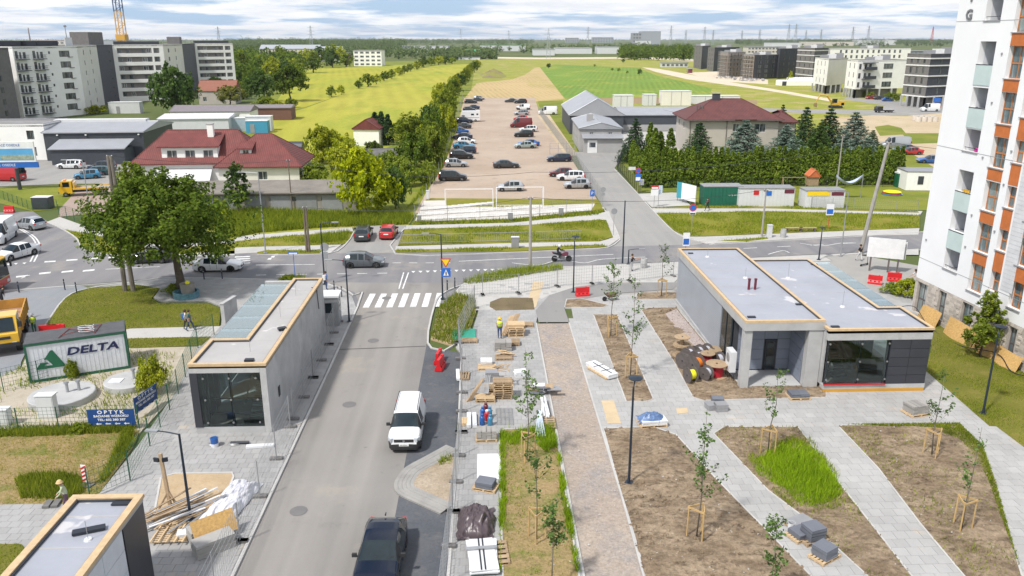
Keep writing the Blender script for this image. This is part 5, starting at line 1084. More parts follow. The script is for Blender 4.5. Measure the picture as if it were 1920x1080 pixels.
# ---- right estate: blocks seen on their near corner
def corner(lp,cp,rp):a,b,c=G(*lp),G(*cp),G(*rp);return[a,b,c,(a[0]+c[0]-b[0],a[1]+c[1]-b[1])]
def grid(L1,n,zs,w_,h_,m0=.1,sill=.7,**k):return[(L1*(m0+(1-2*m0)*(i+.5)/n),z+sill,w_,h_)for z in zs for i in range(n)]
def rblock(label,lp,cp,rp,pyt,m_,nl,nr,fl=5,wl=(1.2,1.6),wr=(1.3,1.6),z0=0.,m0=.1,name='apartment_block',frame=m_frame):
    p=corner(lp,cp,rp);h=top_z(cp[0],cp[1],pyt);st=(h-z0-.6)/fl;zs=[z0+.2+st*k for k in range(fl)]
    ops={0:grid(dist2(p[0],p[1]),nl,zs,*wl,m0)if nl else[],1:grid(dist2(p[1],p[2]),nr,zs,*wr,m0)if nr else[]}
    t=block(name,label,p,h,m_,ops,z0=z0,frame=frame,group='apartment blocks on the right');c=((p[0][0]+p[2][0])/2,(p[0][1]+p[2][1])/2)
    for k in range(3):roof_unit(t,c[0]+(k-1)*4,c[1]+(k-1)*2,h-.25,3,2,1.3+.4*k,m_wframe if k%2 else m_coping)
    if z0:
        for i in(0,1):
            a,b=Vector(p[i]),Vector(p[i+1]);nn=4
            for k in range(nn+1):q=a.lerp(b,k/nn)*.998;MB().box((q.x,q.y,z0/2),(.5,.5,z0)).build('pillar',m_conc,t)
        MB().prism([tuple(Vector(q).lerp(Vector(c),.22))for q in p],0,z0).build('ground_floor',m_gbrick,t)
    return t,p,h,zs
rblock('charcoal end block at the far left of the right estate',(1300,127),(1314,130),(1330,127),86,[m_gbrick,m_brick,m_brick,m_brick],2,0)  # left face gets paler brick: its sunlight is painted into the colour
rblock('charcoal block with plain side wall behind the scaffolding',(1325,132),(1337,134),(1383,131),89,[m_gbrick,m_dbrick,m_dbrick,m_dbrick],3,0)  # grey left wall, black right wall: lit and shaded sides put into the colour
def scaffold(t,p,h,i,m=m_pipe):
    a,b=Vector(p[i]),Vector(p[i+1]);L1=(b-a).length;u=(b-a)/L1;n=Vector((u.y,-u.x));rz=math.atan2(u.y,u.x);s=thing('scaffold',['pale scaffold with plank decks on the lit side of block under construction','pale scaffold on the shaded side of block under construction'][i]+(' with rubble heap' if h<13 else ''),'scaffold',(a.x,a.y,0),rz)
    for k in range(int(L1/2.5)+1):
        for d in(-.3,-1.2):MB().bar((k*2.5,d,0),(k*2.5,d,h+.5),.1).build('standard',m,s)
    for j in range(int(h/2)+1):MB().box((L1/2,-.75,.3+j*2),(L1,.9,.12)).build('deck',mat('scaffold_deck',(.42,.36,.28),.8),s);MB().bar((0,-1.2,1.3+j*2),(L1,-1.2,1.3+j*2),.08).build('guard_rail',m,s)
m_raw=mat('raw_blockwork',(.36,.30,.25),.9,var=.25,scale=1,obj=False)
t,p,h,zs=rblock('unfinished block wrapped in scaffolding at the building site',(1348,142),(1362,145),(1394,143),98,m_raw,2,4);scaffold(t,p,h,0);scaffold(t,p,h,1)
t,p,h,zs=rblock('half clad dark block behind the rubble heaps',(1392,147),(1411,149),(1458,147),103,[m_raw,m_dbrick,m_dbrick,m_dbrick],3,3,wr=(2.6,1.8));scaffold(t,p,h,0)
rblock('dark navy clad block with scattered windows',(1452,146),(1458,148),(1494,146),91,m_dbrick,0,3)
m_band=mat('white_band',(.75,.74,.72),.8)
def bands(t,p,zs):
    for i in(0,1):
        a,b=Vector(p[i]),Vector(p[i+1]);u=(b-a).normalized();n=Vector((u.y,-u.x))
        for z in zs:q=(a+b)/2+n*.06;MB().box((q.x,q.y,z),((b-a).length+.1,.2,.38),math.atan2(u.y,u.x)).build('storey_band',m_band,t)
t,p,h,zs=rblock('grey block with white storey bands behind the small white block',(1490,151),(1521,155),(1547,152),90,[m_gbrick,m_brick,m_brick,m_brick],3,1,m0=.06);bands(t,p,zs[1:]+[h-1.3])  # sunlit left side painted in lighter brick than the shaded right side
rblock('long white rear block with a top floor terrace',(1545,150),(1550,152),(1700,150),91,m_white,0,12,6)
t,p,h,zs=rblock('small white block on pillars with slit windows',(1522,170),(1547,176),(1583,172),110,[m_white,m_cream,m_white,m_white],3,0,3,(.9,1.9),z0=3.2)  # cream on the right wall paints in the shade on white render
t,p,h,zs=rblock('white block on pillars with three dark balconies',(1581,180),(1601,184),(1692,181),113,[m_white,m_white,m_white,m_white],2,0,3,(.9,1.9),z0=3.2)
a,b=Vector(p[1]),Vector(p[2]);u=(b-a).normalized();n=Vector((u.y,-u.x));rz=math.atan2(u.y,u.x);L1=(b-a).length
for z in zs:
    for f,w_ in((.05,1.0),(.16,1.1),(.25,1.1),(.62,4.5)):q=a+u*(L1*f)+n*.03;window(t,q.x,q.y,z+.5,rz,w_,1.9,m_frame)
    balcony(t,a,u,n,L1*.22,z+.3,5.5,1.6,m_louver,m_louver,m_louver)
q=a+u*(L1*.22)+n*.8;MB().box((q.x,q.y,h-.9),(6,1.6,.2),rz).build('canopy',m_louver,t)
t,p,h,zs=rblock('dark brick block with white storey bands nearest to the tower',(1688,198),(1731,203),(1800,199),101,[m_gbrick,m_dbrick,m_dbrick,m_dbrick],3,2,4,(1.1,1.9),(1.2,1.9),z0=3.4);bands(t,p,zs+[h-1.4])  # sun on the left face and shade on the others painted as brick tones
MB().box((p[1][0]+4,p[1][1]-.3,2.6),(2.2,.2,1.4)).build('sign_board',mat('sign_blue',(.03,.14,.5),.5),t)
x,y=G(1493,160);t=thing('garage_ramp','low white garage ramp wall beside the estate','ramp',(x,y,0));MB().box((0,0,1.2),(18,6,2.4)).build('wall',m_white,t);MB().box((2,.5,3),(12,4,1.2)).build('upper_wall',m_white,t);MB().box((-7,-3.02,1),(2,.1,1.9)).build('gate',m_louver,t)
# ---- tower at the right edge: face runs from A towards the camera
TA=Vector((35.1,61.3));TD=Vector((.075,-.99718)).normalized();TN=Vector((TD.y,-TD.x));TRZ=math.atan2(TD.y,TD.x)
tw=thing('residential_tower','tall white residential tower with orange window panels at the right frame edge','tower block',(0,0,0))
def tp(u_,d=0.):q=TA+TD*u_+TN*d;return q.x,q.y
TL=20.0;ops=[];loz=[(22.70,24.6),(19.7,21.30),(16.7,18.15),(13.62,15.22),(10.6,12.22),(7.6,9.18),(4.6,6.28)]
wz=[21.9,18.9,15.88,12.86,9.8,6.78,3.8];
o_main=[(3.9,a,1.66,b-a)for a,b in loz]+[(6.85,z,1.5,2.12)for z in wz]+[(8.75,z+.62,.95,1.5)for z in wz]+[(10.95,z+.1,1.2,1.9)for z in wz]+[(13.4,z,1.5,2.12)for z in wz]+[(16.4,z,1.5,2.12)for z in wz]
m_twhite=mat('tower_white',(.80,.80,.80),.8,var=.025,scale=.4,obj=False,dirt=.05)
facade(tw,tp(0),tp(TL),2.95,27,[o for o in o_main if o[1]>2.97 and o[1]+o[3]<27],m_twhite,depth=.45,fill=False)
st_ops=[(.95,.12,1.25,2.55),(3.55,.5,.9,2.3),(6.5,.4,1.2,2.4),(11.3,.45,.75,2.2),(14.5,.5,1.0,2.2)]
m_stone=mat('stone_cladding',(.46,.41,.36),.9,var=.2,scale=2.5,obj=False,bump=.5,bscale=8)
facade(tw,tp(0,-.02),tp(TL,-.02),0,2.948,st_ops,m_stone,depth=.3,name='stone_base',frame=m_frame,style=2,pm=m_pane2)
rs_=random.Random(5);stc=0
for row in range(14):
    u0=0.;z=.03+row*.207
    while u0<14.2:
        L1=rs_.uniform(.28,.62)
        if not any(a-w_/2-.03<u0+L1 and u0<a+w_/2+.03 and b-.2<z<b+h_ for a,b,w_,h_ in st_ops)and stc<300:
            q=tp(u0+L1/2,-.0);d_=rs_.choice((.03,.045,.06));MBk=(round(L1,1),d_)
            if MBk not in SLABM:SLABM[MBk]=MB().box((0,0,.1),(round(L1,1)-.012,d_,.195)).mesh('stone')
            add('stone',SLABM[MBk],MATS.setdefault('stone_piece',mat('stone_pieces',(.47,.42,.365),.9,rnd=.22,scale=3)),tw,(q[0],q[1],z),TRZ);stc+=1
        u0+=round(L1,1)
c1=tp(0);c2=(c1[0]+14*-TN.x,c1[1]+14*-TN.y);c3=tp(TL);c4=(c3[0]-14*TN.x,c3[1]-14*TN.y)
facade(tw,c2,c1,0,27,[(3+3*k,z,1.5,1.9)for k in range(3)for z in wz if z<24],m_twhite,name='rear_wall');facade(tw,c3,c4,0,27,[],m_twhite,name='side_wall');facade(tw,c4,c2,0,27,[],m_twhite,name='far_wall');MB().prism([c1,c3,c4,c2],26.6,27).build('roof',m_roofg,tw)
m_inner=mat('loggia_inner_wall',(.62,.63,.66),.85,obj=False);m_frost=mat('frosted_glass',(.50,.60,.58),.25,var=.06,scale=1.2,spec=.6);m_opan=mat('orange_panel',(.50,.145,.035),.6,var=.14,scale=2.2,obj=False,bump=.2)
for i,(a,b)in enumerate(loz):
    q=tp(3.9,-1.3);lb=MB().box((0,0,(b-a)/2),(2.3,.08,b-a+.3)).build('loggia_back',m_inner,tw,loc=(*q,a),rz=TRZ)
    MB().box((.12,-.06,(b-a)/2-.02),(1.1,.06,(b-a)*.96)).build('balcony_door',m_frame,lb);MB().box((.12,-.1,(b-a)/2),(.92,.02,(b-a)*.85)).build('door_pane',m_pane2,lb)
    for s in(-1,1):q=tp(3.9+s*.86,-.87);MB().box((q[0],q[1],(a+b)/2),(.05,.86,b-a+.2),TRZ+R(0)).build('loggia_cheek',m_inner,tw)
    q=tp(3.9,-.85);MB().box((q[0],q[1],a-.03),(1.7,.8,.06),TRZ).build('loggia_floor',m_coping,tw)
    q=tp(3.9,.03)
    if i in(1,2,4,5):
        MB().box((q[0],q[1],a-.70),(1.72,.04,1.36),TRZ).build('balcony_glass',m_frost,tw);r=MB();r.bar((-.86,0,0),(.86,0,0),.05);r.bar((-.86,0,-.02),(-.86,.7,-.02),.05);r.build('handrail',m_louver,tw,loc=(q[0],q[1],a+.03),rz=TRZ)
    else:r=MB().bar((-.84,0,.25),(.84,0,.25),.04);r.build('handrail',m_louver,tw,loc=(*tp(3.9,-.15),a),rz=TRZ);q=tp(3.9,.02);MB().box((q[0],q[1],a-.03),(1.74,.1,.07),TRZ).build('sill',m_coping,tw)
for z in wz:
    for uc,w_,h_,zz in((6.85,1.5,2.12,z),(8.75,.95,1.5,z+.62),(10.95,1.2,1.9,z+.1),(13.4,1.5,2.12,z),(16.4,1.5,2.12,z)):
        q=tp(uc,-.38);window(tw,q[0],q[1],zz,TRZ,w_,h_,m_oframe,2,m_pane2);q=tp(uc,.03);MB().box((q[0],q[1],zz-.03),(w_+.1,.12,.06),TRZ).build('sill',m_coping,tw)
        if zz>4.8:q=tp(uc+.02,.012);hh=3.02-h_-.1;MB().box((q[0],q[1],zz-.07-hh/2),(w_*.98,.02,hh),TRZ).build('orange_panel',m_opan,tw)
for k in range(52):
    z=5.0+k*.30;q=tp(10.0,.015);MB().box((q[0],q[1],z),(1.15,.03,.285),TRZ).build('cladding_board',mat('grey_cladding',(.60,.60,.61),.7,rnd=.03),tw)
for z in(4.62,22.68,13.6):q=tp(TL/2,.004);MB().box((q[0],q[1],z),(TL,.012,.035),TRZ).build('joint',m_coping,tw)
m_letter=mat('letter_grey',(.16,.165,.17),.5)
for z,ch in((23.1,'G'),(24.35,'Y')):q=tp(1.4,.04);text('wall_letter',ch,1.0,m_letter,tw,(q[0],q[1],z),(R(90),0,TRZ),.03,weight=.03)
for uc,z in((.55,6.2),(5.35,17.2),(5.4,13.4),(5.3,9.2),(8.1,14.2),(7.95,11.9),(5.2,6.8),(7.9,8.6),(5.5,20.5)):q=tp(uc,.03);MB().box((q[0],q[1],z),(.12,.08,.14),TRZ).build('wall_vent',m_coping,tw)
fp=thing('balcony_planter','yellow flower tubs on the tower balcony with blinds','planter',(*tp(3.7,-.2),10.6));[MB().lathe([(.08,0),(.11,.18),(.12,.2)],8,(k*.0+TD.x*k*.26-.2*0,TD.y*k*.26,.02)).build('tub',yellow,fp)for k in range(3)]
pk=thing('balcony_cushion','magenta cushion on the open tower loggia','cushion',(*tp(4.2,-.4),13.62));MB().lathe([(.0,0),(.22,.03),(.27,.14),(.2,.27),(.0,.31)],10).build('cover',mat('magenta',(.6,.03,.3),.8),pk,True)
# ---- houses, sheds and warehouses of the middle distance
def tile_mat(name,c):
    t=NT(name);p=t.pos();k=t.mix(t.rng(t.noise(p,.7,6,.7),.3,.7),tuple(x*.75 for x in c),tuple(x*1.25 for x in c));wv=t.n('ShaderNodeTexWave',{'Vector':p,'Scale':1.1,'Distortion':.3}).outputs['Fac'];t.set(t.b.inputs['Base Color'],t.scale(k,t.rng(wv,0,1,.72,1.1)));t.b.inputs['Roughness'].default_value=.7;t.bump(wv,.5,.05);MATS[name]=t.m;return t.m
m_tile=tile_mat('red_roof_tile',(.165,.042,.036));m_tile2=tile_mat('brown_roof_tile',(.125,.04,.036))
m_sheet=mat('sheet_metal_roof',(.37,.38,.40),.5,.3,var=.08,scale=.4,obj=False);m_dwall=mat('dark_cladding',(.05,.058,.07),.6,var=.12,obj=False);m_gwall=mat('green_black_cladding',(.055,.065,.055),.6,obj=False);m_gw=mat('grey_render',(.36,.355,.35),.85,var=.08,scale=.4,obj=False,dirt=.2);m_plaster=mat('beige_plaster',(.47,.43,.385),.85,var=.06,scale=.4,obj=False);m_old=mat('old_concrete',(.27,.25,.225),.9,var=.22,scale=.6,obj=False,dirt=.4);m_purp=mat('purple_grey_metal',(.23,.20,.21),.55,.2,obj=False);m_offw=mat('off_white_metal',(.62,.63,.63),.6,var=.05,obj=False)
def loc_thing(name,label,cat,px,py,rz=0.):x,y=G(px,py);return thing(name,label,cat,(x,y,0),R(rz))
def box_walls(t,x0,y0,x1,y1,z0,z1,m,ops=None,frame=m_wframe,name='wall'):
    P_=[(x0,y0),(x1,y0),(x1,y1),(x0,y1)]
    for i in range(4):facade(t,P_[i],P_[(i+1)%4],z0,z1,(ops or{}).get(i,[]),m if not isinstance(m,(list,tuple))else m[i],frame=frame,name=name)
def hip(t,x0,y0,x1,y1,z,zr,ins,m,ov=.5,name='roof',along='x',li=None,ri=None):
    """hipped or (ins 0) gabled roof; ridge along x or y"""
    x0-=ov;x1+=ov;y0-=ov;y1+=ov;li=ins if li is None else li;ri=ins if ri is None else ri;th=.18
    if along=='x':ym=(y0+y1)/2;a=(x0+li,ym,zr);b=(x1-ri,ym,zr)
    else:xm=(x0+x1)/2;a=(xm,y0+li,zr);b=(xm,y1-ri,zr)
    c=[(x0,y0,z),(x1,y0,z),(x1,y1,z),(x0,y1,z)];d=[(p[0],p[1],p[2]-th)for p in c];vs=c+[a,b]+d
    fs=[(0,1,5,4),(1,2,5),(2,3,4,5),(3,0,4)]if along=='x' else[(0,1,4),(1,2,5,4),(2,3,5),(3,0,4,5)]
    fs+=[(6,7,1,0),(7,8,2,1),(8,9,3,2),(9,6,0,3),(9,8,7,6)]
    o=MB().add(vs,fs).build(name,m,t);r=MB();r.tube([a,b],.09,6)
    for i,q in enumerate(c):
        e=(a if i in(0,3)else b)if along=='x' else(a if i in(0,1)else b);r.tube([q,e],.08,5)
    r.build('ridge_cap',m,o);return o
def gut(t,pts):MB().tube(pts,.06,6).build('gutter',m_frame,t)
t=loc_thing('red_roof_house','white house with sprawling red tiled roofs and a white chimney','house',402,347,2)
box_walls(t,-11.5,0,5,9.5,0,3.4,m_white,{0:[(3,1.0,1.0,1.4),(5.4,1.0,1.6,1.4),(8.2,1.0,1.6,1.4)]})
hip(t,-11.5,0,7,9.5,3.4,7.9,4.5,m_tile,.6)
box_walls(t,-7.4,.35,.9,6.0,3.2,5.75,m_white,{0:[(1.5,.75+3.2,1.5,1.35),(4.2,.75+3.2,1.5,1.35),(6.9,.75+3.2,1.5,1.35)]},name='dormer_wall')
MB().add([(-7.9,-.1,5.72),(1.3,-.1,5.72),(1.3,5.0,7.55),(-7.9,5.0,7.55),(-7.9,-.1,5.9),(1.3,-.1,5.9),(1.3,5.0,7.75),(-7.9,5.0,7.75)],[(3,2,1,0),(4,5,6,7),(0,1,5,4),(1,2,6,5),(2,3,7,6),(3,0,4,7)]).build('dormer_roof',m_tile,t)
ch=MB().box((-.6,3.2,7.6),(.9,.7,2.6)).build('chimney',m_white,t);MB().box((-.6,3.2,8.95),(1.05,.85,.12)).build('chimney_cap',m_conc,ch)
box_walls(t,1.2,-1.2,13.2,9.5,0,3.0,[m_cream,m_cream,m_white,m_white],{0:[(2.5,.9,1.4,1.3),(6.5,.9,1.4,1.3)]},name='wing_wall');hip(t,1.2,-1.2,13.2,9.5,3.0,7.3,5.4,m_tile,.6,'wing_roof')
box_walls(t,4.2,.6,5.9,3,4.2,5.4,m_wframe,{0:[(.85,4.35,.9,.9)]},name='small_dormer');MB().add([(3.9,.2,5.35),(6.2,.2,5.35),(6.2,3.2,6.3),(3.9,3.2,6.3),(3.9,.2,5.5),(6.2,.2,5.5),(6.2,3.2,6.45),(3.9,3.2,6.45)],[(3,2,1,0),(4,5,6,7),(0,1,5,4),(1,2,6,5),(2,3,7,6),(3,0,4,7)]).build('small_dormer_roof',m_tile,t)
MB().add([(-8.5,-3.2,.2),(0,-3.2,.2),(0,-.1,2.6),(-8.5,-.1,2.6)],[(0,1,2,3)]).build('porch_roof',m_offw,t)
t=loc_thing('barrel_annex','small dark shed with rounded roof behind the red roofs','shed',552,296);o=MB();o.tube([(-1.6,0,1.6),(1.8,0,1.6)],1.5,14);o.build('barrel_roof',m_louver,t);MB().box((.1,0,.8),(3.2,2.6,1.6)).build('wall',m_dwall,t)
t=loc_thing('garage_row','long low row of grey garages with a mossy flat roof','garages',480,396,1.5);box_walls(t,-8.5,0,13,6.5,0,2.25,m_old,{0:[(x_,1.3,1.2,.5)for x_ in(2,4.6,11,13.4,17.6)]},frame=m_frame)
MB().add([(-9,-.5,2.3),(13.3,-.5,2.3),(13.3,7,2.75),(-9,7,2.75),(-9,-.5,2.45),(13.3,-.5,2.45),(13.3,7,2.9),(-9,7,2.9)],[(3,2,1,0),(4,5,6,7),(0,1,5,4),(1,2,6,5),(2,3,7,6),(3,0,4,7)]).build('roof',mat('mossy_felt',(.20,.18,.155),.95,var=.2,scale=.6,obj=False),t)
for i in range(6):MB().box((-6.6+i*3.3,-.03,1.0),(2.6,.08,2.0)).build('garage_door',mat('old_door_grey',(.25,.26,.27),.8,rnd=.15),t)
t=loc_thing('dark_warehouse','dark warehouse with pale metal roof and white skylight ridge','warehouse',100,302,3);m4=[m_dwall,m_gwall,m_dwall,m_dwall]
box_walls(t,-1,0,16.5,17,0,5.2,m4,{0:[]});hip(t,-1,0,16.5,17,5.2,6.3,0,m_sheet,.25);MB().add([(16.51,0,5.2),(16.51,17,5.2),(16.51,8.5,6.25)],[(0,1,2)]).build('gable',m_gwall,t)
MB().box((6,9.2,6.45),(17,2.0,.5)).build('skylight',m_offw,t);MB().box((4.4,-.04,1.9),(3.2,.1,3.6)).build('roller_door',m_louver,t)
for x_ in(1.5,6.5,15.8):MB().box((x_,-.15,4.7),(.3,.25,.2)).build('flood_lamp',m_wframe,t)
cn=thing('canopy_shed','grey roofed canopy shed in front of the dark warehouse','shed',(t.location.x+7.5,t.location.y-3.2,0),R(3));box_walls(cn,-5,-2,7.5,2.8,0,2.8,m_dwall);MB().add([(-5.3,-2.3,2.75),(7.8,-2.3,2.75),(7.8,2.9,3.9),(-5.3,2.9,3.9),(-5.3,-2.3,2.9),(7.8,-2.3,2.9),(7.8,2.9,4.05),(-5.3,2.9,4.05)],[(3,2,1,0),(4,5,6,7),(0,1,5,4),(1,2,6,5),(2,3,7,6),(3,0,4,7)]).build('roof',m_sheet,cn)
block('office_building','white flat roofed office at the left edge behind the billboard',back(G(-120,302),G(92,300),10),6.6,[m_white]*4,{0:[(17.5,3.8,1.3,1.6),(17.5,.8,1.3,1.6),(8,3.6,8,1.4),(8,.8,6,1.6)]},cat='office')
def gable_shed(label,px,py,w_,d_,h_,r_,mw,mr,rz=0.,name='shed',ops=None,along='x',cat='shed'):
    t=loc_thing(name,label,cat,px,py,rz);box_walls(t,0,0,w_,d_,0,h_,mw,ops,name='wall');hip(t,0,0,w_,d_,h_,h_+r_,0,mr,.25,along=along)
    if along=='x':[MB().add([(x_,0,h_),(x_,d_,h_),(x_,d_/2,h_+r_-.05)],[(0,1,2)]).build('gable',mw,t)for x_ in(.002,w_-.002)]
    else:[MB().add([(0,y_,h_),(w_,y_,h_),(w_/2,y_,h_+r_-.05)],[(0,1,2)]).build('gable',mw,t)for y_ in(.002,d_-.002)]
    return t
gable_shed('long shed with purple grey metal roof behind the red house',322,236,20,9,3.6,1.2,m_white,m_purp,2,ops={0:[(15,1.2,1.2,1.0)]})
gable_shed('white shed with pale low roof left of the purple roofed one',300,250,16,12,3.4,.6,m_offw,m_offw,4)
gable_shed('low brown shed beyond the blue containers',470,226,11,8,3.4,.5,mat('brown_wall',(.16,.08,.06),.8),m_purp,4)
for i,(px,py,w_,h_,m,lb)in enumerate(((410,246,7,3,mat('pale_blue_box',(.36,.44,.50),.7),'pale blue container left of the brown shed'),(462,250,5,2.8,mat('cyan_box',(.05,.28,.45),.6),'cyan container next to the meadow edge'),(205,213,9,3.2,m_offw,'white site cabin under the cream apartment wing'),(462,246,6,3.4,m_offw,'white cabin behind the cyan container'))):
    t=loc_thing('site_cabin',lb,'container',px,py,3);MB().box2(0,0,0,w_,3,h_).build('body',m,t);MB().box2(-.08,-.08,h_,w_+.08,3.08,h_+.12).build('roof',m_offw,t);MB().box((w_*.3,-.03,1.1),(1,.08,2)).build('door',m_coping,t)
t=gable_shed('house with orange tiled roof between conifer and olive tree',374,196,12,10,4.5,3.2,m_plaster,mat('orange_tile',(.25,.10,.065),.8,obj=False),5,'cottage',{0:[(2,1,1.2,1.5),(8,1,1.4,1.5)]},cat='house')
t=gable_shed('small white house with red roof end by the pointed conifers',664,274,5.4,9,3.6,1.9,m_white,m_tile,-8,'cottage',along='y',cat='house')
t=gable_shed('ruined grey shed with collapsed felt roof',700,318,6.5,9,2.4,.5,m_old,mat('rotten_felt',(.13,.125,.12),.95,var=.3,scale=.8,obj=False),14,'ruined_shed');MB().box((4.5,-2.2,1.2),(4,3,.12),M=Matrix.Rotation(R(14),3,'X')).build('fallen_panel',m_old,t)
x,y=G(1068,252);t=thing('grey_barn','large dark barn with pale metal gable roof beside the track','barn',(x,y,0),R(-2));box_walls(t,0,0,12.5,30,0,4.5,m_dwall);hip(t,0,0,12.5,30,4.5,8.2,0,m_sheet,.3,along='y');[MB().add([(0,y_,4.5),(12.5,y_,4.5),(6.25,y_,8.1)],[(0,1,2)]).build('gable',m_dwall,t)for y_ in(.0,30.)]
x,y=G(1094,287);t=thing('grey_office','pale grey gabled workshop office with white glazed door','office',(x,y,0),R(-2));box_walls(t,-.6,2.2,7.6,22,0,4.6,m_gw,{0:[(2.3,3.3,.8,.5),(6.0,3.3,.8,.5)],3:[(3+3*k,1.2,1.2,1.0)for k in range(5)]});hip(t,-.6,2.2,7.6,22,4.6,5.7,0,m_sheet,.3,along='y');MB().add([(-.6,2.2,4.6),(7.6,2.2,4.6),(3.5,2.2,5.6)],[(0,1,2)]).build('gable',m_gw,t)
box_walls(t,0,0,7.6,2.2,0,2.9,m_gw,name='porch_wall');MB().add([(-.3,-.5,2.85),(7.8,-.5,2.85),(7.8,2.25,3.4),(-.3,2.25,3.4),(-.3,-.5,2.97),(7.8,-.5,2.97),(7.8,2.25,3.52),(-.3,2.25,3.52)],[(3,2,1,0),(4,5,6,7),(0,1,5,4),(1,2,6,5),(2,3,7,6),(3,0,4,7)]).build('porch_roof',m_sheet,t)
d=MB().box((1.7,-.05,1.25),(1.9,.1,2.5)).build('door',m_wframe,t);MB().box((1.7,-.11,1.6),(1.2,.03,.9)).build('door_pane',m_pane,d);MB().box((2.0,10,5.9),(1.2,1.2,1.5)).build('chimney',m_gw,t)
x,y=G(1166,247);t=thing('long_warehouse','long dark warehouse with pale roof behind the villa','warehouse',(x,y,0),R(1));box_walls(t,0,0,24,16,0,4.0,[m_dwall,m_dwall,m_dwall,m_gwall]);hip(t,0,0,24,16,4.0,5.2,0,m_sheet,.3);MB().add([(0,0,4),(0,16,4),(0,8,5.15)],[(0,1,2)][::-1]).build('gable',m_dwall,t);MB().box((12,-.03,.9),(24,.08,1.5)).build('plinth',m_gw,t)
for i,(px,py,w_,h_,m,lb)in enumerate(((1152,205,6,4.2,m_offw,'white tank box beside the barn ridge'),(1208,198,4,3.5,m_offw,'small white silo box behind the warehouse roof'),(1240,198,10,4.6,m_cream,'cream container stack behind the warehouse roof'),(1290,195,18,2.6,m_offw,'low white shed roof behind the villa'))):
    t=loc_thing('yard_container',lb,'container',px,py,1);MB().box2(0,0,0,w_,4,h_).build('body',m,t);MB().box2(-.1,-.1,h_,w_+.1,4.1,h_+.15).build('roof',m_offw,t);[MB().box((w_*f,-.02,h_/2),(.12,.06,h_)).build('rib',m_coping,t)for f in(.33,.66)]
x,y=G(1288,291);t=thing('villa','two storey beige villa with dark red hipped roof','house',(x,y,0),R(-3));wn=[(2.0,1.2,1.4,1.6),(2.0,4.5,1.4,1.5),(9,4.5,1.2,1.5),(13.5,4.4,2.2,1.6),(9,1.2,1.2,1.6)]
box_walls(t,0,0,17,13,0,6.8,m_plaster,{0:wn,3:[(3,4.5,1.0,1.4),(8,4.5,1.0,1.4)]});hip(t,0,0,17,13,6.8,10.2,6.5,m_tile2,.8);c_=MB().box((6.2,6.2,10.4),(1.4,.8,1.6)).build('chimney',m_dbrick,t);MB().box((6.2,6.2,11.25),(1.6,1.0,.1)).build('chimney_cap',m_conc,c_)
for dx in(0,.5,1.0):MB().tube([(2.0+dx,3.0,8.2),(2.0+dx,3.0,9.2)],.14,8).build('vent_pipe',m_frame,t)
gut(t,[(-.8,-.82,6.65),(17.8,-.82,6.65)]);gut(t,[(7.2,-.1,0),(7.2,-.1,6.6)]);gut(t,[(.3,-.1,0),(.3,-.1,6.6)]);MB().box((10.5,-.6,6.85),(4,1.2,.2)).build('gable_hood',m_tile2,t)
box_walls(t,17,2,21,11,0,6.2,m_plaster,name='annex_wall');hip(t,17,2,21,11,6.2,8.0,3,m_tile2,.5,'annex_roof')
# ================================================================ KIOSKS OF THE BUILDING SITE
def clear_glass(name,tint,refl=.16,film=0.):
    t=NT(name);t.t.nodes.remove(t.b);tr=t.n('ShaderNodeBsdfTransparent',{'Color':tint});gl=t.n('ShaderNodeBsdfGlossy',{'Roughness':.04,'Color':(.9,.95,1)});fr=t.n('ShaderNodeFresnel',{'IOR':1.5})
    mx=t.n('ShaderNodeMixShader',{0:t.math('ADD',fr.outputs[0],refl)});t.link(tr.outputs[0],mx.inputs[1]);t.link(gl.outputs[0],mx.inputs[2]);fm_=t.n('ShaderNodeMixShader',{0:film});df=t.n('ShaderNodeBsdfDiffuse',{'Color':(.66,.74,.74)});t.link(mx.outputs[0],fm_.inputs[1]);t.link(df.outputs[0],fm_.inputs[2]);t.link(fm_.outputs[0],t.out.inputs[0]);MATS[name]=t.m;return t.m
m_cg=clear_glass('clear_pane',(.72,.80,.78),.0);m_rg=clear_glass('roof_pane',(.88,.96,.96),.06,.14)
def memb(name,col,r):
    t=NT(name);p=t.pos();c=t.mix(t.rng(t.noise(p,.4,6,.7),.35,.7),tuple(x*.90 for x in col),tuple(x*1.06 for x in col));c=t.mix(t.rng(t.noise(p,.55,3,.55),.64,.67,0,.6),c,(.66,.64,.62));c=t.mix(t.rng(t.noise(p,.8,6,.75),.58,.7,0,.35),c,tuple(x*.6 for x in col));t.set(t.b.inputs['Base Color'],c);t.b.inputs['Roughness'].default_value=r;MATS[name]=t.m;return t.m
m_osb=mat('osb_board',(.50,.31,.11),.8,var=.25,scale=9,obj=False);m_wood=mat('raw_timber',(.56,.41,.24),.75,var=.14,scale=4,obj=False,rnd=.08);m_memb=memb('roof_membrane',(.34,.355,.40),.45);m_memb2=memb('roof_screed',(.40,.385,.375),.75)
m_dtile=mat('anthracite_tile',(.038,.04,.05),.45,var=.1,rnd=.12);m_btile=mat('blue_grey_tile',(.20,.225,.28),.5,var=.06,rnd=.05);m_ltile=mat('pale_tile',(.60,.62,.66),.5,rnd=.03);m_steel=mat('painted_steel',(.03,.035,.045),.45,.3);m_corr=mat('fine_metal_cladding',(.40,.43,.47),.42,.35,var=.05,scale=.5,obj=False)
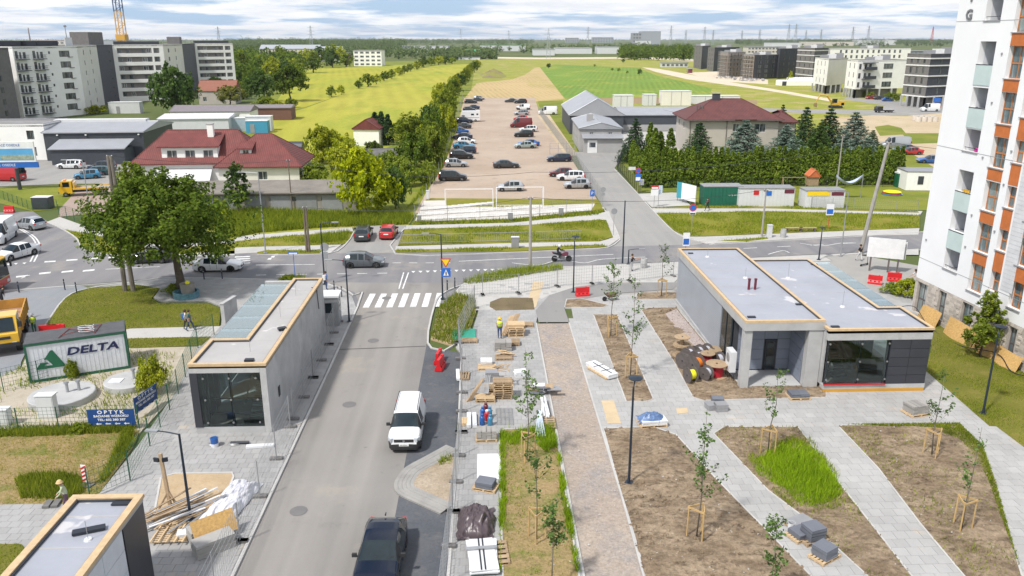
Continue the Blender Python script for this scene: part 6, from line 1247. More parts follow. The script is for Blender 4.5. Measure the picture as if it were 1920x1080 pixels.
def stains(name,col):
    t=NT(name);p=t.pos();c=t.mix(t.rng(t.noise(p,.5,6,.7),.35,.7),tuple(x*.80 for x in col),tuple(x*1.12 for x in col));c=t.mix(t.rng(t.noise(p,.9,5,.6,(1,.5,.35)),.58,.68,0,.55),c,tuple(x*.62 for x in col));c=t.scale(c,t.rng(t.noise(p,14,4,.7),.3,.7,.94,1.06));t.set(t.b.inputs['Base Color'],c);t.b.inputs['Roughness'].default_value=.85;MATS[name]=t.m;return t.m
m_wall=stains('stained_concrete',(.45,.45,.445))
def rim(t,poly,z,wd,h,m,name='roof_edge'):
    a=offset_line_closed(poly,.05);b=offset_line_closed(poly,-wd);n=len(poly);vs=[(*p,z)for p in a]+[(*p,z+h)for p in a]+[(*p,z+h)for p in b]+[(*p,z)for p in b];fs=[]
    for k in range(3):
        for i in range(n):j=(i+1)%n;fs.append((k*n+i,k*n+j,(k+1)*n+j,(k+1)*n+i))
    return MB().add(vs,fs).build(name,m,t)
def bx(t,name,m,*c):return MB().box2(*c).build(name,m,t)
def stairs(t,x0,x1,y0,n,rise,run,z0,m):
    for k in range(n):bx(t,'step',m,x0,y0+k*run,z0+k*rise-.15,x1,y0+k*run+run*.9,z0+k*rise)
def tiles(t,x0,x1,z0,z1,y,nx,nz,m,name='panel',skip=(),d=.03,axis='x'):
    w_=(x1-x0)/nx;h_=(z1-z0)/nz;g=.012
    for i in range(nx):
        for j in range(nz):
            if(i,j)in skip:continue
            a,b,c,e=x0+i*w_+g,x0+(i+1)*w_-g,z0+j*h_+g,z0+(j+1)*h_-g
            if axis=='x':bx(t,name,m,a,y-d,c,b,y,e)
            else:bx(t,name,m,y,a,c,y+d,b,e)
k1=thing('entrance_kiosk','long narrow concrete kiosk with glass front beside the street','kiosk',(0,0,.1))
pl=[(-16.4,41.4),(-12.2,41.4),(-12.2,57.9),(-14.3,57.9),(-14.3,45.3),(-16.4,45.3)]
bx(k1,'street_wall',m_wall,-12.55,41.4,0,-12.2,57.9,4.12);bx(k1,'rear_wall',m_wall,-16.4,57.6,0,-12.56,57.9,4.1);bx(k1,'plinth',m_conc,-16.4,41.4,0,-12.56,41.75,.42);bx(k1,'lintel',m_wall,-16.4,41.4,3.72,-12.56,41.7,4.12);bx(k1,'inner_floor',m_old,-16.3,41.8,.02,-12.6,57.5,.06)
bx(k1,'ceiling',m_conc,-16.35,41.72,3.86,-12.58,45.28,4.0);bx(k1,'far_ceiling',m_conc,-14.3,45.3,3.86,-12.58,57.55,4.0);bx(k1,'side_wall',m_dtile,-16.4,41.76,0,-16.25,45.3,3.7)
MB().prism(pl,4.0,4.14).build('roof',m_memb2,k1);rim(k1,pl,4.12,.18,.16,m_wood);rim(k1,offset_line_closed(pl,-.185),4.13,.05,.1,m_louver,'flashing')
bx(k1,'corner_panel',m_dtile,-16.42,41.36,.43,-16.0,41.44,3.71)
for x_,x2 in((-15.98,-14.3),(-14.26,-12.58)):bx(k1,'front_pane',m_cg,x_,41.42,.43,x2,41.45,3.71)
for x_ in(-14.28,-15.7):bx(k1,'glazing_post',m_steel,x_-.06,41.5,.42,x_+.06,41.62,3.72)
for z in(1.0,1.9):bx(k1,'inner_rail',m_steel,-15.9,41.9,z,-12.7,41.96,z+.07)
for x_ in(-14.28,-15.7,-12.8):
    for z in(.7,2.1,3.4):MB().lathe([(.06,0),(.06,.05)],8).build('glass_clamp',m_rim,k1,loc=(x_,41.40,z),rot=(R(90),0,0))
stairs(k1,-13.9,-12.7,43.2,14,.2,.3,.3,m_conc);MB().add([(-14.1,43.1,1.0),(-14.1,47.6,3.8),(-14.06,47.6,3.8),(-14.06,43.1,1.0),(-14.1,43.1,1.1),(-14.1,47.6,3.9),(-14.06,47.6,3.9),(-14.06,43.1,1.1)],[(3,2,1,0),(4,5,6,7),(0,1,5,4),(2,3,7,6)]).build('handrail',m_rim,k1)
for k in range(4):MB().add([(-16.2,42.4+k*.9,.1),(-16.16,42.4+k*.9,.1),(-16.16,42.5+k*.9,3.7),(-16.2,42.5+k*.9,3.7)],[(0,1,2,3)]).build('wall_joint',m_coping,k1)
def glass_roof(t,x0,x1,y0,y1,n,z):
    for k in range(n):
        a,b=y0+(y1-y0)*k/n,y0+(y1-y0)*(k+1)/n;bx(t,'roof_pane',m_rg,x0,a+.02,z,x1,b-.02,z+.03);bx(t,'roof_beam',m_offw,x0+.05,b-.24,z-.32,x1-.05,b-.06,z-.04)
        bx(t,'pane_post',m_offw,x0+.06,b-.2,.1,x0+.16,b-.1,z-.34)
    bx(t,'edge_beam',m_offw,x0+.05,y0,z-.3,x0+.15,y1-.2,z-.04);bx(t,'stair_floor',mat('stair_grey',(.33,.36,.38),.7),x0+.1,y0+.1,.07,x1-.1,y1-.3,.12)
    for k in range(n):a=y0+(y1-y0)*k/n;bx(t,'side_pane',m_rg,x0+.01,a+.04,.1,x0+.03,a+(y1-y0)/n-.04,z-.35)
    for k in range(9):bx(t,'stair_tread',m_offw,x0+.5,y0+1+k*.5,2.6-k*.24,x1-.5,y0+1.4+k*.5,2.7-k*.24)
glass_roof(k1,-16.6,-14.36,45.4,57.4,5,3.95)
MB().box((-12.18,43.6,1.6),(.03,.36,.62)).build('wall_niche',m_steel,k1);bx(k1,'roof_bag',m_steel,-13.5,41.9,4.15,-13.0,42.2,4.27);MB().tube([(-12.5,55.4,4.3),(-12.16,55.5,4.2),(-12.12,55.6,2.6)],.03,6).build('cable',m_steel,k1);MB().box((-12.6,47.0,4.26),(.5,.35,.14),.5).build('roof_bundle',m_steel,k1)
for x_,y_ in((-13.6,43.5),(-13.3,49.5),(-13.3,54)):MB().tube([(x_,y_,4.14),(x_,y_,4.9)],.012,5).build('lightning_rod',m_rim,k1)
k2=thing('service_kiosk','large double kiosk with pale grey roofs and blue grey panelled porch','kiosk',(0,0,.1));v1=[(16.2,46.4),(21.2,46.4),(21.2,64.4),(16.2,64.4)];v2=[(21.21,45.7),(27.8,45.7),(27.8,49.8),(26.3,49.8),(26.3,62.0),(21.21,62.0)]
MB().prism(v1,4.25,4.5).build('roof',m_memb,k2);rim(k2,v1,4.48,.16,.14,m_wood);rim(k2,offset_line_closed(v1,-.165),4.49,.05,.1,m_louver,'flashing');rim(k2,v1,3.95,.3,.525,m_conc,'fascia')
MB().prism(v2,3.95,4.15).build('low_roof',m_memb,k2);rim(k2,v2,4.13,.16,.14,m_wood);rim(k2,offset_line_closed(v2,-.165),4.14,.05,.1,m_louver,'flashing')
bx(k2,'metal_wall',m_corr,16.25,51.6,.25,16.5,64.3,4.24)
for k in range(26):bx(k2,'cladding_rib',m_corr,16.235,51.6,.3+k*.15,16.25,64.3,.36+k*.15)
bx(k2,'plinth',m_conc,16.15,51.6,0,16.5,64.3,.24);bx(k2,'rear_wall',m_corr,16.5,64.1,0,21.15,64.3,4.24);bx(k2,'corner_column',m_conc,16.2,46.45,0,16.72,46.95,3.95);bx(k2,'side_glazing',m_glass,16.3,49.4,.2,16.42,51.55,4.2);bx(k2,'glazing_post',m_steel,16.26,50.4,.2,16.3,50.5,4.2);bx(k2,'porch_back',m_louver,16.45,49.2,.1,21.0,49.35,4.24)
tiles(k2,16.75,20.3,.15,3.75,49.2,4,5,m_btile,skip=((2,0),(2,1),(2,2)));d=bx(k2,'door',m_steel,18.62,49.1,.12,19.32,49.16,2.3);bx(k2,'door_pane',m_glass,18.72,49.06,.3,19.2,49.09,2.1);bx(k2,'porch_ceiling',m_steel,16.5,46.8,3.93,20.3,49.2,4.0)
tiles(k2,46.95,49.1,.15,3.75,20.27,2,5,m_btile,d=-.03,axis='y');bx(k2,'pier',m_conc,20.3,46.42,0,21.19,49.3,3.94);bx(k2,'porch_floor',m_conc,16.75,46.6,0,20.25,49.15,.1)
bx(k2,'lintel',m_wall,21.21,45.7,3.5,27.8,46.0,4.12);bx(k2,'sill_beam',m_wall,21.21,45.7,.22,27.8,46.1,.5);bx(k2,'formwork',mat('orange_membrane',(.52,.27,.035),.5,obj=False),21.25,45.66,0,27.75,45.98,.215);bx(k2,'red_profile',red,21.25,45.6,.51,25.2,45.72,.57)
for x_,x2 in((21.35,23.4),(23.44,25.15)):bx(k2,'front_pane',m_cg,x_,45.74,.58,x2,45.77,3.48)
for x_ in(21.4,23.42,25.15):bx(k2,'glazing_post',m_steel,x_-.06,45.82,.5,x_+.06,45.94,3.5);[MB().lathe([(.06,0),(.06,.05)],8).build('glass_clamp',m_rim,k2,loc=(x_,45.73,z),rot=(R(90),0,0))for z in(.85,2.05,3.25)]
for z in(1.25,2.0):bx(k2,'inner_rail',m_steel,21.4,46.3,z,25.2,46.36,z+.07)
tiles(k2,25.25,27.78,.52,3.48,45.74,2,5,m_dtile,'front_panel');bx(k2,'panel_backing',m_steel,25.22,45.75,.5,27.79,46.0,3.49);bx(k2,'east_wall',m_wall,27.6,46.02,0,27.8,49.8,3.94);bx(k2,'inner_floor',m_old,21.3,46.1,.3,27.5,61.9,.4);bx(k2,'back_wall',m_dwall,21.3,53,.4,26.2,53.2,3.9);bx(k2,'north_wall',m_wall,21.25,61.7,0,26.3,62.0,3.94);bx(k2,'west_inner',m_wall,21.22,46.1,.4,21.34,61.6,3.9)
for k in range(13):bx(k2,'escalator_step',m_steel,22.3,46.9+k*.35,.5+k*.2,23.3,47.2+k*.35,.65+k*.2)
for x_ in(22.15,23.4):MB().bar((x_,46.6,1.2),(x_,51.6,3.7),.12,.3).build('escalator_side',m_coping,k2)
glass_roof(k2,26.36,28.1,50.0,62.2,5,3.9)
for x_,y_ in((18,62),(19.2,56),(22.8,57),(24,50.2)):MB().tube([(x_,y_,4.1),(x_,y_,5.3)],.012,5).build('lightning_rod',m_rim,k2);MB().lathe([(.18,0),(.14,.08)],10).build('rod_foot',m_offw,k2,loc=(x_,y_,4.5 if x_<21 else 4.15))
for x_ in(18.55,19.0):MB().lathe([(.09,0),(.09,.7),(.11,.72),(.11,.8)],10).build('vent_pipe',mat('pipe_maroon',(.14,.015,.03),.5),k2,loc=(x_,53.2,4.5))
for x_,y_,s in((16.6,47.2,.5),(20.6,49.6,.45),(16.7,63,.4),(26.0,60.5,.5),(21.6,46.2,.5)):bx(k2,'roof_scrap',m_steel,x_,y_,4.52 if x_<21 else 4.17,x_+s,y_+s*.5,(4.52 if x_<21 else 4.17)+.06)
k3=thing('corner_kiosk','dark kiosk with pale roof and timber edge at the bottom left corner','kiosk',(0,0,.1));v3=[(-16.45,20),(-13.75,20),(-13.75,28.5),(-16.45,28.5)]
MB().prism(v3,3.75,3.9).build('roof',m_memb,k3);rim(k3,v3,3.9,.24,.16,m_wood);rim(k3,offset_line_closed(v3,-.245),3.9,.05,.1,m_louver,'flashing');bx(k3,'street_wall',m_dtile,-13.95,26.6,0,-13.76,28.46,3.88);bx(k3,'north_wall',m_dtile,-16.4,28.3,0,-13.97,28.46,3.88);bx(k3,'west_wall',m_dtile,-16.42,20,0,-16.25,28.3,3.88);bx(k3,'core_wall',m_dwall,-13.98,20,0,-13.86,26.58,3.8);tiles(k3,20,26.56,.1,3.8,-13.85,4,4,m_ltile,d=.06,axis='y')
bx(k3,'roof_felt',m_steel,-14.75,27.9,3.93,-14.0,28.15,3.98);MB().box((-14.8,26.2,3.99),(1.1,.3,.1),.35).build('roof_profile',m_steel,k3);MB().lathe([(.16,0),(.13,.06)],10).build('rod_foot',m_offw,k3,loc=(-14.6,25.7,3.9));MB().tube([(-14.6,25.7,3.9),(-14.6,25.7,4.7)],.012,5).build('lightning_rod',m_rim,k3)
for t_,pl_,z_ in((k1,(-14.2,-12.45,42,57.5),4.14),(k2,(16.45,20.95,46.8,64),4.5),(k2,(21.45,26.0,46.1,61.6),4.15),(k3,(-16.15,-14.05,20,28.2),3.9)):
    for k in range(int((pl_[3]-pl_[2])/2.0)):yy=pl_[2]+1.2+k*2.0;bx(t_,'membrane_seam',m_memb2,pl_[0],yy,z_,pl_[1],yy+.07,z_+.006)
for i,(px,py)in enumerate(((655,760),(700,640),(560,960),(725,560))):x,y=G(px,py);t=thing('manhole_cover','dark round manhole cover in the street, %s from the bottom'%['second','third','first','fourth'][i],'manhole',(x,y,ZL[0]));MB().lathe([(.33,0),(.33,.008)],20).build('cover',mat('cast_iron',(.07,.068,.065),.6,.3),t);MB().lathe([(.33,.0),(.42,.006),(.34,.009)],20).build('frame_ring',mat('iron_ring',(.16,.155,.15),.7),t)
# ================================================================ CONTAINER, SIGNS, TEMPORARY FENCES
x,y=-29.6,48.8;t=thing('site_container','white site container with green frame and DELTA lettering','container',(x,y,.1),R(23.4));m_green=mat('frame_green',(.015,.10,.055),.5);LN=5.95
bx(t,'front_wall',m_ltile,.1,.06,.18,LN-.1,.1,2.5);bx(t,'end_wall',m_ltile,LN-.1,.1,.18,LN-.06,2.35,2.5);bx(t,'rear_wall',m_ltile,.1,2.3,.18,LN-.12,2.35,2.5);bx(t,'left_wall',m_ltile,.06,.12,.18,.1,2.3,2.5)
for k in range(22):bx(t,'wall_rib',m_ltile,.2+k*.26,.045,.2,.225+k*.26,.06,2.48)
for a in((0,0,0,LN,.12,.17),(0,0,2.51,LN,.12,2.66),(0,.13,2.51,.12,2.4,2.66),(LN-.12,.13,2.51,LN,2.4,2.66),(LN-.12,.13,0,LN,2.4,.17),(0,0,.18,.13,.13,2.5),(LN-.13,0,.18,LN,.13,2.5),(LN-.13,2.3,.18,LN,2.4,2.5)):bx(t,'frame_beam',m_green,*a)
bx(t,'roof',mat('roof_felt_dark',(.085,.088,.095),.85,var=.2,scale=1.5),.02,.02,2.665,LN-.02,2.4,2.70);m_navy=mat('lettering_navy',(.012,.018,.075),.5);m_lg=mat('logo_green',(.01,.115,.055),.5)
text('lettering','DELTA',.72,m_navy,t,(3.85,.035,1.78),(R(90),0,0),.006,.18,sx=1.42,weight=.022)
lg=MB().prism([(0,0),(.32,.42),(.72,.42),(.78,.32),(.62,.32),(.52,.18),(1.0,.18),(.72,.62),(.55,.62),(.98,1.2),(1.12,1.2),(1.75,0)],0,.02).build('logo',m_lg,t,loc=(.45,.045,.85),rot=(R(90),0,0))
for a,b in(((2.0,.3,2.75),(2.6,2.1,2.75)),((4.1,.3,2.75),(4.5,2.1,2.75)),((2.1,.6,2.78),(4.4,1.8,2.78)),((2.5,1.9,2.78),(4.1,.6,2.78))):MB().tube([a,b],.025,6).build('lifting_strut',mat('rust_red',(.22,.06,.05),.7),t)
hs=thing('hose_coil','pale coiled hose lying on the container roof','hose',(x+3.0,y+2.2,2.83));MB().tube([(math.cos(a*.5)*(.45+.02*(a%5)),math.sin(a*.5)*(.3+.02*(a%3)),.012*a)for a in range(40)],.02,5).build('coil',m_offw,hs)
def barrier(px,py,rz,label,n=1):
    x,y=G(px,py,.1);t=thing('road_barrier',label,'barrier',(x,y,.1),R(rz),'red plastic barriers');m_b=mat('barrier_red',(.58,.015,.02),.45,var=.08)
    MB().prism([(-.26,0),(.26,0),(.24,.18),(.12,.36),(.09,.8),(-.09,.8),(-.12,.36),(-.24,.18)],-.6,.6,True).build('shell',m_b,t,rot=(R(90),0,R(90)))
    for k in(-.35,0,.35):bx(t,'recess_shade',mat('barrier_red_shaded',(.30,.008,.012),.5),k-.08,-.215,.1,k+.08,-.19,.34)  # solid plates in darker shell red, painting in the shade of hollows
    MB().lathe([(.06,0),(.06,.05)],8).build('filler_cap',m_b,t,loc=(.3,0,.8));return t
for px,py,rz,lb in((92,628,8,'red barrier beside the DELTA container, left one'),(108,627,8,'red barrier beside the DELTA container, right one'),(826,690,78,'red barrier in the parking bay, near one of two'),(823,678,80,'red barrier in the parking bay, far one of two'),(1092,555,10,'single red barrier by the curved path'),(1640,532,-30,'red barrier under the empty billboard'),(1676,527,-20,'red barrier close to the tower wall'),(18,398,0,'small red barrier far up the left road')):barrier(px,py,rz,lb)
def signboard(name,label,cat,x,y,z,w_,h_,rz,m,lines,mt,posts=True):
    t=thing(name,label,cat,(x,y,0),rz);bx(t,'board',m,-w_/2,-.02,z,w_/2,.02,z+h_)
    for s,f,size in lines:text('lettering',s,size,mt,t,(0,-.025,z+h_*f),(R(90),0,0),.002,sx=1.15,weight=size*.03)
    if posts:[MB().tube([(sx*w_*.46,.06,0),(sx*w_*.46,.06,z+h_)],.03,6).build('post',m_green,t)for sx in(-1,1)]
    return t
m_opt=mat('optician_blue',(.012,.06,.22),.5);m_wt=mat('sign_white',(.78,.78,.78),.5);al=[('O P T Y K',.84,.3),('BADANIE WZROKU',.6,.19),('TEL: 602 380 387',.37,.19)]
x,y=G(213,808);t=signboard('optician_sign','blue OPTYK board facing the camera on the yard fence','sign',x,y,.35,2.62,1.0,R(1),m_opt,al,m_wt)
def arrows(t):[MB().prism([(-.16,0),(-.04,.08),(-.04,.03),(.16,.03),(.16,-.03),(-.04,-.03),(-.04,-.08)],0,.004).build('arrow',m_wt,t,loc=(-.75+k*.52,-.022,.47),rot=(R(90),0,0))for k in range(4)]
arrows(t);a,b=Vector(G(260,790)),Vector(G(294,760));c_=(a+b)/2;t=signboard('optician_sign','blue OPTYK board seen at a slant on the fence corner','sign',c_.x,c_.y,.45,2.2,1.0,math.atan2(b.y-a.y,b.x-a.x)-.1,m_opt,al,m_wt);arrows(t)
def mesh_fence(pts,h,label,m,name='mesh_fence',foot=None,panel=2.4,wires=True,group=None,z=.1,lean=0.):
    """posts, rails and wires between points; feet when it is a temporary fence"""
    for i in range(len(pts)-1):
        a,b=Vector(pts[i]),Vector(pts[i+1]);L1=(b-a).length;n=max(1,round(L1/panel));rz=math.atan2(b.y-a.y,b.x-a.x);t=thing(name,label[i]if isinstance(label,list)else label,'fence',(a.x,a.y,z),rz,group)
        for k in range(n+1):MB().tube([(L1*k/n,0,0),(L1*k/n,lean,h)],.03 if foot else .03,6).build('post',m,t)
        if wires:
            wi=MB();[wi.bar((0,lean*zz/h,zz),(L1,lean*zz/h,zz),.012)for zz in np.linspace(.12,h-.02,7)];[wi.bar((xx,0,.1),(xx,lean,h),.01)for xx in np.arange(.12,L1,.24)];o=wi.build('wire_mesh',m,t);o['kind']='stuff'
        if foot:[MB().box((L1*k/n,0,.07),(.26,.68,.14)).build('foot_block',foot,t)for k in range(n+1)]
m_foot=mat('fence_foot',(.16,.155,.15),.9,var=.2)
mesh_fence([(-11.35,43),(-11.4,49),(-11.45,55),(-11.6,60)],2.0,['site fence beside the kiosk wall, near length','site fence beside the kiosk wall, middle length','site fence beside the kiosk wall, far length'],m_pipe,'site_fence',m_foot,3.2)
mesh_fence([(-11.3,42),(-11.0,31),(-10.95,24)],2.0,['site fence along the kerb beside the timber pile','site fence along the kerb near the bottom edge'],m_pipe,'site_fence',m_foot,3.6)
mesh_fence([(-1.9,25),(-1.65,33),(-1.45,41),(-1.6,49),(-2.0,55),(-.9,63)],2.0,['site fence at the parking bay bottom end','site fence behind the sand island','site fence beside the white van','site fence beside the red bay barriers','site fence along the weedy street verge'],m_pipe,'site_fence',m_foot,2.9)
mesh_fence([G(852,560),G(905,556),G(972,553),G(1045,540),G(1110,535),G(1180,530),G(1262,520)],1.8,['site fence at the zebra corner','site fence behind the dark soil bed, left length','site fence behind the dark soil bed, right length','site fence left of the lamp with disc head','site fence right of the lamp with disc head','site fence behind the small far sapling'],m_pipe,'site_fence',m_foot,3.4)
mesh_fence([G(170,938),G(245,905),G(282,840),G(335,742),G(372,655),G(402,630)],1.7,['green yard fence behind the corner kiosk','green yard fence along the dry grass','green yard fence beside the slanted sign','green yard fence by the leafy shrub','green yard fence end at the kiosk'],m_green,'yard_fence',None,2.6)
mesh_fence([G(-40,815),G(262,806)],1.5,'green yard fence under the blue sign',m_green,'yard_fence',None,2.4);mesh_fence([G(8,738),G(75,722),G(140,700),G(232,690)],1.6,['green gate left of the container','green fence at the container logo','green fence before the container lettering'],m_green,'yard_fence',None,1.7)
# ================================================================ STACKED MATERIAL
PAL={}
def pallet(x,y,z,rz,label,w_=1.2,d_=.8,m=None,name='pallet'):
    m=m or(m_wood,m_oldwood)[rnd.random()<.55]
    k=(w_,d_)
    if k not in PAL:PAL[k]=(MB().box((0,0,0),(w_,d_*.14,.024)).mesh('board'),MB().box((0,0,0),(.1,d_,.09)).mesh('bearer'),MB().box((0,0,0),(w_,.1,.024)).mesh('base_board'))
    t=thing(name,label,'pallet',(x,y,z),rz)
    for i in range(5):add('board',PAL[k][0],m or m_wood,t,(0,(i-2)*d_*.215,.132))
    for i in(-1,0,1):add('bearer',PAL[k][1],m or m_wood,t,(i*(w_/2-.05),0,.072));add('base_board',PAL[k][2],m or m_wood,t,(0,i*(d_/2-.05),.012))
    return t
def stack(x,y,z,rz,w_,d_,layers,th,m,label,name='slab_stack',cat='stack',jit=.02,part='slab',cols=1):
    t=thing(name,label,cat,(x,y,z),rz)
    for k in range(layers):
        for c in range(cols):MB().box(((c-(cols-1)/2)*w_/cols+rnd.uniform(-jit,jit),rnd.uniform(-jit,jit),th*(k+.5)),(w_/cols-.01,d_,th*.94),rnd.uniform(-jit,jit)).build(part,m,t)
    return t
m_stonedark=mat('dark_slab',(.13,.14,.165),.6,rnd=.15);m_pav=mat('stacked_paver',(.30,.285,.265),.85,rnd=.12);m_sheetw=mat('white_sheet',(.68,.69,.70),.45,var=.04);m_oldwood=mat('weathered_wood',(.36,.26,.16),.85,var=.2,scale=4,rnd=.15)
m_gal=m_pipe;pg=lambda px,py:G(px,py,.13)
ps=[(969,622,2,'lower pallet under the timber by the worker',1),(947,628,3,'pallet beneath grey blocks near the worker',1)]
for n_,(px,py,cnt,lb)in enumerate(((968,628,5,'in the leaning stack right of the worker'),(943,744,8,'in the tall pallet stack at the middle of the pavement'),(910,750,2,'under the leaning planks'),(945,672,1,'lying alone with scrap boards'),(912,690,1,'under the white bags'),(870,706,1,'lying alone near the fence'),(960,645,2,'in the low stack left of the leaning one'),(985,610,1,'behind the worker'),(925,735,3,'between planks and tall stack'),(880,640,1,'beside the green panel'))):
    x,y=pg(px,py)
    for k in range(cnt):pallet(x+rnd.uniform(-.04,.04),y+rnd.uniform(-.03,.03),.13+k*.148,R(rnd.uniform(-4,4))+(R(90)if n_ in(5,)else 0),('wooden pallet, %s up '%nth(k+1)if cnt>1 else 'wooden pallet ')+lb)
x,y=pg(968,628);stack(x,y+.3,.9,0,1.3,.9,2,.05,m_wood,'pale plywood sheets topping the stack right of worker','board_stack',part='sheet');x,y=pg(943,655);stack(x,y,.13,0,1.2,.8,6,.11,m_pav,'grey paving blocks stacked beside the worker',cols=3);x,y=pg(945,668);t=thing('scrap_boards','split boards scattered on the lone pallet','boards',(x,y,.3));[MB().box((rnd.uniform(-.4,.4),rnd.uniform(-.25,.25),.03*k),(rnd.uniform(.5,1.0),.1,.025),rnd.uniform(-.6,.6)).build('board',m_wood,t)for k in range(8)]
x,y=pg(943,725);t=thing('scrap_boards','broken boards on top of the tall pallet stack','boards',(x,y,1.33));[MB().box((rnd.uniform(-.35,.35),rnd.uniform(-.25,.35),.03*k),(rnd.uniform(.4,.9),.1,.025),rnd.uniform(-1.5,1.5)).build('board',m_oldwood,t)for k in range(9)]
x,y=pg(960,622);t=thing('leaning_planks','long planks leaning on the stack right of the worker','planks',(x,y,.13));[MB().bar((-.9+.12*k,-.9+.05*k,0),(-.1+.1*k,.5,1.1+.03*k),.12,.035).build('plank',m_oldwood,t)for k in range(8)]
x,y=pg(908,748);t=thing('leaning_planks','weathered planks and grey pipes leaning beside the pallet stack','planks',(x,y,.13));[MB().bar((-1.1+.07*k,-.35+.03*k,0),(-.2+.05*k,.5,1.0+.05*k),.1,.03).build('plank',m_oldwood,t)for k in range(5)];[MB().tube([(.0+.06*k,-.2,.45),(-.1+.12*k,.9,1.2)],.03,6).build('pipe',m_gal,t)for k in range(5)]
x,y=pg(923,712);stack(x,y,.13,0,.9,.7,4,.16,m_coping,'grey cartons beside the tall pallet stack','carton_stack',part='carton');x,y=pg(912,684);stack(x,y,.29,0,.8,.7,2,.12,m_sheetw,'white bags on a pallet','bag_stack',part='bag',cols=2);x,y=pg(975,705);stack(x,y,.13,.2,.8,.6,4,.1,m_sheetw,'plastic wrapped bags beside the pallet stack','bag_stack',jit=.06,part='bag');x,y=pg(862,705);stack(x-.1,y,.13,.05,.25,1.6,3,.06,m_sheetw,'white profiles leaning near the fence','profile_stack',part='profile')
x,y=pg(869,793);stack(x,y,.13,0,.5,.8,3,.06,m_wood,'small pile of pale boards by the fence','board_stack',part='board');x,y=pg(879,790);[stack(x+k*.35,y,.13,.02,.26,1.7,2,.09,m_sheetw,'white profile pair beside pale boards, %s one'%s,'profile_stack',part='profile')for k,s in((0,'left'),(1,'right'))]
for i,(px,py,m,c)in enumerate(((905,782,blue,'deep blue'),(918,782,lblue,'light blue'),(904,796,blue,'cobalt'),(919,797,lblue,'azure'),(911,774,dred,'dark red'),(913,788,red,'red capped'))):
    x,y=pg(px,py);t=thing('gas_bottle','%s gas bottle in the cluster on the pavement, %s'%(c,['back left','back right','front left','front right','rear','middle'][i]),'gas bottle',(x,y,.13));MB().lathe([(.14,0),(.155,.05),(.155,.42),(.12,.52),(.05,.56)],12).build('body',m,t,True);MB().lathe([(.09,.56),(.09,.66)],8).build('collar',m_wt if i==5 else m,t);MB().lathe([(.025,.56),(.025,.64)],6).build('valve',m_gal,t)
for px,py,w_,d_,lb in((946,775,.95,1.25,'steel grating panel leaning flat, upper one'),(947,790,.95,.9,'steel grating panel on the ground, lower one')):
    x,y=pg(px,py);t=thing('grating',lb,'grating',(x,y,.16));[MB().bar((-w_/2+w_*k/4,-d_/2,0),(-w_/2+w_*k/4,d_/2,.0),.02).build('bar',m_gal,t)for k in range(5)];[MB().bar((-w_/2,-d_/2+d_*k/9,.015),(w_/2,-d_/2+d_*k/9,.015),.015).build('cross_bar',m_gal,t)for k in range(10)]
x,y=pg(912,823);pallet(x,y,.13,0,'pallet with grey edging blocks beside the bed');stack(x,y,.28,0,1.1,.7,4,.12,m_pav,'grey edging blocks stacked on a pallet by the grass',cols=4)
x,y=pg(917,875);bxs=stack(x,y,.13,0,1.25,2.6,1,.04,m_sheetw,'large white sheet lying on the pavement','sheet','sheet',part='panel');x,y=pg(911,915);pallet(x,y,.13,R(-20),'pallet under dark slabs beside the white sheet');stack(x,y,.28,R(-20),.9,.7,6,.05,m_stonedark,'dark stone slabs on the pallet beside the white sheet');
x,y=pg(905,1050);stack(x,y,.2,R(4),1.2,2.2,5,.05,m_sheetw,'strapped white insulation sheets at the pavement bottom','sheet_stack',jit=.06,part='panel');x2,y2=pg(925,1040);pallet(x2,y2,.13,R(5),'pallet under the strapped white sheets',1.3,1.6)
t=thing('strap','black straps over the white insulation sheets','strap',(x,y,.47),R(4));[bx(t,'band',m_steel,a,-1.1,0,a+.06,1.1,.015)for a in(-.15,.02)];bx(t,'profile',m_gal,-.7,.25,.02,.65,.42,.08)
def tarp(name,label,cx,cy,rx,ry,h,m,seed,z=.13,rz=0.,sq=2.2):
    """cloth thrown over things: folded, wrinkled sheet"""
    n=44;vs=[];fs=[]
    for i in range(n+1):
        for j in range(n+1):
            a,b=i/n*2-1,j/n*2-1;q=max(abs(a),abs(b));k=.84+.16*mnoise.noise(Vector((a*2,b*2,seed)));px_,py_=a*rx*k,b*ry*k;r=(abs(a)**sq+abs(b)**sq)**(1/sq);e=max(0,1-r);hh=h*min(1,e*1.9)**.55
            wr=abs(mnoise.fractal(Vector((a*2.3+seed,b*1.6,0)),.8,2.2,5))*.4+abs(mnoise.noise(Vector((a*5+b*3,b*4,seed))))*.28;vs.append((px_+wr*.25,py_,.02+hh+wr*(.4+min(1,e*3)*.8)*h*.8))
    for i in range(n):
        for j in range(n):k=i*(n+1)+j;fs.append((k,k+n+1,k+n+2,k+1))
    t=thing(name,label,'tarpaulin',(cx,cy,z),rz);MB().add(vs,fs).build('sheet',m,t,True);return t
x,y=pg(890,985);tarp('tarpaulin','crumpled brown tarpaulin heap on the pavement',x,y+.1,1.0,1.5,.6,mat('brown_tarp',(.085,.062,.068),.38,var=.2,scale=2,spec=.6),3);x,y=pg(429,948);tarp('tarpaulin','white tarpaulin sheet over a long stack near the kerb',x,y,.95,2.5,.45,mat('white_tarp',(.66,.66,.70),.5,var=.06,scale=2),8,rz=R(-10),sq=6)
x,y=pg(1219,796);tarp('tarpaulin','blue plastic wrapped round material on a pallet',x,y+.1,.9,.55,.3,mat('blue_plastic',(.10,.17,.32),.4,var=.3,scale=4),5,z=.42);pallet(x+.1,y,.13,.1,'pallet holding white blocks and blue plastic',1.6,.9);stack(x+.15,y,.28,.1,1.5,.8,2,.12,m_sheetw,'white blocks under the blue plastic',cols=3)
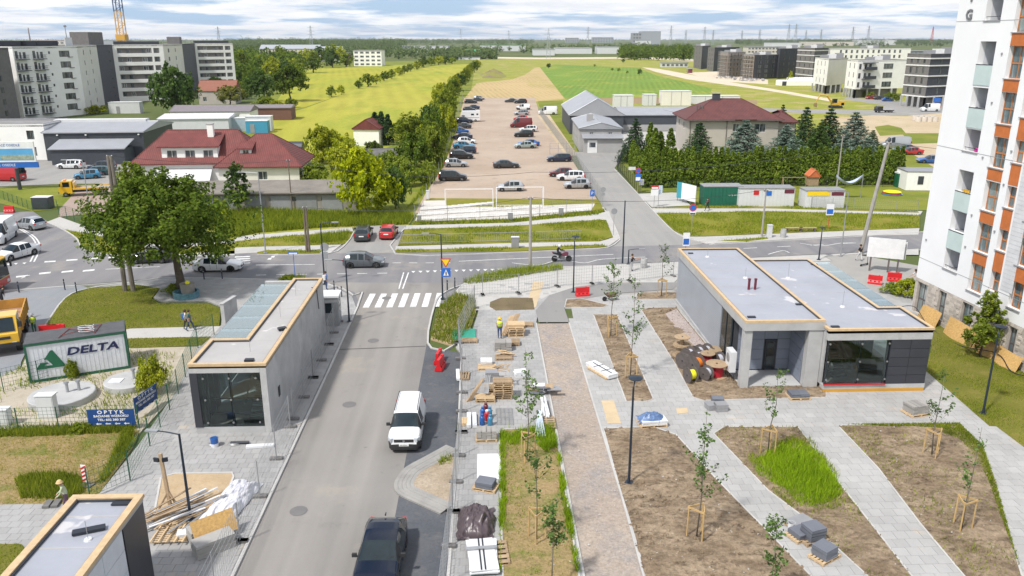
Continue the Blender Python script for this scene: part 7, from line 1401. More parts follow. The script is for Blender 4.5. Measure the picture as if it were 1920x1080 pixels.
x,y=pg(1128,698);stack(x,y,.2,R(28),.8,2.6,3,.09,m_sheetw,'long wrapped white panels strapped together beside narrow bed','sheet_stack',jit=.015,part='panel');pallet(x,y-.1,.13,R(28),'boards under the long wrapped white panels',.9,2.2);t=thing('strap','dark strap round the long white panels','strap',(x,y,.48),R(28));[bx(t,'band',m_steel,-.4,a,0,.4,a+.05,.012)for a in(-.5,.35)];bx(t,'long_band',m_steel,-.03,-1.1,.013,.03,1.0,.024)
x,y=pg(1342,764);[stack(x+dx,y+dy,.13,a,.7,.6,n_,.11,m,lb,'carton_stack',part='carton')for dx,dy,a,n_,m,lb in((-.3,-.1,.2,3,m_coping,'pale grey carton near the soil, left of three'),(.25,.5,-.1,4,m_stonedark,'dark grey carton near the soil, rear of three'),(.2,-.3,.1,4,m_coping,'grey carton near the soil, front of three'))]
x,y=pg(1496,745);pallet(x,y,.13,.03,'pallet under dark tiles by the porch',1.3,.9);stack(x,y,.28,.03,1.15,.8,4,.06,m_stonedark,'dark tiles on a pallet before the porch',cols=2);x,y=pg(1716,775);pallet(x,y,.13,.25,'pallet under wrapped blocks by the corner',1.3,1.0);stack(x,y,.28,.25,1.15,.9,4,.13,m_pav,'film wrapped grey blocks near the kiosk corner',cols=4)
for px,py,w_,n_,a,lb in((1502,1006,.95,3,.4,'low dark slab pile on the diagonal path'),(1523,1012,.8,8,.3,'cube of dark slabs on the diagonal path'),(1545,1045,.8,6,.55,'wet dark slab stack nearest the frame bottom'),(1500,985,1.1,2,.5,'pale slab pile beside the white bucket')):x,y=pg(px,py);pallet(x,y,.13,a,'pallet beneath the '+lb);stack(x,y,.28,a,w_,.75,n_,.075,m_stonedark if 'pale' not in lb else m_coping,lb)
x,y=pg(1483,990);t=thing('bucket','white plastic bucket next to the slab piles','bucket',(x,y,.13));MB().lathe([(.13,0),(.16,.3),(.17,.3),(.145,.02)],12).build('shell',m_sheetw,t)
x,y=pg(1018,735);t=thing('rubbish_heap','cartons and boards dumped at the path edge','rubbish',(x,y,.13));[MB().box((rnd.uniform(-.7,.7),rnd.uniform(-.5,.6),.05+k*.05),(rnd.uniform(.4,1.0),rnd.uniform(.3,.6),.05),rnd.uniform(-.6,.6),Matrix.Rotation(rnd.uniform(-.3,.3),3,'X')).build('board',(m_oldwood,m_stonedark,m_sheetw,m_coping)[k%4],t)for k in range(10)]
x,y=pg(1022,770);t=thing('profile_bundle','white plastic profiles lying along the path edge','profiles',(x,y,.2));[MB().bar((rnd.uniform(-.35,.35),-1.2,.03*k),(rnd.uniform(-.3,.3),1.2,.03*k+.1),.07,.04).build('profile',m_sheetw,t)for k in range(9)]
x,y=pg(1012,800);t=thing('profile_bundle','pale blue pipes fanned out behind the staked sapling','pipes',(x,y,.25));[MB().bar((-.35+.14*k,-1.4,0),(.0+.03*k,1.1,.35),.06,.05).build('pipe',mat('pale_blue_pipe',(.48,.56,.64),.5),t)for k in range(5)];x,y=pg(1025,795);pallet(x,y,.13,.0,'flat pallet beside the pale blue pipes',1.0,1.4)
x,y=pg(870,628);t=thing('green_panel','green covered fence panel lying flat near the worker','fence panel',(x,y,.14));MB().box((0,0,.05),(1.75,2.3,.03)).build('cover',mat('green_film',(.02,.30,.20),.4,var=.15,scale=5),t);[MB().tube(p,.02,5).build('frame_tube',m_gal,t)for p in(((-.95,-1.2,.02),(.95,-1.2,.02)),((-.95,1.2,.02),(.95,1.2,.02)),((-.95,-1.2,.02),(-.95,1.2,.02)),((.95,-1.2,.02),(.95,1.2,.02)))]
x,y=pg(345,985);t=thing('timber_pile','heap of battens, planks and white frames in the sand bed','timber',(x,y,.15))
for k in range(26):a=rnd.choice((.9,1.0,.7,1.2))+rnd.uniform(-.15,.15);cx_,cy_=rnd.uniform(-1.3,.8),rnd.uniform(-.2,1.6);d_=Vector((math.cos(a),math.sin(a),0))*rnd.uniform(.9,1.6);c_=Vector((cx_,cy_,.08+.02*k));MB().bar(c_-d_,c_+d_,.1,.035).build('plank',(m_oldwood,m_gal,m_sheetw,m_oldwood)[k%4],t)
for k in range(10):MB().bar((-.9,-1.4+.13*k,.08+.015*k),(.6,-1.35+.13*k,.1),.07,.04).build('batten',m_wood,t)
for k in range(5):MB().bar((-.9+.35*k,-1.6,.2),(-.85+.35*k,-.1,.24),.07,.04).build('batten',m_wood,t)
x,y=pg(405,1010);t=thing('osb_sheet','orange brown chipboard sheet leaning on the crates','board',(x,y,.5),R(38));MB().box((0,0,.3),(1.9,.04,1.0),0,Matrix.Rotation(R(-38),3,'X')).build('sheet',m_osb,t)
for px,py,lb in((402,1030,'long crate of pale panels in front of the chipboard'),(392,1005,'grey crate end behind the chipboard')):x,y=pg(px,py);stack(x,y,.13,R(38),1.7,.75,5,.13,mat('crate_panel',(.34,.33,.31),.7,rnd=.1),lb,'crate',jit=.01,part='panel')
x,y=pg(362,985);stack(x,y-.9,.13,.2,.7,.5,3,.1,m_sheetw,'white carton among the battens','carton_stack',part='carton')
for px,py,rz in((535,832,0),):x,y=pg(488,838);stack(x,y,.13,.1,1.5,.3,2,.06,m_sheetw,'white boards lying before the kiosk front','profile_stack',part='profile')
x,y=pg(403,836);t=thing('bucket','blue and white drum in front of the kiosk glass','bucket',(x,y,.12));MB().lathe([(.2,0),(.21,.2)],14).build('base',m_sheetw,t);MB().lathe([(.21,.2),(.21,.5)],14).build('body',blue,t)
x,y=pg(420,834);t=thing('cable_coil','coiled cables and strings on the floor before the kiosk','cable',(x,y,.13));[MB().tube([(dx+math.cos(a)*.28,math.sin(a)*.18,.02+.01*a)for a in np.linspace(0,12,40)],.012,4).build('loop',m_gal,t)for dx in(-.6,.55)];x,y=pg(450,832);t=thing('foil_roll','black roll of foil lying before the kiosk','roll',(x,y,.2));MB().tube([(-.5,0,0),(.5,0,.0)],.09,10).build('roll',m_steel,t)
def drum(x,y,r,w_,m_c,lab,axis=None,z=.2,cr=.62,fl=None):
    """cable drum: two flanges, core with cable; upright when axis is None, else lying with its axle at that heading"""
    t=thing('cable_drum',lab,'cable drum',(x,y,z if axis is None else z+r),0);ro=(0,0,0)if axis is None else(R(90),0,axis)
    h0=0 if axis is None else-w_/2
    for q in(0,w_):MB().lathe([(r*.16,-.02),(r,-.022),(r,.022),(r*.16,.02)],20,(0,0,h0+q)).build('flange',fl or m_oldwood,t,rot=ro)
    MB().lathe([(r*cr,.02),(r*cr*1.02,w_*.5),(r*cr,w_-.02)],20,(0,0,h0)).build('winding',m_c,t,rot=ro);MB().lathe([(r*.1,-.04),(r*.1,w_+.04)],8,(0,0,h0)).build('axle_hole',m_steel,t,rot=ro);return t
cr_red=mat('red_cable',(.42,.01,.03),.4);cr_yel=mat('yellow_cable',(.75,.72,.02),.4);cr_or=mat('orange_cable',(.75,.2,.02),.4);cr_wh=mat('white_film',(.55,.56,.62),.35);fl_d=mat('dark_flange',(.10,.085,.08),.75,var=.25,scale=4)
D_=[(1277,668,.62,.78,m_oldwood,'tall bare drum standing alone on the soil',None),(1342,706,.72,.85,cr_red,'big red cable drum standing upright in front',None),(1325,690,.5,1.0,cr_red,'red drum standing behind the big red one',None),(1337,674,.62,.7,m_oldwood,'upright drum with pale top near the wall',None),
      (1294,718,.52,.5,cr_yel,'dark drum with yellow cable, nearest one',1.9),(1322,714,.48,.5,cr_wh,'dark drum with white film beside yellow one',2.3),(1303,700,.62,.6,cr_or,'dark drum with orange cable',2.2),(1283,692,.6,.5,fl_d,'plain brown drum at the path side',2.2),(1306,684,.5,.5,cr_wh,'drum with white film in the second row',2.2),(1290,678,.5,.5,cr_wh,'drum with white film in the back row, left',2.2),(1308,674,.5,.5,cr_wh,'drum with white film in the back row, middle',2.2),(1322,672,.5,.5,cr_wh,'drum with white film in the back row, right',2.2),(1320,688,.5,.5,cr_wh,'drum with white film beside the red ones',2.2),(1345,688,.5,.5,cr_wh,'drum with white film next to the wall base',2.0)]
for px,py,r,w_,m,lb,ax_ in D_:x,y=pg(px,py);drum(x,y,r,w_,m,lb,ax_,fl=fl_d if ax_ else None)
x,y=pg(1277,668);drum(x,y,.56,.55,m_oldwood,'small drum stacked on the tall bare drum',None,z=1.04,cr=.25)
ac=thing('air_conditioner','white air conditioning unit beside the kiosk column','air conditioner',(16.0,48.0,.75));bx(ac,'casing',m_sheetw,-.2,-.5,0,.2,.5,1.4);MB().lathe([(.02,0),(.3,0),(.3,.02)],14).build('fan_grille',m_coping,ac,loc=(-.21,0,.9),rot=(0,R(-90),0));[MB().tube([(dx,dy,-.6),(dx,dy,0)],.02,5).build('leg',m_steel,ac)for dx in(-.15,.15)for dy in(-.4,.4)]
gs=soil('gravel_strip',[Z3(1110,185),Z3(1190,150),Z3(1450,475),Z3(1400,490),Z3(1190,300)],ground_mat('pink_gravel',(.40,.33,.30),(.47,.40,.37),(.25,.21,.2),.8,9,.35,bump=.9,c_at=(.5,.6),fs=16),z=.2,amp=.03,cell=.4)
# ================================================================ STREET FURNITURE
m_lampm=mat('lamp_post_navy',(.02,.032,.05),.45,.2);m_cpole=mat('concrete_pole',(.33,.31,.28),.9,var=.15,scale=2);m_wpole=mat('timber_pole',(.17,.135,.10),.9,var=.2,scale=3);m_sblue=mat('sign_blue2',(.02,.13,.50),.5);m_sgrey=mat('sign_back',(.35,.36,.37),.5,.4);m_syel=mat('sign_yellow',(.80,.56,.02),.5);m_sred=mat('sign_red',(.55,.02,.02),.5)
TOPS={}
def lamp(px,pyb,pyt,label,head='disc',hd=180,z=.12):
    x,y=G(px,pyb,z);h=top_z(px,pyb,pyt)-z;t=thing('street_lamp',label,'street lamp',(x,y,z),R(hd));m=m_pipe if head=='long' else m_lampm
    MB().tube([(0,0,0),(0,0,.5),(0,0,h)],[.085,.07,.05],8).build('post',m,t);MB().box((0,0,.02),(.36,.36,.05)).build('base_plate',m,t)
    if head=='disc':MB().tube([(0,0,h-.02),(.22,0,h+.35)],.035,6).build('arm',m,t);MB().lathe([(.0,0),(.34,.02),(.36,.06),(.1,.12)],16,(.25,0,h+.33)).build('lamp_head',m,t)
    else:L1=1.6 if head=='long' else 1.1;MB().tube([(0,0,h-.03),(L1*.5,0,h+.05),(L1,0,h+.08)],.03,6).build('arm',m,t);MB().box((L1+.2,0,h+.07),(.6,.2,.08)).build('lamp_head',m_pipe,t)
for px,a,b,lb,hd,an in((1179,905,722,'dark lamp with disc head standing in the large soil bed','disc',60),(1075,548,450,'disc lamp between curved path and road','disc',60),(1843,775,618,'tall disc lamp on the path near the tower','disc',40),(1535,487,432,'disc lamp behind the service kiosk roof','disc',60),(358,975,806,'dark lamp with side arm over the timber pile','arm',170),(655,603,486,'dark lamp with left arm beside the guard cabin','arm',180),(830,560,437,'dark lamp at the zebra crossing verge','arm',180),(609,533,416,'dark lamp behind the narrow kiosk end','arm',0),(1576,480,358,'grey tall lamp with left arm near the leaning pole','long',180),(498,474,322,'grey tall lamp with arm over the garage weeds','long',180),(180,466,298,'grey tall lamp with long arm left of the big tree','long',180),(1178,495,466,'short dark lamp by the bus stop pedestrian','arm',0)):lamp(px,a,b,lb,hd,an)
def pole(px,pyb,pyt,r,m,label,twin=0.,lean=(0,0),name='utility_pole',arm=True):
    x,y=G(px,pyb);h=top_z(px,pyb,pyt);t=thing(name,label,'pole',(x,y,0));tp_=(x+lean[0],y+lean[1],h)
    for s in((-1,1)if twin else(0,)):MB().tube([(s*twin,0,0),(s*.12+lean[0],lean[1],h)],[r,r*.62],8).build('shaft',m,t)
    if arm:MB().box((lean[0],lean[1],h-.15),(.5,.12,.12)).build('cross_arm',m_frame,t);[MB().lathe([(.03,0),(.05,.06),(.03,.14)],8).build('insulator',m_offw,t,loc=(lean[0]+q,lean[1],h-.08))for q in(-.2,.2)]
    return Vector(tp_)
p1=pole(243,548,290,.22,mat('dark_pole',(.19,.165,.14),.9,var=.2,scale=2),'grey twin leg concrete pole standing in the big tree',.35);p2=pole(578,474,388,.14,m_wpole,'dark twin timber pole by the garage driveway',.14);p3=pole(994,505,370,.17,m_cpole,'concrete pole left of the motorcycle');p4=pole(1428,445,355,.13,m_cpole,'thin concrete pole on the right lawn');p5=pole(1612,478,266,.24,m_cpole,'thick leaning concrete pole by the empty billboard',0,(1.6,.3));p6=pole(1568,356,254,.13,m_cpole,'slim pole in front of the thuja hedge');p7=pole(548,396,300,.09,m_wpole,'slim timber pole behind the garage roof');pole(1167,497,376,.09,m_lampm,'plain dark post at the side road mouth',arm=False)
def wire(a,b,sag,lb):pts=[a.lerp(b,k/14)-Vector((0,0,sag*4*(k/14)*(1-k/14)))for k in range(15)];o=MB().tube(pts,.018,4).build('overhead_wire',m_steel);tag(o,lb,'wire')
ex=lambda px,pyb,z:Vector((*G(px,pyb),z))
for a,b,s,lb in((p1,p7,.5,'wire from twin concrete pole to the garage pole'),(p7,ex(1000,440,7.2),1.2,'long wire crossing the parking lot entrance'),(ex(1000,440,7.2),p5,1.0,'wire rising across the side road to the leaning pole'),(p2,p3,.8,'wire along the main road left half'),(p3,p4,.8,'wire along the main road right half'),(p5,p6,.3,'short wire between leaning pole and hedge pole'),(p6,ex(1240,250,5.5),.5,'wire from hedge pole to the long warehouse'),(p5,ex(1960,430,9),.5,'wire from leaning pole to the tower')):wire(a,b,s,lb)
def sign(px,pyb,pyt,label,plates,name='road_sign',cat='sign',rz=0.,m_post=None):
    x,y=G(px,pyb);h=top_z(px,pyb,pyt);t=thing(name,label,cat,(x,y,.1),R(rz));MB().tube([(0,.04,0),(0,.04,h)],.03,6).build('post',m_post or m_pipe,t);z=h
    for sh,w_,h_,m,inner in plates:
        if sh=='o':MB().lathe([(w_/2,-.01),(w_/2,.01)],20).build('plate',m,t,loc=(0,0,z-w_/2),rot=(R(90),0,0));inner and MB().lathe([(w_*.38,-.01),(w_*.38,.012)],20).build('plate_face',inner,t,loc=(0,-.012,z-w_/2),rot=(R(90),0,0));z-=w_+.05
        elif sh=='v':MB().prism([(-w_/2,0),(w_/2,0),(0,-w_*.87)],-.01,.01,True).build('plate',m_sred,t,loc=(0,0,z),rot=(R(90),0,0));MB().prism([(-w_*.36,-.08*w_),(w_*.36,-.08*w_),(0,-w_*.71)],0,.012,True).build('plate_face',m,t,loc=(0,-.012,z),rot=(R(90),0,0));z-=w_*.9
        else:
            bx(t,'plate',m,-w_/2,-.012,z-h_,w_/2,.012,z)
            if inner=='ped':MB().prism([(-.3*w_,-.35*h_),(.3*w_,-.35*h_),(0,.36*h_)],0,.01).build('white_triangle',m_wt,t,loc=(0,-.014,z-h_/2),rot=(R(90),0,0));MB().prism([(-.04,-.16),(.04,-.16),(.05,.06),(0,.16),(-.05,.06)],0,.01).build('walker',m_ink,t,loc=(0,-.026,z-h_*.58),rot=(R(90),0,0))
            elif isinstance(inner,str):text('lettering',inner,h_*.7,m_wt,t,(0,-.014,z-h_/2),(R(90),0,0),.002)
            elif inner:bx(t,'plate_face',inner,-w_*.42,-.02,z-h_*.9,w_*.42,-.013,z-h_*.45)
            z-=h_+.05
for a in((838,577,487,'yellow give way triangle over a blue crossing sign at the zebra',[('v',.9,.8,m_syel,None),('r',.75,.75,m_sblue,'ped')]),(613,527,457,'grey back of round sign with plate at the kiosk corner',[('o',.8,.8,m_sgrey,None),('r',.5,.7,m_sgrey,None)]),(554,530,473,'blue street name plate on a blue post',[('r',.9,.28,m_sblue,m_wt)]),(1296,441,384,'round no stopping sign on the right lawn',[('o',.85,.85,m_sred,m_sblue),('r',.7,.3,m_wt,m_ink)]),(1150,443,392,'grey round sign back at the side road corner',[('o',.7,.7,m_sgrey,None)]),(1195,362,316,'no stopping sign with blue dead end plate by the fence',[('o',.8,.8,m_sred,m_sblue),('r',.8,1.1,m_sblue,m_wt)]),(1184,343,314,'white sign plate on a post left of the hedge',[('r',1.1,.5,m_wt,None)]),(1202,360,337,'small white plate at the hedge corner',[('r',.7,.9,m_wt,None)]),(1226,389,349,'red and white notice board at the paved apron',[('r',1.0,.5,m_sred,m_wt),('r',1.0,.8,m_wt,None)]),(1234,388,349,'pale blue notice board at the paved apron',[('r',.9,1.2,mat('pale_sign',(.5,.6,.72),.5),None)]),(1110,384,358,'blue parking sign with letter P at the lot gate',[('r',.6,.85,m_sblue,'P')]),(1130,388,352,'grey round sign back beside the lot gate',[('o',.7,.7,m_sgrey,None),('r',.5,.4,m_sgrey,None)]),(1552,432,384,'bus stop flag sign on the far footway',[('r',.9,1.3,m_wt,m_sblue)]),(1285,478,438,'bus stop flag sign behind the service kiosk',[('r',.7,1.4,m_wt,m_sblue)])):
    sign(a[0],a[1],a[2],a[3],a[4],m_post=m_sblue if 'blue post' in a[3]else m_sred if 'bus stop' in a[3]else None)
for i,(px,py)in enumerate(((36,548),(122,543),(144,549),(383,524),(417,523),(627,546),(641,557),(839,545),(853,540))):
    x,y=G(px,py,.1);t=thing('bollard',['dark bollard at the forecourt left end','middle dark bollard of the forecourt','dark bollard at the lawn corner of the forecourt','left bollard by the white saloon','right bollard by the white saloon','bollard at the street corner, far one','bollard at the street corner, near one','bollard beside the crossing sign, near one','bollard beside the crossing sign, far one'][i],'bollard',(x,y,.1));MB().lathe([(.06,0),(.05,.05),(.05,.95),(.03,1.0)],10).build('post',m_lampm,t);MB().lathe([(.056,.75),(.056,.8)],10).build('band',m_rim,t)
for i,(a,b)in enumerate((((747,460),(880,457)),((884,457),(1000,454)),((1004,454),(1090,451)))):
    A,B=Vector(G(*a)),Vector(G(*b));L1=(B-A).length;t=thing('railing','grey pedestrian railing on the verge, %s length'%['left','middle','right'][i],'railing',(A.x,A.y,.12),math.atan2(B.y-A.y,B.x-A.x));[MB().bar((0,0,z),(L1,0,z),.05).build('rail',m_pipe,t)for z in(.15,1.05)];o=MB();[o.bar((k,0,.15),(k,0,1.05),.02)for k in np.arange(0,L1,.25)];q=o.build('baluster_row',m_pipe,t);q['kind']='stuff'
mesh_fence([G(778,418),G(832,312),G(868,186)],2.2,['parking lot fence along the trees, near part','parking lot fence along the trees, far part'],m_pipe,'lot_fence',None,5,False,z=0);mesh_fence([G(1130,388),G(1098,338),G(1062,286),G(1010,213)],2.2,['parking lot fence beside the side road','parking lot fence beside the navy estate','parking lot fence along the sandy track'],m_pipe,'lot_fence',None,3,True,z=0);mesh_fence([G(778,417),G(960,412),G(1110,397)],2.0,['wire fence in front of the slab yard, left','wire fence in front of the slab yard, right'],m_pipe,'lot_fence',None,4,True,z=0)
mesh_fence([G(1172,288),G(1157,318),G(1198,362)],1.9,['dark fence panel by the grey office forecourt','dark fence beside the hedge along the side road'],m_steel,'garden_fence',None,2,True,z=0);mesh_fence([G(1200,362),G(1440,355),G(1690,350)],1.7,['dark mesh fence in front of the hedge, left half','dark mesh fence in front of the hedge, right half'],m_steel,'garden_fence',None,3,True,z=0);mesh_fence([G(112,408),G(200,432),G(262,440)],1.7,['dark green fence by the pink driveway','dark green fence behind the big tree'],m_green,'garden_fence',None,2,True,z=0);mesh_fence([G(0,372),G(62,396),G(108,392)],1.3,['low green fence on the left verge','green gate beside the grey bin'],m_green,'garden_fence',None,2,True,z=0);mesh_fence([G(1520,392),G(1600,394),G(1720,398)],1.6,['playground fence, left part','playground fence, right part'],m_pipe,'garden_fence',None,3,True,z=0)
x,y=G(1062,291);t=thing('lot_gate','tall grey double gate across the sandy track','gate',(x,y,0));[MB().bar((k*1.6,0,0),(k*1.6,0,2.4),.08).build('post',m_pipe,t)for k in(-2,-1,0,1)];[MB().bar((-3.2,0,z),(1.6,0,z),.05).build('rail',m_pipe,t)for z in(.3,1.3,2.3)]
for i,(px,py)in enumerate(((880,396),(975,392))):
    x,y=G(px,py);t=thing('goal_frame',['white football goal, left one','white football goal, right one'][i],'goal',(x,y,0));[MB().tube([(s*3.1,0,0),(s*3.1,0,2.9)],.05,6).build('upright',m_wt,t)for s in(-1,1)];MB().tube([(-3.1,0,2.9),(3.1,0,2.9)],.05,6).build('crossbar',m_wt,t);[MB().tube([(s*3.1,0,2.9),(s*3.1,1.6,2.5),(s*3.1,2.0,0)],.05,6).build('back_stay',m_wt,t)for s in(-1,1)];MB().bar((-3,.4,.45),(3,.4,.45),.06).build('low_rail',m_wt,t);MB().bar((-3,.4,.05),(3,.4,.05),.06).build('low_rail',m_wt,t);[MB().bar((-2.8+k*.62,.4,.05),(-2.5+k*.62,.4,.45),.04).build('lattice',m_wt,t)for k in range(10)]
for r_ in range(3):
    for k in range(28-r_*8):
        a=Vector(G(782+r_*4,412-r_*9));b=Vector(G(1105-r_*90,394-r_*6));p_=a.lerp(b,(k+.5)/(28-r_*8));MB_=SLABM.setdefault('yardslab',MB().box((0,0,0),(.92,1.7,.06)).mesh('concrete_slab'));add('concrete_slab',MB_,mat('yard_slab',(.60,.58,.54),.85,rnd=.08,scale=2),slabyard,(p_.x,p_.y,.1+rnd.uniform(0,.02)),rnd.uniform(-.04,.04))
x,y=G(38,356);t=thing('billboard','large housing advert billboard on one leg at the left','billboard',(x,y,0),R(4));MB().tube([(0,0,0),(0,0,3.2)],.28,8).build('mast',m_louver,t);bx(t,'blue_strip',m_sblue,-5.5,-.12,3.3,3.2,.12,4.1);bx(t,'panel',m_wt,-5.5,-.15,4.15,3.0,.15,7.1);bx(t,'picture_sky',mat('print_sky',(.10,.36,.65),.6),-2.0,-.17,4.4,2.8,-.16,6.1);bx(t,'picture_houses',mat('print_houses',(.30,.36,.30),.7,var=.4,scale=2),-1.8,-.18,4.5,2.7,-.171,5.2);bx(t,'picture_left',mat('print_green',(.16,.28,.22),.7,var=.4,scale=1.5),-5.3,-.17,4.4,-2.4,-.16,6.2);text('lettering','KANCZASZ OSIEDLE',.5,m_sblue,t,(-1.2,-.17,6.6),(R(90),0,0),.002);text('lettering','ul. OSIEDLE',.5,m_wt,t,(-1.2,-.13,3.7),(R(90),0,0),.002)
x,y=G(1655,512);t=thing('billboard','empty white billboard on grey legs behind the service kiosk','billboard',(x,y,0),R(-24));bx(t,'board',m_wt,-1.6,-.05,1.5,1.6,.05,3.4);bx(t,'second_board',m_wt,-.2,.35,1.4,1.8,.45,3.1);[MB().box((q,.1,1.7),(.15,.15,3.4)).build('leg',m_frame,t)for q in(-1.2,.4,1.2)]
def cabinet(px,py,w_,d_,h_,m,label,cat='cabinet',name='utility_cabinet',rz=0.,z=.1):x,y=G(px,py,z);t=thing(name,label,cat,(x,y,z),R(rz));bx(t,'casing',m,-w_/2,0,0,w_/2,d_,h_);bx(t,'lid',m_offw,-w_/2-.04,-.04,h_,w_/2+.04,d_+.04,h_+.06);bx(t,'door',m,-w_/2+.05,-.02,.1,w_/2-.05,-.001,h_-.1);return t
for a in((88,785,1.0,.5,1.4,m_offw,'white utility cabinet in the sandy yard'),(3,800,.8,.5,1.0,m_offw,'white cabinet cut by the left frame edge'),(966,466,.8,.4,1.2,m_coping,'grey cabinet on the verge beside the concrete pole'),(786,416,.5,.3,.8,m_coping,'small cabinet at the slab yard corner'),(957,413,.6,.3,.9,m_coping,'small cabinet before the slab yard'),(1052,405,.6,.3,1.0,m_coping,'grey box by the slab yard right part'),(1443,446,.5,.4,1.4,m_offw,'white meter post on the lawn'),(802,374,.4,.3,1.2,m_offw,'white meter box at the lot corner')):cabinet(*a)
cabinet(77,392,2.2,1.4,1.5,m_louver,'dark grey bin store at the green gate','bin','bin_store')
x,y=G(426,605,.1);t=thing('concrete_wall','free standing white concrete slab wall at the lawn end','wall',(x,y,.1),R(78));bx(t,'slab',m_wall,-.5,-.15,0,1.5,.15,1.7);bx(t,'cap',m_conc,-.55,-.17,1.7,1.55,.17,1.76);x,y=G(622,612,.1);t=thing('guard_cabin','small grey guard cabin with white roof beside the kiosk','cabin',(x,y,.1),R(2));bx(t,'body',m_sgrey,-.6,0,0,.6,1.4,2.35);bx(t,'roof',m_offw,-.7,-.1,2.35,.7,1.5,2.5);bx(t,'window_pane',m_glass,-.4,-.02,1.1,.1,-.001,1.9);bx(t,'side_pane',m_glass,.601,.3,1.1,.62,1.1,1.9)
x,y=G(350,557,.1);t=thing('flower_planter','round painted planter with yellow flowers under the big tree','planter',(x,y,.1));MB().lathe([(1.05,0),(1.1,.55),(.95,.55),(.95,.3)],18).build('rim',mat('painted_teal',(.10,.22,.27),.7,var=.4,scale=3),t);MB().lathe([(.55,0),(.62,.9),(.5,.9)],14,(.1,.2,.3)).build('inner_pot',m_old,t);MB().lathe([(.0,0),(.2,.05),(.22,.2),(.0,.35)],8,(.25,-.1,1.2)).build('flowers',cr_yel,t)
for i,(a,r_)in enumerate((((118,748),1.9),((243,722),1.5))):
    x,y=G(*a,.1);t=thing('manhole_shaft',['round concrete shaft cover with two steel vents, larger one','round concrete shaft cover under the shrub, smaller one'][i],'shaft',(x,y,.1));MB().lathe([(r_,0),(r_,.38),(r_-.05,.42)],24).build('ring',m_conc,t);[MB().lathe([(.09,.4),(.09,1.0),(.15,1.0),(.15,1.12)],10,(q,.4*q,0)).build('vent',m_pipe,t)for q in(.3,.9)];bx(t,'hatch',m_offw,-1.1,-.6,.42,-.3,.1,.46)
def long_box(px,py,w_,d_,h_,m,label,extra=(),rz=-1.):x,y=G(px,py);t=thing('yard_cabin',label,'container',(x,y,0),R(rz));bx(t,'body',m,0,0,.1,w_,d_,h_);bx(t,'roof',m_coping,-.06,-.06,h_,w_+.06,d_+.06,h_+.12);[bx(t,'rib',m,k*.5,-.03,.15,k*.5+.05,-.001,h_-.05)for k in range(1,int(w_/.5))];[bx(t,'poster',mm,a,-.05,z0,b,-.031,z1)for a,b,z0,z1,mm in extra];return t
t=long_box(1318,387,5.2,2.4,2.6,mat('container_green',(.01,.12,.075),.55),'dark green container on the footway edge',[(4.5,5.0,1.8,2.4,m_sblue)]);text('lettering','WYŻEJ  WYŻEJ',.22,m_wt,t,(4.0,-.06,1.5),(R(90),0,0),.002);long_box(1384,389,7.4,2.4,2.5,m_offw,'long grey kiosk with posters and white roof',[(1.9,2.6,1.7,2.3,m_sred),(3.6,4.3,1.6,2.2,m_sblue),(6.0,7.3,1.9,2.4,plum)]);long_box(1508,392,5.2,2.4,2.4,m_offw,'grey kiosk with yellow banner',[(.2,3.2,1.75,2.35,m_syel),(3.4,5.0,1.8,2.3,plum)])
for i,(px,py,m)in enumerate(((1281,380,mat('poster_teal',(.05,.3,.36),.6)),(1290,383,m_wt))):x,y=G(px,py);t=thing('poster_wall',['teal poster wall angled beside the paved apron','white poster wall beside the teal one'][i],'poster',(x,y,0),R(-62));bx(t,'panel',m,-1.4,-.04,.5,1.4,.04,2.7);[MB().box((q,.08,1.3),(.08,.08,2.6)).build('post',m_pipe,t)for q in(-1.3,1.3)]
t=long_box(1697,358,5,4,2.8,m_white,'white cabin with barred window beside the tower',[(1.6,2.4,1.0,2.2,m_louver)],-6);x,y=G(1688,352);t=thing('portable_toilet','green portable toilet at the hedge end','toilet',(x,y,0));bx(t,'cabin',m_lg,-.55,0,0,.55,1.1,2.1);bx(t,'roof',m_offw,-.6,-.05,2.1,.6,1.15,2.3);bx(t,'door',m_green,-.45,-.03,.1,.45,-.001,2.0)
x,y=G(1520,362);t=thing('play_house','wooden play tower with orange roof and swing beam','playground',(x,y,0));bx(t,'cabin',m_oldwood,-.7,-.7,1.2,.7,.7,2.6);hip(t,-.7,-.7,.7,.7,2.6,3.5,0,mat('orange_roof',(.5,.14,.05),.6),.15,along='y');[MB().box((a,b,.6),(.1,.1,1.2)).build('leg',m_oldwood,t)for a in(-.6,.6)for b in(-.6,.6)];MB().bar((-4.5,0,2.3),(-.7,0,2.3),.1).build('swing_beam',m_oldwood,t);[MB().bar((-4.3,s,0),(-4.3,0,2.3),.08).build('swing_leg',m_oldwood,t)for s in(-.7,.7)]
x,y=G(1588,372);t=thing('hammock','pale blue hammock strung on the slim pole','hammock',(x,y,3.0));vs=[(-1.9+3.8*i/12,(j-2)*.28*math.sin(math.pi*i/12),-1.1*math.sin(math.pi*i/12)+.1*(j-2)**2)for i in range(13)for j in range(5)];MB().add(vs,[(i*5+j,i*5+5+j,i*5+6+j,i*5+j+1)for i in range(12)for j in range(4)]).build('cloth',mat('hammock_blue',(.45,.5,.62),.8),t,True);MB().tube([(1.9,0,-3),(1.9,0,.3)],.05,6).build('post',m_pipe,t)
x,y=G(1672,365);t=thing('toy_pool','colourful inflatable toy pool on the play lawn','toy',(x,y,.05));[MB().lathe([(1.3-.1*k,.16*k),(1.45-.1*k,.08+.16*k),(1.3-.1*k,.16+.16*k)],16).build('ring',m,t)for k,m in enumerate((lblue,red,cr_yel))]
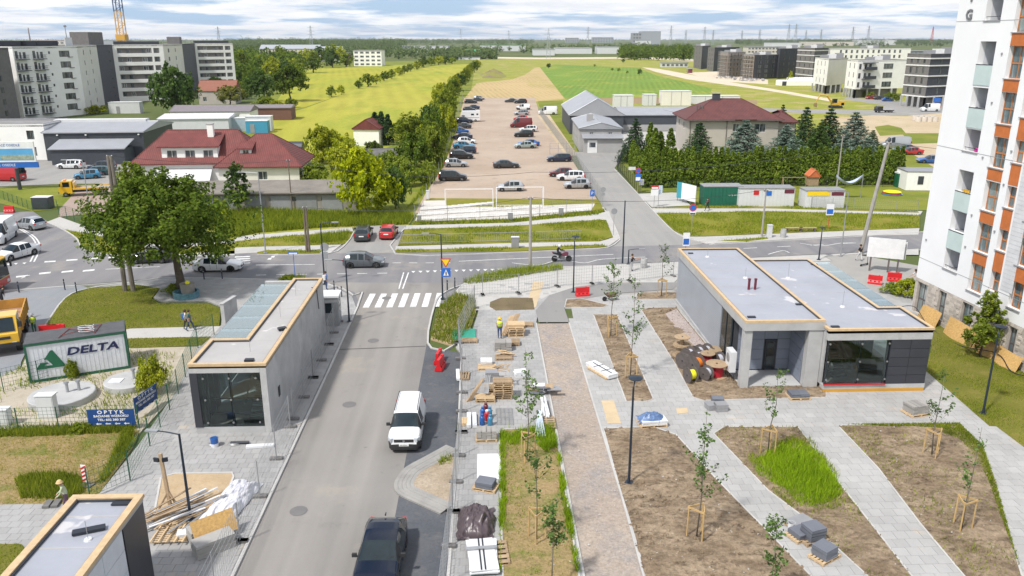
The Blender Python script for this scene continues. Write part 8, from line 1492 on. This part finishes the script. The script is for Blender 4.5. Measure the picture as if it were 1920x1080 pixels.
for i,(px,py)in enumerate(((1207,502),(1468,445))):x,y=G(px,py,.1);t=thing('litter_bin',['concrete litter bin by the bus stop footway','concrete litter bin on the far bus stop'][i],'bin',(x,y,.1));MB().lathe([(.3,0),(.34,.5),(.3,.95),(.24,.95),(.22,.6)],14).build('shell',m_conc,t)
for i,px in enumerate((1488,1514)):x,y=G(px,436);t=thing('bench',['wooden bench left of the bus stop flag','wooden bench right beside the bus stop flag'][i],'bench',(x,y,.12));bx(t,'seat',m_oldwood,-1,-.2,.42,1,.2,.48);[bx(t,'leg',m_frame,q,-.15,0,q+.1,.15,.42)for q in(-.8,.7)]
x,y=G(1100,560,.12);t=thing('wheelbarrow','rusty wheelbarrow tipped beside the red barrier','wheelbarrow',(x+2,y-.5,.12),R(20));MB().prism([(-.45,.3),(.45,.35),(.3,.05),(-.3,.05)],-.3,.3,True).build('tray',mat('rusty',(.14,.08,.06),.8),t,rot=(R(90),0,0),loc=(0,0,.3));MB().lathe([(.1,-.05),(.2,-.05),(.2,.05),(.1,.05)],12).build('wheel',m_tyre,t,loc=(-.6,0,.2),rot=(R(90),0,0));[MB().tube([(-.6,s*.1,.2),(.9,s*.3,.55)],.02,5).build('handle',m_steel,t)for s in(-1,1)]
x,y=G(1620,498,.1);t=thing('electric_scooter','parked electric scooter near the empty billboard','scooter',(x,y,.1),R(30));MB().bar((-.5,0,.14),(.45,0,.14),.16,.05).build('deck',m_steel,t);MB().tube([(.5,0,.12),(.42,0,1.15)],.025,6).build('stem',m_steel,t);MB().tube([(.42,-.25,1.15),(.42,.25,1.15)],.02,6).build('handlebar',m_steel,t);[MB().lathe([(.05,-.03),(.11,-.03),(.11,.03),(.05,.03)],10).build('wheel',m_tyre,t,loc=(q,0,.11),rot=(R(90),0,0))for q in(-.5,.5)]
for i,(a,b,c_,d)in enumerate(((1.8,4.2,1.1,0),(5.2,8.4,1.2,0),(8.5,10.6,1.05,0),(10.7,13.0,1.1,0))):
    q=tp((a+b)/2,.55);t=thing('osb_screen','curved chipboard sheet leaning on the tower base, %s from the corner'%['first','second','third','fourth'][i],'board',(q[0],q[1],.1),TRZ);n=8;vs=[]
    for k in range(n+1):f=k/n;vs+=[(-(b-a)/2+(b-a)*f,-.25*math.sin(math.pi*f)-.1,0),(-(b-a)/2+(b-a)*f,.30,c_+.1*math.sin(2.5*f+i))]
    MB().add(vs,[(2*k,2*k+2,2*k+3,2*k+1)for k in range(n)]).build('sheet',m_osb,t,True)
o=MB().tube(smooth_line([(*tp(-.5,.9),.2),(*tp(1.5,.75),.9),(*tp(4.2,1.1),.2),(*tp(8,1.2),.15),(*tp(11,.6),.7),(*tp(13,.9),.2),(*tp(15,.7),.6)],6),.03,5).build('black_hose',m_steel);tag(o,'black hose sagging along the chipboard at the tower','hose')
sm=thing('warning_beacon','red and white striped warning board at the fence corner','beacon',(*G(163,916),.12),R(-15));bx(sm,'board',m_wt,-.14,-.02,.25,.14,.02,1.2);bx(sm,'foot',m_foot,-.35,-.2,0,.35,.2,.12);[MB().prism([(-.14,0),(.14,.16),(.14,.27),(-.14,.11)],0,.01).build('stripe',m_sred,sm,loc=(0,-.021,.27+k*.22),rot=(R(90),0,0))for k in range(4)]
fm=thing('spare_feet','dark fence foot blocks lying on the slabs by the corner kiosk','fence feet',(*G(90,947,.13),.13));[MB().box((k*.38,.05*k,.06),(.3,.6,.12),.1).build('foot_block',m_foot,fm)for k in range(2)]
fw=thing('floodlight_mast','timber mast with two dark floodlights beside the sand bed','mast',(*G(320,952,.13),.13));MB().bar((0,0,0),(-.12,0,2.9),.14).build('post',m_oldwood,fw);[MB().bar((0,0,.9),(s*.5,-.2,0),.08).build('brace',m_oldwood,fw)for s in(-1,1)];[MB().box((-.12+s*.2,-.05,2.6),(.26,.08,.2),s*.3).build('floodlight',m_steel,fw)for s in(-1,1)]
# ================================================================ PEOPLE
def cloth(n,c):return mat('cloth_'+n,c,.85,var=.12,scale=8)
m_skin=mat('skin',(.48,.29,.2),.6);m_hair=mat('hair_brown',(.06,.035,.02),.8)
def person(px,py,rz,label,shirt,trous,shoes=None,stride=.22,arms=((.1,.12),(-.1,.12)),bend=0.,hair=m_hair,h=1.72,z=.13,sit=False,sleeves=True,loc=None,extras=(),skirt=None):
    """one continuous skinned body on a jointed skeleton, facing +x"""
    J={'pel':(0,0,.93,.125),'waist':(.01,0,1.08,.115),'chest':(.02+bend*.2,0,1.30-bend*.05,.135),'neck':(.02+bend*.36,0,1.49-bend*.1,.052),'head':(.04+bend*.42,0,1.62-bend*.12,.095),'top':(.04+bend*.45,0,1.72-bend*.13,.075),'nose':(.14+bend*.45,0,1.60-bend*.12,.018)}
    E_=[('pel','waist'),('waist','chest'),('chest','neck'),('neck','head'),('head','top'),('head','nose')];reg={}
    for s,n,st,ar in((1,'l',stride,arms[0]),(-1,'r',-stride,arms[1])):
        if sit:L3=[(.05,s*.12,.88,.095),(.42,s*.2,.72,.075),(.12,s*.22,.36,.05),(.27,s*.22,.30,.04)]
        else:L3=[(st*.1,s*.095,.86,.092),(st*.65+.04,s*.1,.5,.065),(st,s*.1,.09+max(0,-st)*.1,.042),(st+.17,s*.11,.035,.038)]
        for nm,q in zip(('hip','knee','ank','toe'),L3):J[nm+n]=q
        cx,cz=J['chest'][0],J['chest'][2];a,b=ar;e=(cx+a*.9,s*(.2+abs(a)*.1),cz-.17+max(0,b-.4)*.2,.042);w_=(cx+a*1.6+b,s*(.19-b*.12),cz-.40+b*.65,.034)
        J['sh'+n]=(cx,s*.185,cz+.11,.06);J['el'+n]=e;J['wr'+n]=w_;d=Vector(w_[:3])-Vector(e[:3]);d.normalize();hd=Vector(w_[:3])+d*.07;J['hand'+n]=(*hd,.034);E_+=[('pel','hip'+n),('hip'+n,'knee'+n),('knee'+n,'ank'+n),('ank'+n,'toe'+n),('chest','sh'+n),('sh'+n,'el'+n),('el'+n,'wr'+n),('wr'+n,'hand'+n)]
        for k in range(4):f=hd+d*(.085-.012*abs(k-1.2))+Vector((0,0,1)).cross(d)*(k-1.5)*.02+Vector((0,0,-.01));J['f%d'%k+n]=(*f,.009);E_.append(('hand'+n,'f%d'%k+n))
        th=Vector(w_[:3])+d*.06+Vector((.05,0,.01));J['th'+n]=(*th,.010);E_.append(('wr'+n,'th'+n))
    nm=list(J);me=bpy.data.meshes.new('body');me.from_pydata([J[k][:3]for k in nm],[(nm.index(a),nm.index(b))for a,b in E_],[]);o=bpy.data.objects.new('tmp',me);C.objects.link(o);o.modifiers.new('s','SKIN').use_smooth_shade=True;sv=me.skin_vertices[0].data
    for i,k in enumerate(nm):r=J[k][3];sv[i].radius=(r*(.8 if k in('waist','chest')else 1),r*(1.3 if k in('waist','chest','pel')else 1));sv[i].use_root=(k=='pel')
    o.modifiers.new('u','SUBSURF').levels=1;dg=bpy.context.evaluated_depsgraph_get();bm_=bpy.data.meshes.new_from_object(o.evaluated_get(dg));bpy.data.objects.remove(o)
    for m in(m_skin,shirt,trous,shoes or m_steel):bm_.materials.append(m)
    seg=[(Vector(J[a][:3]),Vector(J[b][:3]),b)for a,b in E_]
    for f in bm_.polygons:
        c=f.center;best=min(seg,key=lambda s_:(lambda t_:(s_[0].lerp(s_[1],t_)-c).length)(max(0,min(1,(c-s_[0]).dot(s_[1]-s_[0])/max(1e-9,(s_[1]-s_[0]).length_squared)))))[2]
        f.material_index=2 if best[:-1]in('hip','knee','ank')else 3 if best[:-1]=='toe' else 1 if best in('waist','chest')or best[:-1]in('sh','el')or(best[:-1]=='wr' and sleeves)else 0;f.use_smooth=True
    x,y=loc[:2]if loc else G(px,py,z);t=thing('person',label,'person',(x,y,loc[2]if loc else z),R(rz));sc=h/1.78;ob=bpy.data.objects.new('body',bm_);C.objects.link(ob);ob.parent=t;ob.scale=(sc,)*3
    hx,hz=J['head'][0]*sc,J['head'][2]*sc
    if hair:MB().lathe([(.0,.135),(.06,.125),(.10,.08),(.112,.02),(.10,-.05)],12).build('hair',hair,t,True,loc=(hx-.018,0,hz+.02))
    for nme,mm,kind in extras:
        if kind=='helmet':MB().lathe([(.0,.17),(.08,.155),(.125,.1),(.14,.04),(.17,.03),(.14,.02)],14).build(nme,mm,t,True,loc=(hx,0,hz-.01))
        elif kind=='moto':MB().lathe([(.0,.17),(.1,.14),(.15,.05),(.15,-.05),(.1,-.13),(.0,-.14)],14).build(nme,mm,t,True,loc=(hx,0,hz));MB().box((hx+.135,0,hz+.02),(.05,.18,.09)).build('visor',m_glass,t)
        elif kind=='vest':v=MB();v.lathe([(.155,-.27),(.19,-.1),(.205,.08),(.15,.17)],14);v.v=[(a*.86,b*1.08,c)for a,b,c in v.v];vo=v.build(nme,mm,t,True,loc=(J['chest'][0]*sc*.8,0,(J['chest'][2]-.02)*sc));q=MB();q.lathe([(.187,-.06),(.196,-.01)],14);q.v=[(a*.9,b*1.1,c)for a,b,c in q.v];q.build('reflective_band',m_sgrey,vo)
        elif kind=='bag':MB().box((J['chest'][0]*sc-.2,0,1.2*sc),(.18,.3,.42)).build(nme,mm,t)
    return t
hv=mat('hi_vis_yellow',(.62,.80,.05),.6);hg=mat('work_green',(.03,.13,.08),.8);den=cloth('denim',(.05,.08,.17));blk=cloth('black',(.02,.02,.024));wht=cloth('white',(.6,.6,.6));sal=cloth('teal',(.05,.14,.15));m_bl=cloth('blue',(.08,.16,.38));mred=cloth('red',(.35,.03,.04));gry=cloth('grey',(.3,.3,.32));hmy=mat('helmet_yellow',(.75,.45,.02),.35)
person(937,635,95,'worker in yellow vest and helmet standing by the pallets',mred,den,stride=.08,arms=((.02,.05),(-.02,.05)),extras=(('vest',hv,'vest'),('helmet',hmy,'helmet')),hair=None)
person(66,627,-70,'worker in green overalls and yellow vest beside the tipper truck',hg,hg,stride=.1,arms=((.15,.25),(.15,.25)),extras=(('vest',hv,'vest'),('helmet',gry,'helmet')),hair=None)
person(357,620,10,'pedestrian in teal shirt walking behind a companion on the walkway',sal,den,stride=.28,sleeves=False);person(350,617,15,'pedestrian with blue rucksack on the walkway',wht,blk,stride=.2,extras=(('rucksack',m_bl,'bag'),),h=1.6)
person(612,543,60,'pedestrian with long dark hair and white bag at the kiosk corner',m_bl,den,stride=.1,extras=(('shoulder_bag',wht,'bag'),));person(1184,508,20,'pedestrian in dark top holding a phone near the bus stop',blk,gry,stride=.08,arms=((.2,.45),(.2,.45)),sleeves=False);person(1326,395,175,'pedestrian in black and red walking along the far footway',mred,blk,stride=.3,extras=(('jacket',blk,'vest'),));person(1611,489,120,'pedestrian in dark shirt walking by the leaning pole',blk,wht,stride=.25,sleeves=False);person(1722,535,190,'person in white shirt stooping beside the tower corner',wht,gry,stride=.1,bend=1.2,arms=((.35,.1),(.35,.1)),sleeves=False)
person(128,958,200,'person in pale green clothes with a straw hat behind the corner kiosk',cloth('pale_green',(.45,.5,.33)),cloth('purple',(.16,.09,.13)),stride=.1,arms=((.1,.1),(.1,.1)),extras=(('straw_hat',mat('straw',(.6,.42,.2),.8),'helmet'),),bend=.25)
person(0,0,0,'motorcyclist in black leathers with white helmet on the motorcycle',blk,blk,sit=True,arms=((.28,.22),(.28,.22)),bend=.35,hair=None,extras=(('helmet',m_wt,'moto'),),loc=(mo.location.x-.42,mo.location.y,.05+.12),h=1.7)
person(0,0,75,'driver in dark clothes leaning over the yellow tipper truck',blk,blk,bend=.8,stride=.05,loc=(*G(12,607),1.45),extras=())
# ================================================================ FAR BUILDINGS, PYLONS, CRANE, HAZE
FB=[(590,112,26,88,m_wframe,'terrace of grey roofed houses behind the grove, left part',2),(612,113,24,90,m_roofg,'terrace of grey roofed houses behind the grove, right part',2)]
def far_box(label,x0,x1,pyb,pyt,m,dep=14,rows=0,cols=0,mr=None,cat='building',name='far_building',gab=0.):
    a,b=G(x0,pyb),G(x1,pyb);h=max(2.5,top_z((x0+x1)/2,pyb,pyt));p_=back(a,b,dep);t=thing(name,label,cat,(0,0,0));L1=dist2(a,b);u=(Vector(b)-Vector(a))/L1;rz=math.atan2(u.y,u.x);MB().prism(p_,0,h).build('wall',m,t)
    MB().prism(offset_line_closed(p_,.4),h,h+.35).build('roof',mr or m_coping,t)
    if gab:q=[(*p_[0],h+.35),(*p_[1],h+.35),(*p_[2],h+.35),(*p_[3],h+.35)];m1=Vector(q[0]).lerp(Vector(q[3]),.5)+Vector((0,0,gab));m2=Vector(q[1]).lerp(Vector(q[2]),.5)+Vector((0,0,gab));MB().add(q+[tuple(m1),tuple(m2)],[(0,1,5,4),(1,2,5),(2,3,4,5),(3,0,4)]).build('gable_roof',mr or m_coping,t)
    n=Vector((u.y,-u.x))
    for r_ in range(rows):
        for c in range(cols):q=Vector(a)+u*(L1*(c+.5)/cols)+n*.05;MB_=SLABM.setdefault(('fw',round(L1/cols,1),round(h/rows,1)),MB().box((0,0,0),(L1/cols*.6,.12,h/rows*.45)).mesh('window'));add('window',MB_,m_pane,t,(q.x,q.y,h*(r_+.5)/rows),rz)
    return t
m_grn=mat('green_roof',(.06,.28,.12),.6,obj=False);m_fgrey=mat('far_grey',(.33,.35,.38),.8,obj=False);m_fcr=mat('far_cream',(.6,.55,.48),.8,obj=False);m_brn=mat('far_brown',(.22,.15,.12),.8,obj=False)
for a in(('long terrace of pitched grey roofs beyond the grove',488,600,112,92,m_fcr,16,1,14,m_fgrey,4.),('terrace end with steep grey roofs',600,642,116,96,m_white,14,1,6,m_fgrey,4.),('four storey white and beige apartment house beyond the meadow',664,716,124,95,m_white,18,4,5,m_coping,0),('brown brick house beside the four storey one',637,655,118,100,m_brn,12,3,3,m_roofg,0),('white industrial shed left of the green hall',775,840,98,86,m_offw,40,0,0,None,0),('grey office hall behind far meadow',752,775,97,86,m_fgrey,30,2,4,None,0),('long hall with green roof on the horizon',900,985,96,85,m_offw,50,0,0,m_grn,0),('green topped house at far track',872,905,106,96,m_cream,12,1,4,m_grn,2.),('long white logistics shed, left one',1000,1040,104,93,m_offw,60,0,0,None,0),('long white logistics shed, middle one',1042,1110,101,90,m_offw,60,0,0,None,0),('white shed with grey end right of logistics row',1120,1160,101,88,m_offw,40,0,0,None,0),('low white site wall at far pale track',860,900,112,108,m_offw,3,0,0,None,0),
          ('huge grey plant block towering over the horizon',1202,1238,86,59,m_fgrey,60,0,0,None,0),('lower annex of the grey plant block',1186,1202,86,62,m_coping,50,4,3,None,0),('white hall at the foot of the plant block',1195,1220,90,76,m_offw,40,0,0,None,0),('distant housing slab left of the plant',1060,1085,80,71,m_fgrey,40,3,6,None,0),('distant housing slab in the middle horizon',1110,1150,80,70,m_fgrey,40,3,8,None,0),('white sheds behind the right estate, left',1445,1500,92,80,m_offw,50,0,0,None,0),('brick coloured depot behind the right estate',1510,1600,86,78,m_fcr,60,0,0,m_brn,0),('white sheds behind the right estate, right',1610,1680,84,75,m_offw,60,0,0,None,0),('row of pale houses on the left horizon',60,130,84,77,m_fcr,40,1,8,m_brn,2.),('grey hall on the left horizon',150,240,84,76,m_fgrey,40,0,0,None,0),('white block of flats behind the right estate, left',1560,1610,132,94,m_white,14,5,8,None,0),('white block of flats behind the right estate, middle',1612,1668,136,92,m_cream,14,5,9,None,0),('grey block of flats behind the right estate, right',1700,1780,140,96,m_fgrey,14,5,10,None,0),('long flats behind the charcoal blocks',1400,1490,118,88,m_fcr,16,5,14,None,0),('white site cabins on the waste land',1240,1290,126,118,m_offw,6,1,6,None,0),('purple cabin on the sand clearing',1290,1298,137,130,plum,4,0,0,None,0)):
    far_box(a[0],a[1],a[2],a[3],a[4],a[5],a[6],a[7],a[8],a[9],gab=a[10])
def pylon(px,pyb,pyt,label,m=m_fgrey,cat='pylon',wd=.16,arms=3,name='power_pylon'):
    x,y=G(px,pyb);h=top_z(px,pyb,pyt);t=thing(name,label,cat,(x,y,0));b=h*.075;th=max(.12,math.hypot(x,y)*.00022)
    for sx in(-1,1):
        for sy in(-1,1):MB().bar((sx*b,sy*b,0),(sx*b*.16,sy*b*.16,h),th).build('leg',m,t)
    br=MB()
    for k in range(9):f,g=k/9,(k+1)/9;w0,w1=b*(1-.84*f),b*(1-.84*g);s=1 if k%2 else-1;[br.bar((s*w0,q*w0,h*f),(-s*w1,q*w1,h*g),th*.7)for q in(-1,1)]
    o=br.build('lattice',m,t);o['kind']='stuff'
    for k in range(arms):w_=h*(.16-.025*abs(k-1));MB().bar((-w_,0,h*(.66+.13*k)),(w_,0,h*(.66+.13*k)),th*1.3).build('cross_arm',m,t)
for i,(px,pyb,pyt)in enumerate(((585,97,48),(1028,110,53),(1102,84,50),(1257,84,48),(1320,83,50),(1336,84,56),(1285,82,56),(1390,82,57),(1423,82,55),(1477,82,45),(1490,84,45),(1538,80,55),(1597,82,50),(1626,82,48),(1510,78,56),(864,82,54),(412,90,50),(954,82,57),(1746,80,50))):
    pylon(px,pyb,pyt,'lattice power pylon on the skyline, '+['tallest one left of the white houses','with dark foot at the far field edge','left of the plant block','right of the plant block','second right of the plant block','third right of the plant block','small one beside the plant block','left of the scaffolded blocks','above the scaffolded blocks','left one of the close pair above dark estate','right one of the close pair above dark estate','behind the white estate blocks','left of the last pair by the tower','right of the last pair by the tower','tiny one above the banded block','above the far meadow end','behind the end of the left estate','above the mound in the fields','slim mast closest to the tower'][i],m_sred if i==18 else m_fgrey,arms=3 if i!=18 else 0)
x,y=G(240,150);h=60;t=thing('tower_crane','orange and blue lattice mast of a tower crane behind the left estate','crane',(x,y,0));b=1.7;m_cr=mat('crane_orange',(.62,.34,.06),.6);m_cb=mat('crane_blue',(.05,.09,.2),.6)
for z0,z1,m in((0,35,m_cr),(35,h,m_cb)):
    for sx in(-1,1):
        for sy in(-1,1):MB().bar((sx*b,sy*b,z0),(sx*b,sy*b,z1),.42).build('mast_leg',m,t)
    o=MB();[o.bar((s*b,q*b,z),(-s*b,q*b,z+2.6),.24)for k,z in enumerate(np.arange(z0,z1,2.6))for s in((1,)if k%2 else(-1,))for q in(-1,1)];q=o.build('lattice',m,t);q['kind']='stuff'
MB().box((0,0,22),(4.8,4.8,3)).build('climbing_collar',m_cr,t)
x,y=G(127,84);t=thing('water_tower','thin mast with dark bowl top on the left horizon','tower',(x,y,0));hh=top_z(127,84,48);MB().tube([(0,0,0),(0,0,hh)],[hh*.04,hh*.015],6).build('mast',m_fgrey,t);MB().lathe([(0,0),(hh*.09,hh*.06),(hh*.05,hh*.12),(0,hh*.14)],10,(0,0,hh*.9)).build('bowl',m_frame,t);x,y=G(58,84);t=thing('chimney_stack','slim brown chimney on the left horizon','chimney',(x,y,0));hh=top_z(58,84,52);MB().tube([(0,0,0),(0,0,hh)],[hh*.05,hh*.025],8).build('stack',m_brn,t)
x,y=G(1585,228);mnd=soil('earth_mound',[(905,146),(900,140),(915,133),(938,133),(950,143),(940,147)],ground_mat('mound_earth',(.20,.15,.10),(.26,.27,.05),None,.05,.1,.2),z=.05,amp=5.0,cell=3,freq=.12,edge=14)
for i in range(8):x,y=G(1716+i*5.2,226+(i%2)*2.5);t=thing('concrete_pipe','concrete ring on the dirt lot, number %s from the left'%['one','two','three','four','five','six','seven','eight'][i],'concrete ring',(x,y,.05));MB().lathe([(.8,0),(.8,1.3),(.62,1.3),(.62,.1)],12).build('ring',m_fcr,t)
for i,(px,py,w_)in enumerate(((1385,150,26),(1410,152,30),(1360,147,20))):
    x,y=G(px,py);t=thing('rubble_heap','pale rubble heap before the scaffolded block, '+['middle','right','left'][i],'rubble',(x,y,0));rr=random.Random(i);[MB().box((rr.gauss(0,3.2),rr.gauss(0,1.6),rr.uniform(.1,1.0)),(rr.uniform(.6,1.8),rr.uniform(.5,1.4),rr.uniform(.4,1.0)),rr.uniform(0,3)).build('chunk',(m_fcr,m_conc,m_coping)[k%3],t)for k in range(16)]
hz=bpy.data.materials.new('haze_air');hz.use_nodes=True;ht=hz.node_tree;ht.nodes.clear();ho=ht.nodes.new('ShaderNodeOutputMaterial');pv=ht.nodes.new('ShaderNodeVolumePrincipled');pv.inputs['Color'].default_value=(.86,.92,1,1);pv.inputs['Density'].default_value=.00005;pv.inputs['Anisotropy'].default_value=.2;ht.links.new(pv.outputs[0],ho.inputs['Volume'])
hb=MB().box2(-9400,-260,-1,9400,14200,140).build('haze',hz);hb['kind']='stuff'
